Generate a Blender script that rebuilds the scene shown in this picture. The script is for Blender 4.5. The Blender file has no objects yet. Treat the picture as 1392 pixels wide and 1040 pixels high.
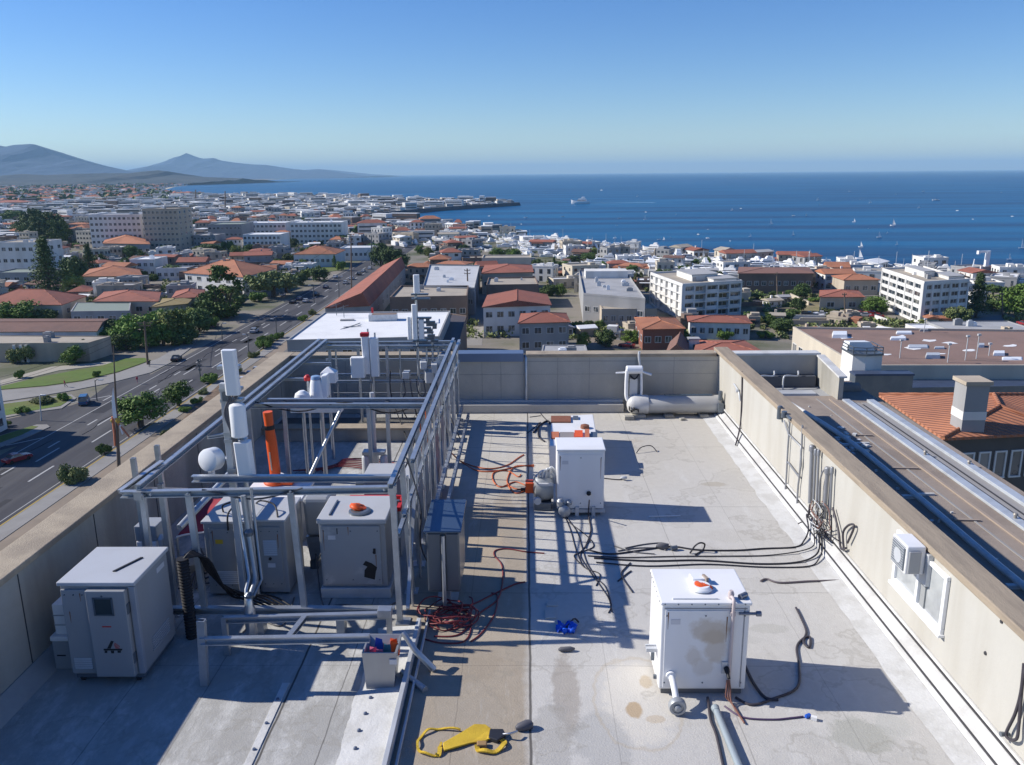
import bpy, bmesh, math, random
from mathutils import Vector, Matrix, noise
random.seed(11)
C = bpy.context.scene.collection
V = Vector
# ------------------------------------------------------------------ camera maths
# the photograph's pixels (1392 x 1040) turned into places in the world
F, U0, V0 = 1120.0, 696.0, 520.0
CAM = V((0, 0, 5.5))
YAW, PITCH, ROLL = math.radians(1.01545), math.radians(14.23983), math.radians(.5)
def _basis():
    cy, sy, cp, sp = math.cos(YAW), math.sin(YAW), math.cos(PITCH), math.sin(PITCH)
    f = V((-sy*cp, cy*cp, -sp)); r0 = V((cy, sy, 0)); u0 = r0.cross(f)
    c, s = math.cos(ROLL), math.sin(ROLL)
    return r0*c-u0*s, r0*s+u0*c, f
RT, UP, FW = _basis()
G = -39.5                                  # street level; the roof deck is z = 0
def ray(u, v): return FW + RT*((u-U0)/F) - UP*((v-V0)/F)
def W(u, v, z=0.0):
    d = ray(u, v); return CAM + d*((z-CAM.z)/d.z)
def WY(u, v, y):
    d = ray(u, v); return CAM + d*(y/d.y)
def WX(u, v, x):
    d = ray(u, v); return CAM + d*(x/d.x)
def GP(u, v): return W(u, v, G)
def pix(p):
    d = V(p)-CAM; z = d.dot(FW)
    return U0+F*d.dot(RT)/z, V0-F*d.dot(UP)/z
# ------------------------------------------------------------------ materials
MATS = {}
def M(name, col, rough=.6, metal=0.0, var=.12, scale=4.0, col2=None, amt=.5, scale2=.6, bump=0.0, bscale=30, spec=.3,
      streak=False, perobj=0.0, stretch=None, edge=(.45, .62)):
    """principled material: base colour with fine noise, patches of a second colour (dirt, wear), optional bump"""
    if name in MATS: return MATS[name]
    m = bpy.data.materials.new(name); m.use_nodes = True; MATS[name] = m
    n, l = m.node_tree.nodes, m.node_tree.links
    p = n['Principled BSDF']; p.inputs['Roughness'].default_value = rough; p.inputs['Metallic'].default_value = metal
    p.inputs['Specular IOR Level'].default_value = spec
    tc = n.new('ShaderNodeTexCoord'); src = tc.outputs['Object']
    if stretch:
        mp = n.new('ShaderNodeMapping'); mp.inputs['Scale'].default_value = stretch; l.new(src, mp.inputs[0]); src = mp.outputs[0]
    def noi(sc, det=5, rgh=.6):
        t = n.new('ShaderNodeTexNoise'); t.inputs['Scale'].default_value = sc; t.inputs['Detail'].default_value = det
        t.inputs['Roughness'].default_value = rgh; l.new(src, t.inputs['Vector']); return t.outputs['Fac']
    def mix(fac, a, b, mode='MIX'):
        x = n.new('ShaderNodeMix'); x.data_type = 'RGBA'; x.blend_type = mode
        for s, val in ((0, fac), (6, a), (7, b)):
            if hasattr(val, 'is_output'): l.new(val, x.inputs[s])
            else: x.inputs[s].default_value = val if s == 0 else (val[0], val[1], val[2], 1)
        return x.outputs[2]
    c = mix(noi(scale), [k*(1-var) for k in col], [k*(1+var) for k in col])
    if col2:
        r = n.new('ShaderNodeMapRange'); r.inputs[1].default_value, r.inputs[2].default_value = edge
        r.inputs[4].default_value = amt
        if streak:
            mp2 = n.new('ShaderNodeMapping'); mp2.inputs['Scale'].default_value = (1, 1, .12); l.new(tc.outputs['Object'], mp2.inputs[0])
            t = n.new('ShaderNodeTexNoise'); t.inputs['Scale'].default_value = scale2; t.inputs['Detail'].default_value = 6; l.new(mp2.outputs[0], t.inputs['Vector'])
            l.new(t.outputs['Fac'], r.inputs[0])
        else: l.new(noi(scale2, 7, .65), r.inputs[0])
        c = mix(r.outputs[0], c, col2)
    if perobj:
        oi = n.new('ShaderNodeObjectInfo'); r = n.new('ShaderNodeMapRange')
        r.inputs[3].default_value, r.inputs[4].default_value = 1-perobj, 1+perobj
        l.new(oi.outputs['Random'], r.inputs[0])
        cm = n.new('ShaderNodeCombineColor'); 
        for i in range(3): l.new(r.outputs[0], cm.inputs[i])
        c = mix(1.0, c, cm.outputs[0], 'MULTIPLY')
    l.new(c, p.inputs['Base Color'])
    if bump:
        b = n.new('ShaderNodeBump'); b.inputs['Strength'].default_value = bump; b.inputs['Distance'].default_value = .02
        l.new(noi(bscale, 4), b.inputs['Height']); l.new(b.outputs[0], p.inputs['Normal'])
    return m
# ------------------------------------------------------------------ meshes
class MB:
    def __init__(s): s.v, s.f, s.m, s.sm, s.rec = [], [], [], [], []
    def add(s, vs, fs, m=0, smooth=False):
        o = len(s.v); s.v += [V(x) for x in vs]; s.rec.append((o, len(s.v), len(s.f), len(s.f)+len(fs)))
        for f in fs: s.f.append([i+o for i in f]); s.m.append(m); s.sm.append(smooth)
    def box(s, a, b, m=0, rz=0.0):
        x0, y0, z0 = a; x1, y1, z1 = b
        vs = [V(p) for p in ((x0,y0,z0),(x1,y0,z0),(x1,y1,z0),(x0,y1,z0),(x0,y0,z1),(x1,y0,z1),(x1,y1,z1),(x0,y1,z1))]
        if rz:
            c = V(((x0+x1)/2, (y0+y1)/2, 0)); R = Matrix.Rotation(rz, 3, 'Z'); vs = [R@(p-c)+c for p in vs]
        s.add(vs, [(3,2,1,0),(4,5,6,7),(0,1,5,4),(1,2,6,5),(2,3,7,6),(3,0,4,7)], m); return s
    def hexa(s, b4, t4, m=0):
        s.add(list(b4)+list(t4), [(3,2,1,0),(4,5,6,7),(0,1,5,4),(1,2,6,5),(2,3,7,6),(3,0,4,7)], m); return s
    def prism(s, pts, z0, z1, m=0):
        n = len(pts); a = [V((p[0], p[1], z0)) for p in pts]; b = [V((p[0], p[1], z1)) for p in pts]
        ar = sum(pts[i][0]*pts[(i+1)%n][1]-pts[(i+1)%n][0]*pts[i][1] for i in range(n))
        if ar < 0: a.reverse(); b.reverse()
        s.add(a+b, [tuple(range(n-1, -1, -1)), tuple(range(n, 2*n))]+[(i, (i+1)%n, (i+1)%n+n, i+n) for i in range(n)], m); return s
    def section(s, p0, p1, prof, m=0, upv=(0, 0, 1)):
        """extrude a closed 2-D profile (side, up) from p0 to p1"""
        p0, p1 = V(p0), V(p1); d = (p1-p0).normalized(); u = V(upv)
        if abs(d.dot(u)) > .95: u = V((0, 1, 0))
        sd = d.cross(u).normalized(); u = sd.cross(d).normalized(); n = len(prof)
        a = [p0+sd*x+u*y for x, y in prof]; b = [p1+sd*x+u*y for x, y in prof]
        s.add(a+b, [tuple(range(n-1, -1, -1)), tuple(range(n, 2*n))]+[(i, (i+1)%n, (i+1)%n+n, i+n) for i in range(n)], m); return s
    def bar(s, p0, p1, w=.06, h=None, m=0, upv=(0, 0, 1)):
        h = h or w; w /= 2; h /= 2
        return s.section(p0, p1, [(-w,-h),(w,-h),(w,h),(-w,h)], m, upv)
    def chan(s, p0, p1, w=.07, h=.07, t=.012, m=0, upv=(0, 0, 1)):
        w /= 2; h /= 2
        return s.section(p0, p1, [(-w,-h),(w,-h),(w,-h+t),(-w+t,-h+t),(-w+t,h-t),(w,h-t),(w,h),(-w,h)], m, upv)
    def tube(s, pts, r=.02, n=8, m=0, r1=None, cap=True):
        pts = [V(p) for p in pts]; k = len(pts); rings = []; prev = None
        for i, p in enumerate(pts):
            d = (pts[min(i+1, k-1)]-pts[max(i-1, 0)]).normalized()
            if prev is None: u = V((0, 0, 1)) if abs(d.z) < .9 else V((1, 0, 0)); u = (u-d*u.dot(d)).normalized()
            else: u = (prev-d*prev.dot(d)).normalized()
            prev = u; w = d.cross(u); rr = r if r1 is None else r+(r1-r)*i/(k-1)
            rings.append([p+(u*math.cos(a)+w*math.sin(a))*rr for a in [2*math.pi*j/n for j in range(n)]])
        vs = [q for g in rings for q in g]; fs = []
        for i in range(k-1):
            for j in range(n): fs.append((i*n+j, i*n+(j+1)%n, (i+1)*n+(j+1)%n, (i+1)*n+j))
        s.add(vs, fs, m, True)
        if cap: s.add(rings[0], [tuple(range(n-1, -1, -1))], m); s.add(rings[-1], [tuple(range(n))], m)
        return s
    def lathe(s, base, axis, prof, n=20, m=0, smooth=True, caps=(True, True)):
        """profile of (distance along axis, radius)"""
        if smooth and len(prof) > 2:                # split the rings at sharp corners so that they stay crisp
            out = [prof[0]]
            for i in range(1, len(prof)-1):
                (a0, b0), (a1, b1), (a2, b2) = prof[i-1], prof[i], prof[i+1]; t1 = math.atan2(b1-b0, a1-a0); t2 = math.atan2(b2-b1, a2-a1); dt = abs((t2-t1+math.pi) % (2*math.pi)-math.pi)
                out.append(prof[i])
                if dt > .6: out += [None, prof[i]]
            seg = [[]]
            for q in out+[prof[-1]]:
                if q is None: seg.append([])
                else: seg[-1].append(q)
            if len(seg) > 1:
                for k, sg in enumerate(seg): s.lathe(base, axis, sg, n, m, smooth, (k == 0, k == len(seg)-1))
                return s
        base, ax = V(base), V(axis).normalized(); u = V((0, 0, 1)) if abs(ax.z) < .9 else V((1, 0, 0))
        u = (u-ax*u.dot(ax)).normalized(); w = ax.cross(u); vs = []
        for t, r in prof:
            vs += [base+ax*t+(u*math.cos(2*math.pi*j/n)+w*math.sin(2*math.pi*j/n))*max(r, 1e-4) for j in range(n)]
        fs = [(i*n+j, i*n+(j+1)%n, (i+1)*n+(j+1)%n, (i+1)*n+j) for i in range(len(prof)-1) for j in range(n)]
        s.add(vs, fs, m, smooth)
        if caps[0]: s.add(vs[:n], [tuple(range(n-1, -1, -1))], m)
        if caps[1]: s.add(vs[-n:], [tuple(range(n))], m)
        return s
    def pieces(s):
        """split into the separate solids it was made of (caps that share points with their tube stay with it)"""
        own = {}; gid = list(range(len(s.rec)))
        def root(i):
            while gid[i] != i: i = gid[i]
            return i
        for i, (a, b, c, d) in enumerate(s.rec):
            for q in s.v[a:b]:
                k = (round(q.x, 4), round(q.y, 4), round(q.z, 4))
                if k in own: gid[root(i)] = root(own[k])
                else: own[k] = i
        out = {}
        for i, (a, b, c, d) in enumerate(s.rec):
            m = out.setdefault(root(i), MB()); o = len(m.v)-a; m.rec.append((len(m.v), len(m.v)+b-a, len(m.f), len(m.f)+d-c))
            m.v += s.v[a:b]; m.f += [[j+o for j in f] for f in s.f[c:d]]; m.m += s.m[c:d]; m.sm += s.sm[c:d]
        return list(out.values())
    def build(s, name, mats, parent=None, bevel=0.0, origin=None, fixn=False):
        if parent and name in EACH:
            ps = s.pieces()
            if len(ps) > 1:
                for q in ps: last = q._build(name, mats, parent, bevel, origin, fixn)
                return last
        return s._build(name, mats, parent, bevel, origin, fixn)
    def _build(s, name, mats, parent=None, bevel=0.0, origin=None, fixn=False):
        if not isinstance(mats, (list, tuple)): mats = [mats]
        org = V(origin) if origin is not None else (ORG.get(parent, V((0, 0, 0))) if parent else V((0, 0, 0)))
        me = bpy.data.meshes.new(name); me.from_pydata([x-org for x in s.v], [], s.f)
        for mt in mats: me.materials.append(mt)
        me.polygons.foreach_set('material_index', s.m); me.polygons.foreach_set('use_smooth', s.sm); me.update()
        if bevel or fixn:
            bm = bmesh.new(); bm.from_mesh(me)
            if fixn: bmesh.ops.recalc_face_normals(bm, faces=bm.faces)
            if bevel:
                ed = [e for e in bm.edges if len(e.link_faces) == 2 and not e.link_faces[0].smooth and e.calc_face_angle(0) > .6]
                bmesh.ops.bevel(bm, geom=ed, offset=bevel, segments=2, affect='EDGES', profile=.5, clamp_overlap=True)
            bm.to_mesh(me); bm.free()
        o = bpy.data.objects.new(name, me); C.objects.link(o)
        if parent: o.parent = parent
        elif origin is not None: o.location = org
        ORG[o] = org
        return o
ORG = {}
# small parts that are separate pieces: one object each
EACH = set('clamp foot bracket bolt hinge jumper_cable radio_box gear cable_bundle vent_pipe roof_nipple roof_clip cable cradle metal_strip gutter_line grey_band latch stand window_band rooftop_unit railing loop pipe_clip base_frame pipework tap valve crossarm chimney_pot streamer bunting pole strip_end pane conduit aerial arm frame door seam joint cable_run edge_rail batten plank block body lower_half louvre coupling pipe'.split()) - {'body', 'pane', 'frame', 'louvre', 'seam', 'railing', 'joint'}
def tag(o, label=None, cat=None, group=None, kind=None):
    if label: o['label'] = label
    if cat: o['category'] = cat
    if group: o['group'] = group
    if kind: o['kind'] = kind
    return o
def thing(name, label, cat, loc=(0, 0, 0), group=None):
    o = bpy.data.objects.new(name, None); C.objects.link(o); o.location = loc; o.empty_display_size = .2; ORG[o] = V(loc)
    return tag(o, label, cat, group)
def dup(root, loc, rz=0.0, sc=1.0, label=None, group=None):
    r = root.copy(); C.objects.link(r); r.location = loc; r.rotation_euler = (0, 0, rz)
    r.scale = (sc, sc, sc) if isinstance(sc, (int, float)) else sc
    if label: r['label'] = label
    if group: r['group'] = group
    for ch in list(root.children):
        c = ch.copy(); C.objects.link(c); c.parent = r
        for g in list(ch.children):
            d = g.copy(); C.objects.link(d); d.parent = c
    return r
def smooth_path(pts, k=6):
    """Catmull-Rom through the points"""
    pts = [V(p) for p in pts]; out = []
    for i in range(len(pts)-1):
        a, b, c, d = pts[max(i-1, 0)], pts[i], pts[i+1], pts[min(i+2, len(pts)-1)]
        for j in range(k):
            t = j/k
            out.append(.5*((2*b)+(c-a)*t+(2*a-5*b+4*c-d)*t*t+(3*b-a-3*c+d)*t**3))
    return out+[pts[-1]]
def cable(name, label, pts, r, mat, cat='cable', group=None, k=6, parent=None):
    """pts: (u, v) or (u, v, z) pixels on the roof"""
    q = [W(p[0], p[1], p[2] if len(p) > 2 else r) for p in pts]
    mb = MB().tube(smooth_path(q, k), r, 7)
    if parent: return mb.build(name, mat, parent)
    return tag(mb.build(name, mat, origin=q[0]), label, cat, group)
# ------------------------------------------------------------------ camera, light, sky, air
sc = bpy.context.scene
cam_d = bpy.data.cameras.new('camera'); cam = bpy.data.objects.new('camera', cam_d); C.objects.link(cam)
mw = Matrix((RT, UP, -FW)).transposed().to_4x4(); mw.translation = CAM; cam.matrix_world = mw
cam_d.sensor_width = 36; cam_d.lens = 36*F/1392; cam_d.clip_start = .1; cam_d.clip_end = 120000
sc.camera = cam
SUN = V((-1.0, .155, .67)).normalized()
sd = bpy.data.lights.new('sun', 'SUN'); sd.energy = 5.0; sd.angle = math.radians(.5); sd.color = (1, .945, .86)
so = bpy.data.objects.new('sun', sd); C.objects.link(so); so.rotation_euler = SUN.to_track_quat('Z', 'Y').to_euler(); so.location = (-20, 0, 40)
w = bpy.data.worlds.new('World'); sc.world = w; w.use_nodes = True
wn, wl = w.node_tree.nodes, w.node_tree.links
sky = wn.new('ShaderNodeTexSky'); sky.sky_type = 'NISHITA'; sky.sun_disc = False
sky.sun_elevation = math.asin(SUN.z); sky.sun_rotation = math.atan2(SUN.x, SUN.y)
sky.air_density = 1.0; sky.dust_density = 0.0; sky.ozone_density = 6.0; sky.altitude = 0
hs_ = wn.new('ShaderNodeHueSaturation'); hs_.inputs['Saturation'].default_value = 1.2; hs_.inputs['Hue'].default_value = .513; wl.new(sky.outputs[0], hs_.inputs['Color']); wl.new(hs_.outputs[0], wn['Background'].inputs[0]); wn['Background'].inputs[1].default_value = .106
vs_ = sc.view_settings; vs_.view_transform = 'Standard'; vs_.look = 'None'; vs_.exposure = 0.32; vs_.gamma = 1.0
sc.cycles.use_denoising = True; sc.cycles.max_bounces = 6; sc.cycles.volume_bounces = 0
sc.cycles.transparent_max_bounces = 8; sc.cycles.caustics_reflective = False; sc.cycles.caustics_refractive = False
HAZE = 5.8e-5
hz = MB(); hz.box((-30000, -300, G-2), (30000, 45000, 430))
hz = tag(hz.build('haze', M('unused_white', (.8, .8, .8))), 'pale blue sea air over the town and bay', None, None, 'stuff')
hm = bpy.data.materials.new('haze_air'); hm.use_nodes = True; hm.node_tree.nodes.clear()
_o = hm.node_tree.nodes.new('ShaderNodeOutputMaterial'); _p = hm.node_tree.nodes.new('ShaderNodeVolumePrincipled')
_p.inputs['Color'].default_value = (.46, .75, 1.0, 1); _p.inputs['Density'].default_value = HAZE; _p.inputs['Anisotropy'].default_value = 0.0
hm.node_tree.links.new(_p.outputs[0], _o.inputs['Volume']); hz.data.materials.clear(); hz.data.materials.append(hm)
# ------------------------------------------------------------------ the roof we stand over
XL, XR, YF = -5.62, 4.55, 19.05            # inner faces of the parapets
def roof_material():
    m = bpy.data.materials.new('roof_membrane'); m.use_nodes = True
    n, l = m.node_tree.nodes, m.node_tree.links; p = n['Principled BSDF']
    p.inputs['Roughness'].default_value = .8; p.inputs['Specular IOR Level'].default_value = .2
    geo = n.new('ShaderNodeNewGeometry'); pos = geo.outputs['Position']
    sep = n.new('ShaderNodeSeparateXYZ'); l.new(pos, sep.inputs[0])
    def noi(sc, det=6, rgh=.6, st=None):
        t = n.new('ShaderNodeTexNoise'); t.inputs['Scale'].default_value = sc; t.inputs['Detail'].default_value = det; t.inputs['Roughness'].default_value = rgh
        if st:
            mp = n.new('ShaderNodeMapping'); mp.inputs['Scale'].default_value = st; l.new(pos, mp.inputs[0]); l.new(mp.outputs[0], t.inputs['Vector'])
        else: l.new(pos, t.inputs['Vector'])
        return t.outputs['Fac']
    def math_(op, a, b=None, c=None):
        x = n.new('ShaderNodeMath'); x.operation = op
        for i, q in enumerate((a, b, c)):
            if q is None: continue
            if hasattr(q, 'is_output'): l.new(q, x.inputs[i])
            else: x.inputs[i].default_value = q
        return x.outputs[0]
    def rng(src, a, b, o0=0, o1=1):
        r = n.new('ShaderNodeMapRange'); l.new(src, r.inputs[0])
        for i, q in enumerate((a, b, o0, o1)): r.inputs[i+1].default_value = q
        return r.outputs[0]
    def mix(fac, a, b):
        x = n.new('ShaderNodeMix'); x.data_type = 'RGBA'
        for s, q in ((0, fac), (6, a), (7, b)):
            if hasattr(q, 'is_output'): l.new(q, x.inputs[s])
            else: x.inputs[s].default_value = q if s == 0 else (*q, 1)
        return x.outputs[2]
    X, Y = sep.outputs[0], sep.outputs[1]
    n1, n2, n3 = noi(1.3, 8, .65), noi(9, 5), noi(.5, 4)
    wob = math_('MULTIPLY_ADD', math_('SUBTRACT', n1, .5), .25, X)
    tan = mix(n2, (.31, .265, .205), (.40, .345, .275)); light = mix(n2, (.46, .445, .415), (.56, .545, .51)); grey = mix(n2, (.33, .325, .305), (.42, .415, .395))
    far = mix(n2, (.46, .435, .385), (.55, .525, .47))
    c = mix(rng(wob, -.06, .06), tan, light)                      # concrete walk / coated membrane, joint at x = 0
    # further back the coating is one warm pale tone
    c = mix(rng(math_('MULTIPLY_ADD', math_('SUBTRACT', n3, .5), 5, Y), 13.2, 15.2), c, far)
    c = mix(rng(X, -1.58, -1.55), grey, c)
    # brushed lengthwise wear and pale coating streaks
    st = noi(3.2, 7, .7, (1.0, .16, 1)); c = mix(rng(st, .56, .74, 0, .45), c, (.62, .62, .60))
    st2 = noi(2.0, 8, .75, (1.0, .3, 1)); c = mix(rng(st2, .60, .78, 0, .40), c, (.24, .22, .19))
    lf = math_('MULTIPLY', rng(noi(2.6, 9, .75, (1, .45, 1)), .48, .66, 0, .8), rng(X, -1.7, -1.9)); c = mix(lf, c, (.62, .62, .60))
    gl = math_('MULTIPLY', rng(noi(1.1, 9, .7), .5, .66, 0, .6), rng(X, .2, .9)); c = mix(math_('MULTIPLY', gl, rng(Y, 8.6, 7.2)), c, (.40, .40, .38))
    fine = noi(70, 3, .7); c = mix(rng(fine, .62, .75, 0, .25), c, (.2, .19, .17))
    # stains, each with a place and an outline of its own: x, y, rx, ry, colour, strength
    for (x, y, rx, ry, col, a) in ((1.18, 7.75, .42, .75, (.66, .62, .54), .6), (1.12, 7.6, .10, .13, (.42, .30, .17), .8), (1.32, 8.1, .08, .13, (.45, .35, .22), .6),
            (1.33, 7.45, .10, .07, (.46, .36, .24), .5), (3.35, 7.2, .33, .28, (.36, .36, .32), .75), (3.75, 7.35, .2, .2, (.44, .44, .41), .6), (3.0, 9.2, .25, .12, (.42, .41, .37), .6),
            (.42, 7.9, .16, .75, (.25, .21, .17), .5), (.25, 7.2, .22, .6, (.33, .32, .30), .5), (-.6, 8.4, .3, .35, (.30, .25, .19), .35), (-.3, 9.0, .5, .2, (.46, .40, .31), .4), (.75, 7.1, .3, .5, (.36, .36, .35), .5), (3.4, 14.1, .25, .12, (.38, .34, .27), .6), (2.2, 16.6, .3, .12, (.42, .37, .3), .4),
            (-.7, 11.6, .35, .5, (.50, .40, .28), .4), (-.6, 14.6, .5, .5, (.52, .42, .30), .35), (3.2, 11.9, .5, .25, (.46, .44, .4), .4), (2.6, 8.95, .3, .1, (.44, .43, .4), .5)):
        cx = n.new('ShaderNodeCombineXYZ'); 
        l.new(math_('DIVIDE', math_('SUBTRACT', X, x), rx), cx.inputs[0]); l.new(math_('DIVIDE', math_('SUBTRACT', Y, y), ry), cx.inputs[1])
        ln = n.new('ShaderNodeVectorMath'); ln.operation = 'LENGTH'; l.new(cx.outputs[0], ln.inputs[0])
        d = math_('MULTIPLY_ADD', math_('SUBTRACT', noi(4.5, 6, .7), .5), 1.3, ln.outputs['Value'])
        c = mix(math_('MULTIPLY', rng(d, 1.05, .8), a), c, col)
    ring = rng(math_('ABSOLUTE', math_('SUBTRACT', math_('MULTIPLY_ADD', math_('SUBTRACT', noi(3, 4), .5), .4, math_('POWER', math_('ADD', math_('POWER', math_('DIVIDE', math_('SUBTRACT', X, 1.18), .46), 2.0), math_('POWER', math_('DIVIDE', math_('SUBTRACT', Y, 7.75), .8), 2.0)), .5)), 1.0)), 0.05, .015, 0, .28)
    c = mix(ring, c, (.42, .33, .2))
    # ponding marks: faint tide lines left where water stood, and grit
    pn = noi(.9, 5, .55); tide = rng(math_('ABSOLUTE', math_('SUBTRACT', pn, .56)), .016, .004, 0, .30); c = mix(tide, c, (.27, .25, .21))
    c = mix(rng(pn, .57, .60, 0, .16), c, (.34, .32, .28)); c = mix(rng(noi(18, 8, .8), .63, .74, 0, .40), c, (.21, .195, .17)); c = mix(rng(noi(6, 8, .8, (.35, 1.6, 1)), .62, .74, 0, .30), c, (.24, .22, .19))
    # lap joints of the sheets: thin dark lines
    for (src, at, wd, a) in ((X, .03, .012, .85), (X, -2.62, .010, .9), (X, -2.05, .006, .6), (X, -3.55, .006, .4), (X, -4.4, .006, .4), (X, 2.18, .005, .35), (Y, 10.1, .006, .4), (Y, 13.05, .007, .4), (Y, 16.2, .007, .4), (Y, 8.4, .005, .3), (X, -.75, .004, .35), (X, .9, .004, .25), (X, 3.3, .004, .25)):
        s2 = math_('MULTIPLY_ADD', math_('SUBTRACT', noi(1.7, 3), .5), .035, src)
        c = mix(rng(math_('ABSOLUTE', math_('SUBTRACT', s2, at)), wd*1.6, wd*.7, 0, a), c, (.07, .065, .06))
    l.new(c, p.inputs['Base Color'])
    b = n.new('ShaderNodeBump'); b.inputs['Strength'].default_value = .5; b.inputs['Distance'].default_value = .012
    l.new(math_('ADD', noi(45, 5, .7), math_('MULTIPLY', n1, 2.0)), b.inputs['Height']); l.new(b.outputs[0], p.inputs['Normal'])
    return m
roof_mat = roof_material()
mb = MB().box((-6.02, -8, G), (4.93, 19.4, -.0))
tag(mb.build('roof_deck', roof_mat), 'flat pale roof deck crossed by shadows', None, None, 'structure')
conc = M('parapet_concrete', (.40, .385, .34), .85, col2=(.20, .19, .165), amt=.65, scale=6, scale2=1.1, streak=True, bump=.3)
cream = M('parapet_cream', (.47, .455, .41), .8, var=.05, col2=(.39, .365, .31), amt=.45, scale=3, scale2=2.6, streak=True, bump=.15)
cop = M('coping_tan', (.40, .335, .25), .85, col2=(.27, .225, .175), amt=.75, scale=9, scale2=1.6, bump=.5, bscale=60)
farm = M('parapet_grey', (.47, .45, .40), .85, col2=(.36, .34, .30), amt=.5, scale=5, scale2=1.0, streak=True, bump=.25)
white_coat = M('white_coating', (.60, .60, .585), .6, var=.08, col2=(.44, .43, .40), amt=.6, scale=12, scale2=2.5, bump=.3)
galv = M('galvanised_steel', (.50, .53, .56), .42, .75, var=.14, col2=(.36, .38, .40), amt=.6, scale=9, scale2=3, spec=.5)
zinc = M('painted_zinc', (.56, .58, .60), .5, .25, var=.08, col2=(.40, .41, .42), amt=.5, scale=8, scale2=2)
dark_seal = M('dark_sealant', (.05, .05, .055), .7)
# left parapet
t = thing('parapet_wall', 'long concrete parapet with tan coping between the roof and the boulevard', 'parapet', (-5.8, 6, 0))
mb = MB().box((-6.0, -8, 0), (XL, 19.4, 1.28)); mb.build('wall_panel', conc, t)
mb = MB().box((-6.03, -8, 1.283), (XL+.03, 19.43, 1.36)); mb.build('coping', cop, t, .012)
mb = MB()
for y in (-2, 1.4, 4.8, 8.2, 9.85, 11.6, 13.3, 15.0, 16.7, 18.2): mb.box((XL, y-.008, .1), (XL+.004, y+.008, 1.26))
mb.build('joint', dark_seal, t)
mb = MB().hexa([V((XL+.002, -8, .001)), V((XL+.2, -8, .001)), V((XL+.2, 18.75, .001)), V((XL+.002, 18.75, .001))], [V((XL+.002, -8, .16)), V((XL+.02, -8, .16)), V((XL+.02, 18.75, .16)), V((XL+.002, 18.75, .16))]); mb.build('base_flashing', M('old_flashing', (.36, .36, .35), .8, col2=(.25, .24, .22), amt=.5), t)
# far parapet
t = thing('parapet_wall', 'grey panelled parapet across the far end of the roof behind the tank', 'parapet', (0, YF+.1, 0))
mb = MB().box((XL-.001, YF, 0), (XR+.0, YF+.33, 1.28)); mb.build('wall_panel', farm, t)
mb = MB().box((XL+.034, YF-.03, 1.283), (-1.63, YF+.36, 1.36)).box((0, YF-.03, 1.283), (XR-.07, YF+.36, 1.36)); mb.build('coping', cop, t, .01)
capb = M('blue_metal_cap', (.16, .22, .33), .45, .4, var=.1)
mb = MB().box((-1.625, YF-.05, 1.18), (-.06, YF+.36, 1.385)); mb.build('metal_cap', capb, t, .01)
mb = MB()
for x in (-4.3, -3.0, -1.05, -.6, .75, 1.5, 2.6, 3.5): mb.box((x-.006, YF-.004, .24), (x+.006, YF, 1.27))
mb.box((0, YF-.005, 1.17), (4.5, YF, 1.185)); mb.box((-5.5, YF-.004, .86), (4.5, YF, .868))
mb.build('joint', M('panel_joint', (.32, .315, .30), .8), t)  # thin darker grey lines at the panel joints
mb = MB().box((XL, 18.72, .001), (2.3, YF, .20)); mb.build('kerb', M('kerb_concrete', (.5, .48, .44), .85, col2=(.36, .34, .31), bump=.2), t, .015)
mb = MB().box((XL, 18.95, .201), (2.3, YF-.001, .25)); mb.build('metal_strip', zinc, t)
mb = MB().tube([(-.0, YF-.05, .25), (-.0, YF-.05, 1.18), (-.0, YF+.02, 1.32)], .035, 8); mb.build('downpipe', galv, t)
# right parapet
t = thing('parapet_wall', 'cream rendered parapet in full sun along the right of the roof', 'parapet', (4.7, 6, 0))
mb = MB().box((XR, -8, 0), (4.80, 19.4, 1.34)); wallr = mb.build('wall_panel', cream, t)
mb = MB().box((XR-.05, -8, 1.343), (4.83, 19.43, 1.43)); mb.build('coping', M('coping_board', (.36, .295, .22), .85, col2=(.26, .215, .165), amt=.75, scale=14, scale2=3, bump=.5, bscale=50, stretch=(3, .35, 3)), t, .012)
mb = MB(); n = 90; a, b = [], []
for i in range(n+1):
    y = -2+i*(18.6+2)/n; a.append(V((4.05+noise.noise(V((y*1.9, 3, 0)))*.07+noise.noise(V((y*8, 9, 0)))*.03, y, .006))); b.append(V((4.34, y, .03)))
mb.add(a+b, [(i, n+1+i, n+2+i, i+1) for i in range(n)]); mb.build('coating_edge', white_coat, t, fixn=True)
mb = MB().hexa([V((4.33, -8, .002)), V((4.549, -8, .002)), V((4.549, 18.6, .002)), V((4.33, 18.6, .002))], [V((4.36, -8, .05)), V((4.549, -8, .15)), V((4.549, 18.6, .15)), V((4.36, 18.6, .05))]); mb.build('cant_strip', white_coat, t)
mb = MB().tube([(4.40, -8, .075), (4.40, 18.6, .075)], .012, 6).tube([(4.535, -8, .165), (4.535, 18.6, .165)], .012, 6); mb.build('cable_run', dark_seal, t)
mb = MB().box((XR-.03, -8, .2), (XR-.002, 18.6, .235)); mb.build('ledge', white_coat, t, .004)
mb = MB()
for u, v in ((1362, 845), (1178, 665), (1340, 888)):
    q = WX(u, v, XR); mb.lathe((XR-.012, q.y, q.z), (1, 0, 0), [(0, .018), (.012, .022)], 8)
mb.build('bolt', dark_seal, t)
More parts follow.
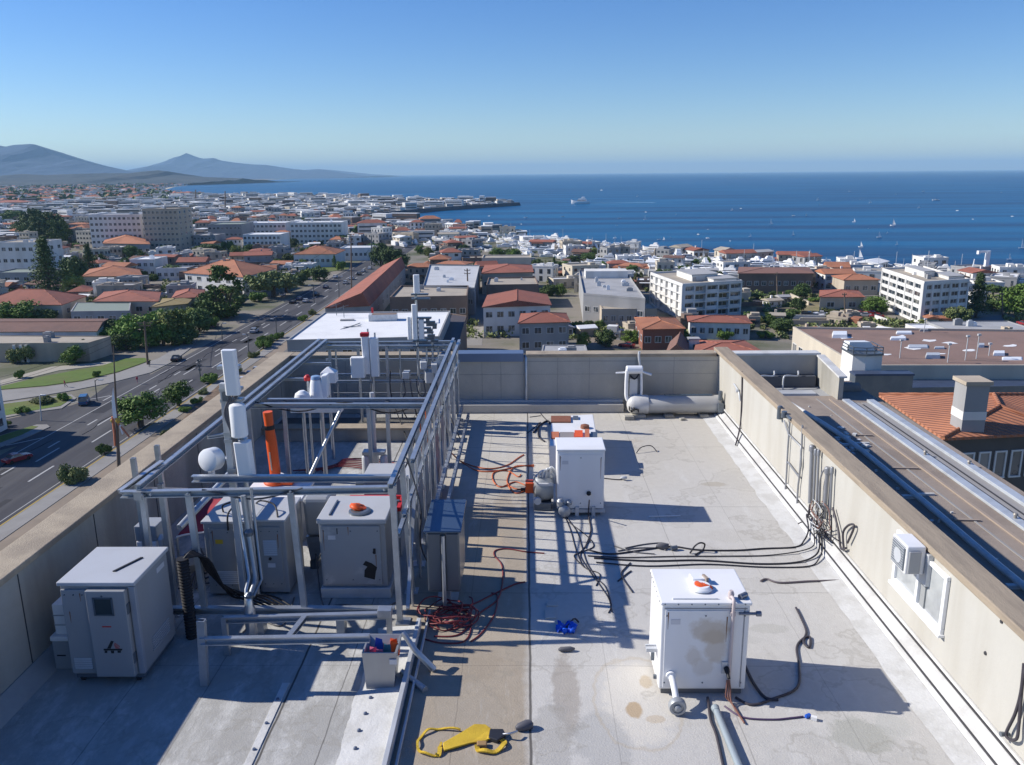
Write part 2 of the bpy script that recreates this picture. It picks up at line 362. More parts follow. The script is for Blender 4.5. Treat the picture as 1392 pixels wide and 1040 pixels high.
# low kerb that divides the back of the left half
t = thing('roof_kerb', 'low concrete kerb with dark gravel trough crossing behind the steel frame', 'kerb', (-3.6, 16.8, 0))
mb = MB().box((XL, 16.62, 0), (-1.75, 16.9, .26)); mb.build('kerb_wall', conc, t, .01)
mb = MB().box((XL, 16.59, .262), (-1.72, 16.93, .31)); mb.build('kerb_coping', cop, t, .01)
mb = MB().box((XL, 16.95, .002), (-1.75, 18.0, .12)); mb.build('gravel_bed', M('dark_gravel', (.13, .125, .115), .95, var=.6, scale=26, bump=1, bscale=40), t)
# ridge strip with its bolts, lower left
t = thing('roof_seam_cover', 'white coated cover strip with bolts running to the bottom edge of the roof', 'seam cover', (-1.45, 7, 0))
mb = MB(); n = 60; a, b, c = [], [], []
for i in range(n+1):
    y = 5+i*4.2/n; a.append(V((-1.86+noise.noise(V((y*2.4, 0, 0)))*.05+noise.noise(V((y*9, 4, 0)))*.025, y, .005))); b.append(V((-1.62, y, .03))); c.append(V((-1.37, y, .045)))
mb.add(a+b+c, [(i, n+1+i, n+2+i, i+1) for i in range(n)]+[(n+1+i, 2*n+2+i, 2*n+3+i, n+2+i) for i in range(n)]); mb.build('strip', white_coat, t, fixn=True)
mb = MB().box((-1.37, 5, .001), (-1.32, 9.2, .15)).box((-1.27, 5, .001), (-1.245, 9.6, .05)); mb.build('edge_rail', zinc, t, .004)
mb = MB()
for i in range(13): mb.lathe((-1.70+random.uniform(-.02, .02), 5.6+i*.27, .02), (0, 0, 1), [(0, .022), (.02, .018), (.026, .006)], 8)
mb.build('bolt', M('blue_grey_bolt', (.12, .15, .22), .5, .3), t)
# small strip and nails along the lap joint at the very left
t = thing('lap_joint_strip', 'narrow pale batten beside a black roof joint at bottom left', 'batten', (-2.7, 7, 0))
mb = MB().box((-2.735, 5, .001), (-2.655, 8.05, .010)); mb.build('batten', white_coat, t)
mb = MB()
for y in (6.6, 6.95, 7.35, 7.75): mb.lathe((-2.70, y, .01), (0, 0, 1), [(0, .02), (.015, .015)], 8)
mb.build('bolt', M('blue_grey_bolt', (.12, .15, .22)), t)
# ------------------------------------------------------------------ adjoining roof to the right
t = thing('adjoining_building', 'adjoining lower roof in brown felt with pale metal strips, right of the parapet', 'building', (6.9, 6, G))
felt = M('brown_felt', (.30, .25, .21), .9, col2=(.20, .165, .14), amt=.6, scale=12, scale2=.8, bump=.6, bscale=50)
ZA = -.2
MB().box((4.806, -8, G), (9.05, 20.9, ZA)).box((8.11, 20.903, G), (9.05, 22.5, ZA)).build('roof', felt, t)
MB().box((4.806, 20.903, G), (8.107, 22.2, ZA-.03)).build('roof_end', M('grey_felt', (.36, .37, .38), .6, col2=(.25, .26, .27), bump=.3), t)
MB().box((4.806, 22.203, G), (8.05, 22.5, .60)).build('end_wall', farm, t)
MB().box((4.80, 22.16, .603), (8.07, 22.54, .67)).build('end_coping', white_coat, t, .01)
MB().hexa([V((7.98, 20.5, ZA-.03)), V((8.104, 20.5, ZA-.03)), V((8.104, 22.2, ZA-.03)), V((7.98, 22.2, ZA-.03))], [V((7.98, 20.5, .38)), V((8.104, 20.5, .38)), V((8.104, 22.2, .58)), V((7.98, 22.2, .58))]).build('side_wall', conc, t)
MB().hexa([V((7.95, 20.45, .383)), V((8.16, 20.45, .383)), V((8.16, 22.15, .583)), V((7.95, 22.15, .583))], [V((7.95, 20.45, .43)), V((8.16, 20.45, .43)), V((8.16, 22.15, .63)), V((7.95, 22.15, .63))]).build('side_coping', white_coat, t)
pale = M('pale_metal_strip', (.52, .56, .60), .45, .3, var=.08, col2=(.36, .38, .40), amt=.5, scale=8, scale2=3)
L = lambda mb, x0, x1, y1, h, o=.002: mb.box((x0, -8, ZA+o), (x1, y1, ZA+h))
mb = MB().tube(smooth_path([(6.92, -8, ZA+.08), (6.92, 6, ZA+.08), (6.90, 11, ZA+.08), (6.94, 14, ZA+.08), (6.88, 17.5, ZA+.08), (6.3, 21.8, ZA+.08)]), .055, 8); mb.build('white_conduit', white_coat, t)
mb = MB(); random.seed(19)
for y in (8.4, 10.6, 13.9, 16.8):
    mb.box((6.72, y-.035, ZA+.002), (7.04, y+.035, ZA+.06)); mb.box((7.05, y+.12, ZA+.002), (7.36, y+.17, ZA+.04))
for i in range(34):
    y = 16.2+random.random()*2.0; x = 6.45+random.random()*.8; mb.box((x, y, ZA+.002), (x+random.uniform(.03, .14), y+random.uniform(.03, .12), ZA+.02+random.random()*.04), rz=random.random())
for i in range(22):
    y = 6+random.random()*14; x = 6.7+random.random()*.6; mb.box((x, y, ZA+.002), (x+random.uniform(.02, .06), y+random.uniform(.02, .06), ZA+.015+random.random()*.03), rz=random.random())
mb.build('bracket', white_coat, t)
L(MB(), 7.76, 7.82, 20.5, .03).build('batten', M('brown_batten', (.33, .27, .22), .8), t)
L(MB(), 7.46, 7.50, 20.6, .012).build('metal_strip', M('grey_band', (.30, .29, .28), .8), t)
L(MB(), 8.06, 8.24, 20.4, .055).build('metal_strip', pale, t, .008); L(MB(), 8.64, 8.82, 20.3, .07).build('metal_strip', pale, t, .008)
L(MB(), 8.243, 8.31, 20.3, .02).build('gutter_line', dark_seal, t); L(MB(), 8.42, 8.455, 20.0, .02).build('gutter_line', dark_seal, t)
L(MB(), 8.313, 8.417, 20.2, .012).build('grey_band', M('grey_band', (.30, .29, .28), .8), t); L(MB(), 8.458, 8.637, 20.2, .012).build('grey_band', M('grey_band', (.30, .29, .28), .8), t)
mb = MB()
for x, y, dx in ((7.2, 15.4, .5), (7.15, 12.9, .42), (7.3, 17.5, .35), (7.0, 10.6, .35)): mb.hexa([V((x, y, ZA+.002)), V((x+dx, y-.03, ZA+.002)), V((x+dx, y+.02, ZA+.002)), V((x, y+.05, ZA+.002))], [V((x, y, ZA+.03)), V((x+dx, y-.03, ZA+.03)), V((x+dx, y+.02, ZA+.03)), V((x, y+.05, ZA+.03))])
mb.build('roof_clip', M('brown_batten', (.33, .27, .22)), t)
mb = MB()
for x, y in ((8.15, 16.1), (8.15, 12.9), (8.15, 10.8), (8.73, 15.5), (8.73, 12.1)): mb.lathe((x, y, ZA+.055), (0, 0, 1), [(0, .03), (.05, .025), (.06, .045), (.09, .03)], 8)
mb.build('roof_nipple', M('dull_brass', (.3, .28, .25), .5, .3), t)
MB().lathe((8.3, 21.5, ZA+.0), (1, 0, 0), [(0, .02), (.05, .2), (.6, .2), (.68, .05)], 14).build('felt_hump', felt, t)
mb = MB()
for x0 in (6.3, 6.95): mb.tube(smooth_path([(x0, 21.7, ZA-.03), (x0, 21.7, ZA+.28), (x0+.1, 21.75, ZA+.34), (x0+.4, 21.8, ZA+.32), (x0+.48, 22.0, ZA+.4)]), .024, 6)
mb.build('vent_pipe', zinc, t)
MB().box((4.9, 21.9, ZA-.03), (7.9, 22.19, ZA+.28)).build('duct', M('dark_duct', (.10, .11, .13), .5, .2), t, .01)
MB().box((5.3, 20.95, ZA-.029), (7.6, 21.3, ZA+.05)).build('grey_duct', zinc, t, .01)
# ------------------------------------------------------------------ the galvanised frame
ZT = 1.8; FXL, FXR, FY0, FYM, FY1 = -4.66, -1.63, 9.2, 13.1, 18.2
fr = thing('steel_frame', 'open galvanised steel channel frame standing over the cabinets and antennas', 'frame', (-3.2, 13, 0))
def fpart(name, fn, mat=galv):
    mb = MB(); fn(mb); return mb.build(name, mat, fr)
for p0, p1 in (((FXL-.22, FY0, ZT), (FXR+.03, FY0+.15, ZT)), ((-4.22, 9.72, ZT), (FXR, 9.72, ZT)),                 # front pair
               ((FXL+.06, FYM, ZT), (FXR, FYM-.05, ZT)), ((FXL+.28, FYM+.28, ZT), (FXR+.02, FYM+.28, ZT)),          # middle pair
               ((FXL+.1, FY1, ZT), (FXR, FY1+.1, ZT)), ((FXL+.2, FY1-.25, ZT-.02), (FXR, FY1-.3, ZT-.02))):
    fpart('beam', lambda m: m.chan(p0, p1, .075, .085))
for p0, p1 in (((FXL, FY0, ZT+.085), (FXL, FY1, ZT+.085)), ((FXL+.16, FYM-1, ZT+.08), (FXL+.16, FY1, ZT+.08)),
               ((FXR, FY0, ZT+.09), (FXR, FY1, ZT+.09)), ((FXR+.13, FY0+1.0, ZT+.05), (FXR+.13, FY1, ZT+.05)),
               ((FXR+.16, FY0+2, .32), (FXR+.16, FY1, .32)), ((FXR+.30, FY0+2.5, .12), (FXR+.30, FY1, .12))):
    fpart('rail', lambda m: m.chan(p0, p1, .06, .075))
for zr, xo in ((1.12, .02), (1.38, .10)): fpart('rail', lambda m: m.chan((FXR+xo, FY0+.3, zr), (FXR+xo, FY1, zr), .05, .06))
fpart('beam', lambda m: m.chan((FXL, FY1, 1.08), (FXR, FY1, 1.08), .06, .06))
fpart('beam', lambda m: m.chan((-4.4, FY1-.4, 1.02), (FXR, FY1-.4, 1.02), .06, .06))
fpart('beam', lambda m: m.chan((-4.62, 9.12, .30), (FXR, 9.12, .30), .08, .085))
for y in (9.36, 10.15, 10.95, 11.7, 12.4, 13.1, 14.0, 15.0, 16.1, 17.1, 18.2):
    fpart('post', lambda m: (m.chan((FXR+(.02 if y < 9.5 else .07), y, 0), (FXR, y, ZT+.04), .07, .065, upv=(0, 1, 0)), m.box((FXR-.03, y-.09, 0), (FXR+.15, y+.09, .012))))
for x, y in ((-4.62, 9.2), (-4.55, 9.55), (-4.62, 13.1), (-4.45, FY1), (-4.1, 13.35), (-2.62, 13.1), (-2.35, 13.35), (-3.8, FY1), (-3.1, FY1-.3), (-2.45, FY1)):
    fpart('post', lambda m: (m.chan((x, y, 0), (x, y, ZT), .06, .06, upv=(0, 1, 0)), m.box((x-.08, y-.08, 0), (x+.08, y+.08, .012))))
for y in (9.75, 10.55, 11.32, 12.05, 12.75, 13.55, 14.5, 15.5, 16.6, 17.6):
    fpart('upright', lambda m: m.tube([(FXR+.13, y, 0), (FXR+.13, y, ZT+.02)], .016, 6))
for x in (-4.3, -3.55, -2.85, -2.1, -1.85):
    fpart('upright', lambda m: m.tube([(x, FY1-.05, 0), (x, FY1-.05, ZT+.35 if x in (-3.55, -2.1) else ZT)], .02, 6))
for z in (.62, 1.42):
    fpart('beam', lambda m: m.chan((FXL+.1, FY1+.05, z), (FXR, FY1+.05, z), .045, .05))
for y in (11.4, 14.9, 16.2):
    fpart('beam', lambda m: m.chan((FXL, y, ZT+.0), (-3.95, y, ZT), .05, .05) if y > 12 else m.chan((FXL, y, ZT), (FXL+.5, y+.3, ZT), .05, .05))
fpart('brace', lambda m: m.chan((FXR+.1, 9.5, .1), (FXR+.1, 10.9, 1.7), .045, .045)); fpart('brace', lambda m: m.chan((FXR+.1, 14.2, 1.7), (FXR+.1, 16.0, .1), .045, .045))
for x in (-4.02, -2.78):
    fpart('post', lambda m: m.chan((x+.03, 9.14, .30), (x-.06, 9.24, ZT), .07, .06, upv=(0, 1, 0)))
fpart('brace', lambda m: m.tube([(-3.55, 12.6, .72), (-3.12, 13.2, 1.66)], .028, 8))
fpart('brace', lambda m: m.chan((-4.9, 9.22, ZT+.02), (FXL, 9.9, ZT+.16), .06, .05))
fpart('brace', lambda m: m.chan((FXL-.05, 10.6, 1.3), (FXL-.02, 9.3, ZT+.03), .05, .05))
fpart('brace', lambda m: m.tube([(FXL+.12, 9.9, 1.05), (-4.2, 11.2, 1.42)], .045, 8))
fpart('post', lambda m: m.chan((-4.85, 9.6, 0), (-4.88, 9.6, 2.12), .06, .05, upv=(0, 1, 0)))
fpart('post', lambda m: m.chan((-4.86, 10.3, 0), (-4.9, 10.3, 2.05), .06, .05, upv=(0, 1, 0)))
fpart('foot', lambda m: [m.box((x-.05, 9.05, 0), (x+.05, 9.19, .26)) for x in (-4.45, -3.3, -2.3)])
fpart('bolt', lambda m: [m.lathe((x, FY0+.15*((x-FXL)/(FXR-FXL))-.045, ZT+.01), (0, -1, 0), [(0, .016), (.015, .016), (.016, .008), (.03, .008)], 6) for x in (-4.6, -4.5, -4.06, -2.84, -1.72, -1.66)])
fpart('bracket', lambda m: [m.box((FXR-.05, y-.05, ZT-.06), (FXR+.045, y+.05, ZT+.05)) for y in (9.36, 13.05, 13.36, 18.2)]+[m.box((FXL-.045, y-.05, ZT-.06), (FXL+.05, y+.05, ZT+.045)) for y in (9.2, 13.1, 18.2)])
# the low rack in front
t = thing('low_pipe_rack', 'low galvanised ladder rack with one tall front leg before the cabinets', 'rack', (-2.8, 8.4, 0))
MB().chan((-3.58, 8.0, .56), (-1.72, 8.0, .60), .06, .085).build('rail', galv, t)
MB().chan((-3.55, 8.62, .46), (-1.62, 8.66, .50), .06, .08).build('rail', galv, t)
MB().chan((-2.66, 8.03, .53), (-2.60, 8.61, .49), .06, .06).build('rung', galv, t)
MB().chan((-3.6, 8.03, .0), (-3.56, 8.03, .80), .085, .07, upv=(0, 1, 0)).build('leg', galv, t)
MB().chan((-1.62, 8.66, 0), (-1.62, 8.66, .5), .06, .06, upv=(0, 1, 0)).build('leg', galv, t)
MB().chan((-3.55, 8.62, 0), (-3.55, 8.62, .5), .06, .06, upv=(0, 1, 0)).build('leg', galv, t)
MB().box((-1.74, 8.58, .5), (-1.58, 8.70, .60)).build('end_plate', galv, t, .006)
# ------------------------------------------------------------------ cabinets
cab_grey = M('cabinet_grey', (.34, .355, .37), .42, .1, var=.05, col2=(.27, .27, .27), amt=.4, scale=3, scale2=1.3, spec=.4, streak=True)
cab_white = M('cabinet_white', (.80, .80, .80), .38, .0, var=.025, col2=(.66, .65, .62), amt=.35, scale=2, scale2=1.5, spec=.45, streak=True)
cab_dark = M('cabinet_dark', (.13, .155, .185), .3, .4, var=.1, col2=(.2, .22, .24), amt=.4, spec=.5)
black = M('black_rubber', (.022, .022, .025), .55, var=.2); blackm = M('black_metal', (.05, .052, .06), .45, .5)
rubber_grey = M('grey_rubber', (.12, .12, .13), .6)
orange = M('orange_plastic', (.75, .11, .025), .45, var=.1, col2=(.5, .07, .02), amt=.4, scale=20); red = M('red_plastic', (.50, .03, .035), .5, var=.15)
screen = M('dark_screen', (.03, .045, .05), .12, spec=.6)
# big cabinet, lower left
t = thing('equipment_cabinet', 'big pale grey cabinet with display and triangle mark, nearest the left parapet', 'cabinet', (-4.66, 8.45, 0))
x0, x1, y0, y1 = -5.08, -4.27, 8.06, 8.90
MB().box((x0, y0, .11), (x1, y1, 1.2)).build('body', cab_grey, t, .012)
MB().box((x0-.02, y0-.03, 1.203), (x1+.025, y1+.02, 1.25)).build('lid', M('cabinet_lid', (.50, .51, .525), .4, .1, var=.05, col2=(.42, .42, .42), amt=.4, scale2=2), t, .01)
MB().box((x0+.01, y0-.025, .14), (x0+.29, y0-.002, 1.16)).build('side_panel', cab_grey, t, .006)
d = MB().box((x0+.31, y0-.085, .13), (x1-.07, y0-.002, 1.175)).build('door', cab_grey, t, .008)
MB().box((x0+.405, y0-.092, .90), (x0+.585, y0-.086, 1.085)).build('display', screen, d)
mbd = MB(); mbd.box((x0+.395, y0-.0925, 1.085), (x0+.595, y0-.086, 1.1)); mbd.box((x0+.395, y0-.0925, .885), (x0+.595, y0-.086, .90)); mbd.box((x0+.385, y0-.0925, .885), (x0+.404, y0-.086, 1.1)); mbd.box((x0+.586, y0-.0925, .885), (x0+.604, y0-.086, 1.1)); mbd.lathe((x0+.49, y0-.087, 1.115), (0, -1, 0), [(0, .012), (.006, .01)], 8); mbd.build('display_frame', cab_dark, d)
MB().box((x0+.45, y0-.0885, .745), (x0+.55, y0-.086, .758)).build('red_mark', red, d)
# triangle mark: black left leg, reddish right leg, black base with three feet
q = y0-.0865; mx, mz = x0+.53, .46
mk = MB(); Pq = lambda pts: mk.add([V((mx+a, q, mz+b)) for a, b in pts], [tuple(range(len(pts)))])
Pq([(-.10, 0), (.10, 0), (.11, .022), (-.10, .022)]); Pq([(-.06, .024), (-.02, .024), (.025, .115), (-.005, .12)]); Pq([(-.095, -.03), (-.065, -.03), (-.06, -.002), (-.09, -.002)]); Pq([(-.02, -.035), (.01, -.035), (.015, -.002), (-.025, -.002)]); Pq([(.05, -.028), (.085, -.028), (.09, -.002), (.05, -.002)])
mk.build('logo_mark', M('print_black', (.03, .03, .03), .5), d)
mk = MB(); Pq([(.035, .024), (.085, .024), (.028, .085), (.02, .07)]); Pq([(.028, .086), (.08, .04), (.088, .05), (.034, .1)]); mk.build('logo_stroke', M('print_red', (.42, .14, .13), .5), d)
mb = MB()
for z in (.35, .95): mb.box((x1-.085, y0-.075, z-.06), (x1-.062, y0-.01, z+.06))
mb.build('hinge', cab_dark, t)
MB().box((x1-.055, y0-.02, .13), (x1+.012, y0+.04, 1.19)).build('corner_post', M('cabinet_edge', (.36, .38, .42), .4, .3), t, .006)
mb = MB(); mb.hexa([V((-4.60, 8.28, 1.249)), V((-4.57, 8.28, 1.249)), V((-4.41, 8.62, 1.249)), V((-4.44, 8.62, 1.249))], [V((-4.60, 8.28, 1.262)), V((-4.57, 8.28, 1.262)), V((-4.41, 8.62, 1.262)), V((-4.44, 8.62, 1.262))]); mb.build('vent_slot', black, t)
mb = MB().box((x0+.02, y0+.02, .055), (x1-.02, y0+.07, .10)).box((x0+.02, y1-.07, .055), (x1-.02, y1-.02, .10)).box((x1-.06, y0+.075, .055), (x1-.02, y1-.075, .10)).box((x0+.02, y0+.075, .055), (x0+.06, y1-.075, .10)); mb.build('base_frame', cab_dark, t)
for x, y in ((x0+.08, y0+.06), (x1-.1, y0+.06), (x0+.08, y1-.06), (x1-.1, y1-.06)):
    MB().lathe((x-.02, y, .045), (1, 0, 0), [(0, .03), (.005, .045), (.035, .045), (.04, .03)], 12).box((x-.03, y-.03, .04), (x-.022, y+.03, .1)).box((x+.022, y-.03, .04), (x+.03, y+.03, .1)).build('caster', blackm, t)
MB().box((x1+.001, 8.6, 1.06), (x1+.004, 8.8, 1.12)).build('sticker', M('sticker_white', (.6, .6, .62), .5), t)
t = thing('junction_box', 'white steel box with a lid seam on the roof, left of the big cabinet', 'box', (-5.32, 8.5, 0))
MB().box((-5.44, 8.32, .0), (-5.17, 8.66, .36)).build('body', cab_grey, t, .008); MB().box((-5.45, 8.31, .363), (-5.16, 8.67, .42)).build('lid', cab_white, t, .008)
MB().box((-5.40, 8.316, .17), (-5.3, 8.319, .185)).box((-5.24, 8.316, .25), (-5.19, 8.319, .262)).build('latch', black, t)
t = thing('junction_box', 'smaller white box with an orange side label, standing on the white steel box', 'box', (-5.3, 8.5, .42))
MB().box((-5.40, 8.36, .423), (-5.21, 8.64, .80)).build('body', cab_white, t, .008)
MB().box((-5.405, 8.355, .66), (-5.205, 8.645, .672)).box((-5.405, 8.355, .54), (-5.205, 8.645, .55)).build('seam', cab_grey, t); MB().box((-5.404, 8.42, .69), (-5.4005, 8.56, .76)).build('label_plate', orange, t)
# ribbed hose standing beside it
t = thing('ribbed_hose', 'black ribbed hose hanging down behind the big grey cabinet', 'hose', (-4.1, 9, 0))
mb = MB(); pts = [(-4.12, 8.98, 0), (-4.13, 8.98, 1.02)]
mb.lathe((-4.12, 8.99, .0), (-.01, 0, 1), [(i*.02, .062+(.012 if i % 2 else 0)) for i in range(54)], 14); mb.build('corrugated_pipe', black, t)
mb = MB()
for k in range(6): mb.tube(smooth_path([(-4.12, 9.0, 1.05), (-4.02+.03*k, 9.1, 1.1-.02*k), (-3.95+.03*k, 9.3+.05*k, .7-.09*k), (-3.72+.06*k, 9.55+.06*k, .25-.03*k), (-3.5+.08*k, 9.7, .03)]), .013, 6)
mb.build('cable_bundle', black, t)
# cabinet pair
t = thing('equipment_cabinet', 'tall grey double cabinet behind the conduit posts, left inside the frame', 'cabinet', (-3.85, 10.4, 0))
MB().box((-4.27, 10.0, .04), (-3.62, 10.95, 1.06)).build('body', cab_grey, t, .012); MB().box((-4.29, 9.98, 1.063), (-3.605, 10.96, 1.10)).build('lid', MATS['cabinet_lid'], t, .008)
MB().box((-3.595, 10.04, .04), (-3.2, 10.8, 1.07)).build('body', cab_grey, t, .012); MB().box((-3.6, 10.02, 1.073), (-3.18, 10.82, 1.105)).build('lid', MATS['cabinet_lid'], t, .008)
MB().box((-4.2, 9.985, .12), (-3.7, 9.998, 1.0)).box((-3.55, 10.022, .12), (-3.26, 10.038, 1.0)).build('door', cab_grey, t, .004)
MB().tube(smooth_path([(-4.1, 10.3, 1.1), (-4.05, 10.2, 1.24), (-3.9, 10.3, 1.24), (-3.92, 10.0, 1.2), (-3.93, 9.97, .98)]), .012, 6).tube(smooth_path([(-3.75, 10.6, 1.1), (-3.6, 10.4, 1.22), (-3.4, 10.3, 1.2), (-3.3, 10.1, 1.11)]), .012, 6).build('cable', black, t)
MB().box((-3.80, 10.985, .5), (-3.76, 10.99, .6)).build('latch', black, t); MB().lathe((-3.42, 10.02, .55), (0, -1, 0), [(0, .02), (.02, .02)], 8).build('knob', black, t)
t = thing('hopper_unit', 'grey rounded unit with a tapered metal funnel below, right of the double cabinet', 'unit', (-3, 11, 0))
MB().hexa([V((-3.12, 10.7, .55)), V((-2.82, 10.7, .55)), V((-2.82, 11.2, .55)), V((-3.12, 11.2, .55))], [V((-3.14, 10.7, 1.12)), V((-2.76, 10.7, 1.12)), V((-2.76, 11.25, 1.12)), V((-3.14, 11.25, 1.12))]).build('body', cab_grey, t, .05)
MB().hexa([V((-3.12, 10.85, .12)), V((-3.02, 10.85, .12)), V((-3.02, 11.1, .12)), V((-3.12, 11.1, .12))], [V((-3.12, 10.7, .546)), V((-2.82, 10.7, .546)), V((-2.82, 11.2, .546)), V((-3.12, 11.2, .546))]).build('funnel', galv, t)
MB().box((-3.12, 10.8, 0), (-3.0, 11.12, .12)).build('stand', cab_dark, t)
# door cabinet with the torn opening
t = thing('equipment_cabinet', 'grey cabinet with a black torn opening in its door, an orange cap on top', 'cabinet', (-2.3, 10.4, 0))
MB().box((-2.74, 10.0, .15), (-1.86, 10.78, 1.06)).build('body', cab_grey, t, .012); MB().box((-2.76, 9.975, 1.063), (-1.84, 10.80, 1.13)).build('lid', MATS['cabinet_lid'], t, .012)
MB().box((-2.76, 9.95, .0), (-1.82, 10.8, .148)).build('plinth', zinc, t, .01)
d = MB().box((-2.71, 9.982, .19), (-1.93, 9.998, 1.03)).build('door', M('worn_door', (.32, .345, .375), .4, .2, var=.08, col2=(.55, .56, .57), amt=.7, scale=2.5, scale2=2.0, spec=.4, edge=(.55, .66)), t, .004)
mb = MB(); hp = [(-2.17, .30), (-2.03, .26), (-2.01, .38), (-1.99, .44), (-2.06, .50), (-2.14, .535), (-2.18, .48), (-2.12, .45), (-2.16, .40)]
mb.add([V((a, 9.979, b)) for a, b in hp], [tuple(range(len(hp)))]); mb.build('torn_hole', black, d, fixn=True)
MB().lathe((-2.02, 9.98, .66), (0, -1, 0), [(0, .02), (.012, .02)], 8).box((-2.03, 9.965, .64), (-2.0, 9.98, .71)).build('handle', black, d)
MB().box((-2.5, 9.975, .92), (-2.49, 9.981, 1.0)).build('seal', black, d)
MB().box((-2.62, 10.1, 1.131), (-2.60, 10.6, 1.15)).build('lid_rib', cab_dark, t)
t = thing('work_cap', 'crumpled orange cap on a black disc lying on the torn grey cabinet', 'cap', (-2.25, 10.3, 1.135))
MB().lathe((-2.23, 10.22, 1.132), (0, 0, 1), [(0, .15), (.02, .15), (.03, .12)], 16).build('disc', cab_dark, t)
mb = MB().lathe((-2.27, 10.27, 1.165), (.1, 0, 1), [(0, .11), (.02, .115), (.045, .08), (.055, .03)], 11)
for p in mb.v: p += V(noise.noise_vector(p*9))*.04
mb.build('crown', orange, t)
# grey box behind, banded crates and clutter
t = thing('equipment_cabinet', 'low flat topped grey box behind the torn cabinet, under the right rail', 'cabinet', (-2.3, 12.4, 0))
MB().box((-2.56, 12.1, 0), (-1.82, 12.75, .86)).build('body', cab_grey, t, .01); MB().box((-2.58, 12.08, .863), (-1.80, 12.77, .9)).build('lid', MATS['cabinet_lid'], t, .008)
t = thing('cable_crate', 'red rimmed crate of black gear behind the torn cabinet', 'crate', (-2.3, 11.4, 0))
MB().box((-2.66, 11.2, 0), (-1.86, 11.65, .72)).build('body', cab_grey, t, .01)
MB().box((-2.68, 11.18, .723), (-1.84, 11.23, .79)).box((-2.68, 11.62, .723), (-1.84, 11.67, .79)).box((-1.90, 11.232, .723), (-1.84, 11.618, .79)).build('rim', red, t, .006)
mb = MB()
for i in range(8): mb.box((-2.6+i*.085, 11.3+(i % 3)*.03, .722), (-2.54+i*.085, 11.5, .75+.02*(i % 4)), rz=.2*i)
mb.build('gear', cab_dark, t)
# dark panel on a post, right edge of the frame
t = thing('control_panel', 'dark blue grey twin door panel on a post beside the right corner of the frame', 'panel', (-1.1, 9.9, 0))
MB().box((-1.28, 9.66, .26), (-.86, 10.54, 1.10)).build('body', cab_dark, t, .012)
MB().hexa([V((-1.31, 9.60, 1.103)), V((-.83, 9.60, 1.103)), V((-.83, 10.58, 1.103)), V((-1.31, 10.58, 1.103))], [V((-1.31, 9.60, 1.13)), V((-.83, 9.60, 1.13)), V((-.83, 10.58, 1.16)), V((-1.31, 10.58, 1.16))]).build('roof_plate', M('blue_metal', (.10, .15, .22), .25, .6, var=.2, scale=2), t, .006)
MB().box((-1.26, 9.64, .29), (-1.10, 9.658, 1.07)).build('door', cab_dark, t, .004); MB().box((-1.03, 9.64, .29), (-.875, 9.658, 1.07)).build('door', cab_dark, t, .004)
MB().tube([(-1.065, 9.62, .02), (-1.065, 9.62, 1.06)], .026, 10).build('conduit', galv, t)
MB().chan((-1.06, 9.95, 0), (-1.06, 9.95, .26), .09, .09, upv=(0, 1, 0)).box((-1.2, 9.8, 0), (-.92, 10.1, .014)).build('post', galv, t)
# bin with odds and ends
t = thing('metal_bin', 'open sheet metal bin of pink and orange scraps at the end of the low rack', 'bin', (-1.6, 8.1, 0))
b4 = [V((-1.77, 7.93, .003)), V((-1.47, 7.93, .003)), V((-1.47, 8.17, .003)), V((-1.77, 8.17, .003))]; t4 = [V((-1.80, 7.93, .46)), V((-1.42, 7.93, .46)), V((-1.42, 8.32, .46)), V((-1.80, 8.32, .46))]
mb = MB(); inn = lambda q, k, z: [V((c.x+(p.x-c.x)*k, c.y+(p.y-c.y)*k, z)) for c in [sum(q, V((0, 0, 0)))/4] for p in q]
vs = b4+t4+inn(t4, .9, .46)+inn(b4, .85, .30); mb.add(vs, [(3, 2, 1, 0)]+[(i, (i+1) % 4, 4+(i+1) % 4, 4+i) for i in range(4)]+[(4+i, 4+(i+1) % 4, 8+(i+1) % 4, 8+i) for i in range(4)]+[(8+i, 8+(i+1) % 4, 12+(i+1) % 4, 12+i) for i in range(4)]+[(12, 13, 14, 15)])
mb.build('body', M('sheet_zinc', (.36, .37, .38), .4, .5, var=.12, col2=(.30, .30, .31), amt=.6, scale=5, scale2=3, streak=True), t)
MB().box((-1.5, 7.915, .33), (-1.42, 7.926, .39)).build('label_plate', M('sticker_white', (.6, .6, .62)), t)
pink = M('pink_plastic', (.70, .18, .25), .5)
random.seed(3)
for k, (m_, nm) in enumerate(((pink, 'scrap'), (pink, 'scrap'), (M('blue_plastic', (.02, .10, .5), .4), 'scrap'), (orange, 'scrap'), (M('teal_scrap', (.05, .2, .25), .5), 'scrap'), (orange, 'scrap'))):
    x, y = ((-1.7, 8.05), (-1.62, 8.0), (-1.66, 8.2), (-1.5, 8.22), (-1.55, 8.1), (-1.47, 8.12))[k]
    mb = MB().hexa([V((x-.05, y-.04, .33)), V((x+.05, y-.03, .33)), V((x+.05, y+.05, .33)), V((x-.05, y+.04, .33))], [V((x-.03, y-.02, .44+.03*(k % 3))), V((x+.04, y-.01, .47)), V((x+.03, y+.03, .43)), V((x-.04, y+.03, .45))])
    tag(mb.build('scrap', m_, origin=(x, y, .33)), ('pink plastic scrap at the left inside the metal bin', 'pink wedge of plastic in front inside the metal bin', 'blue plastic scrap at the back of the metal bin', 'orange scrap at the back right of the metal bin', 'teal scrap in the middle of the metal bin', 'orange scrap at the right rim of the metal bin')[k], 'scrap')
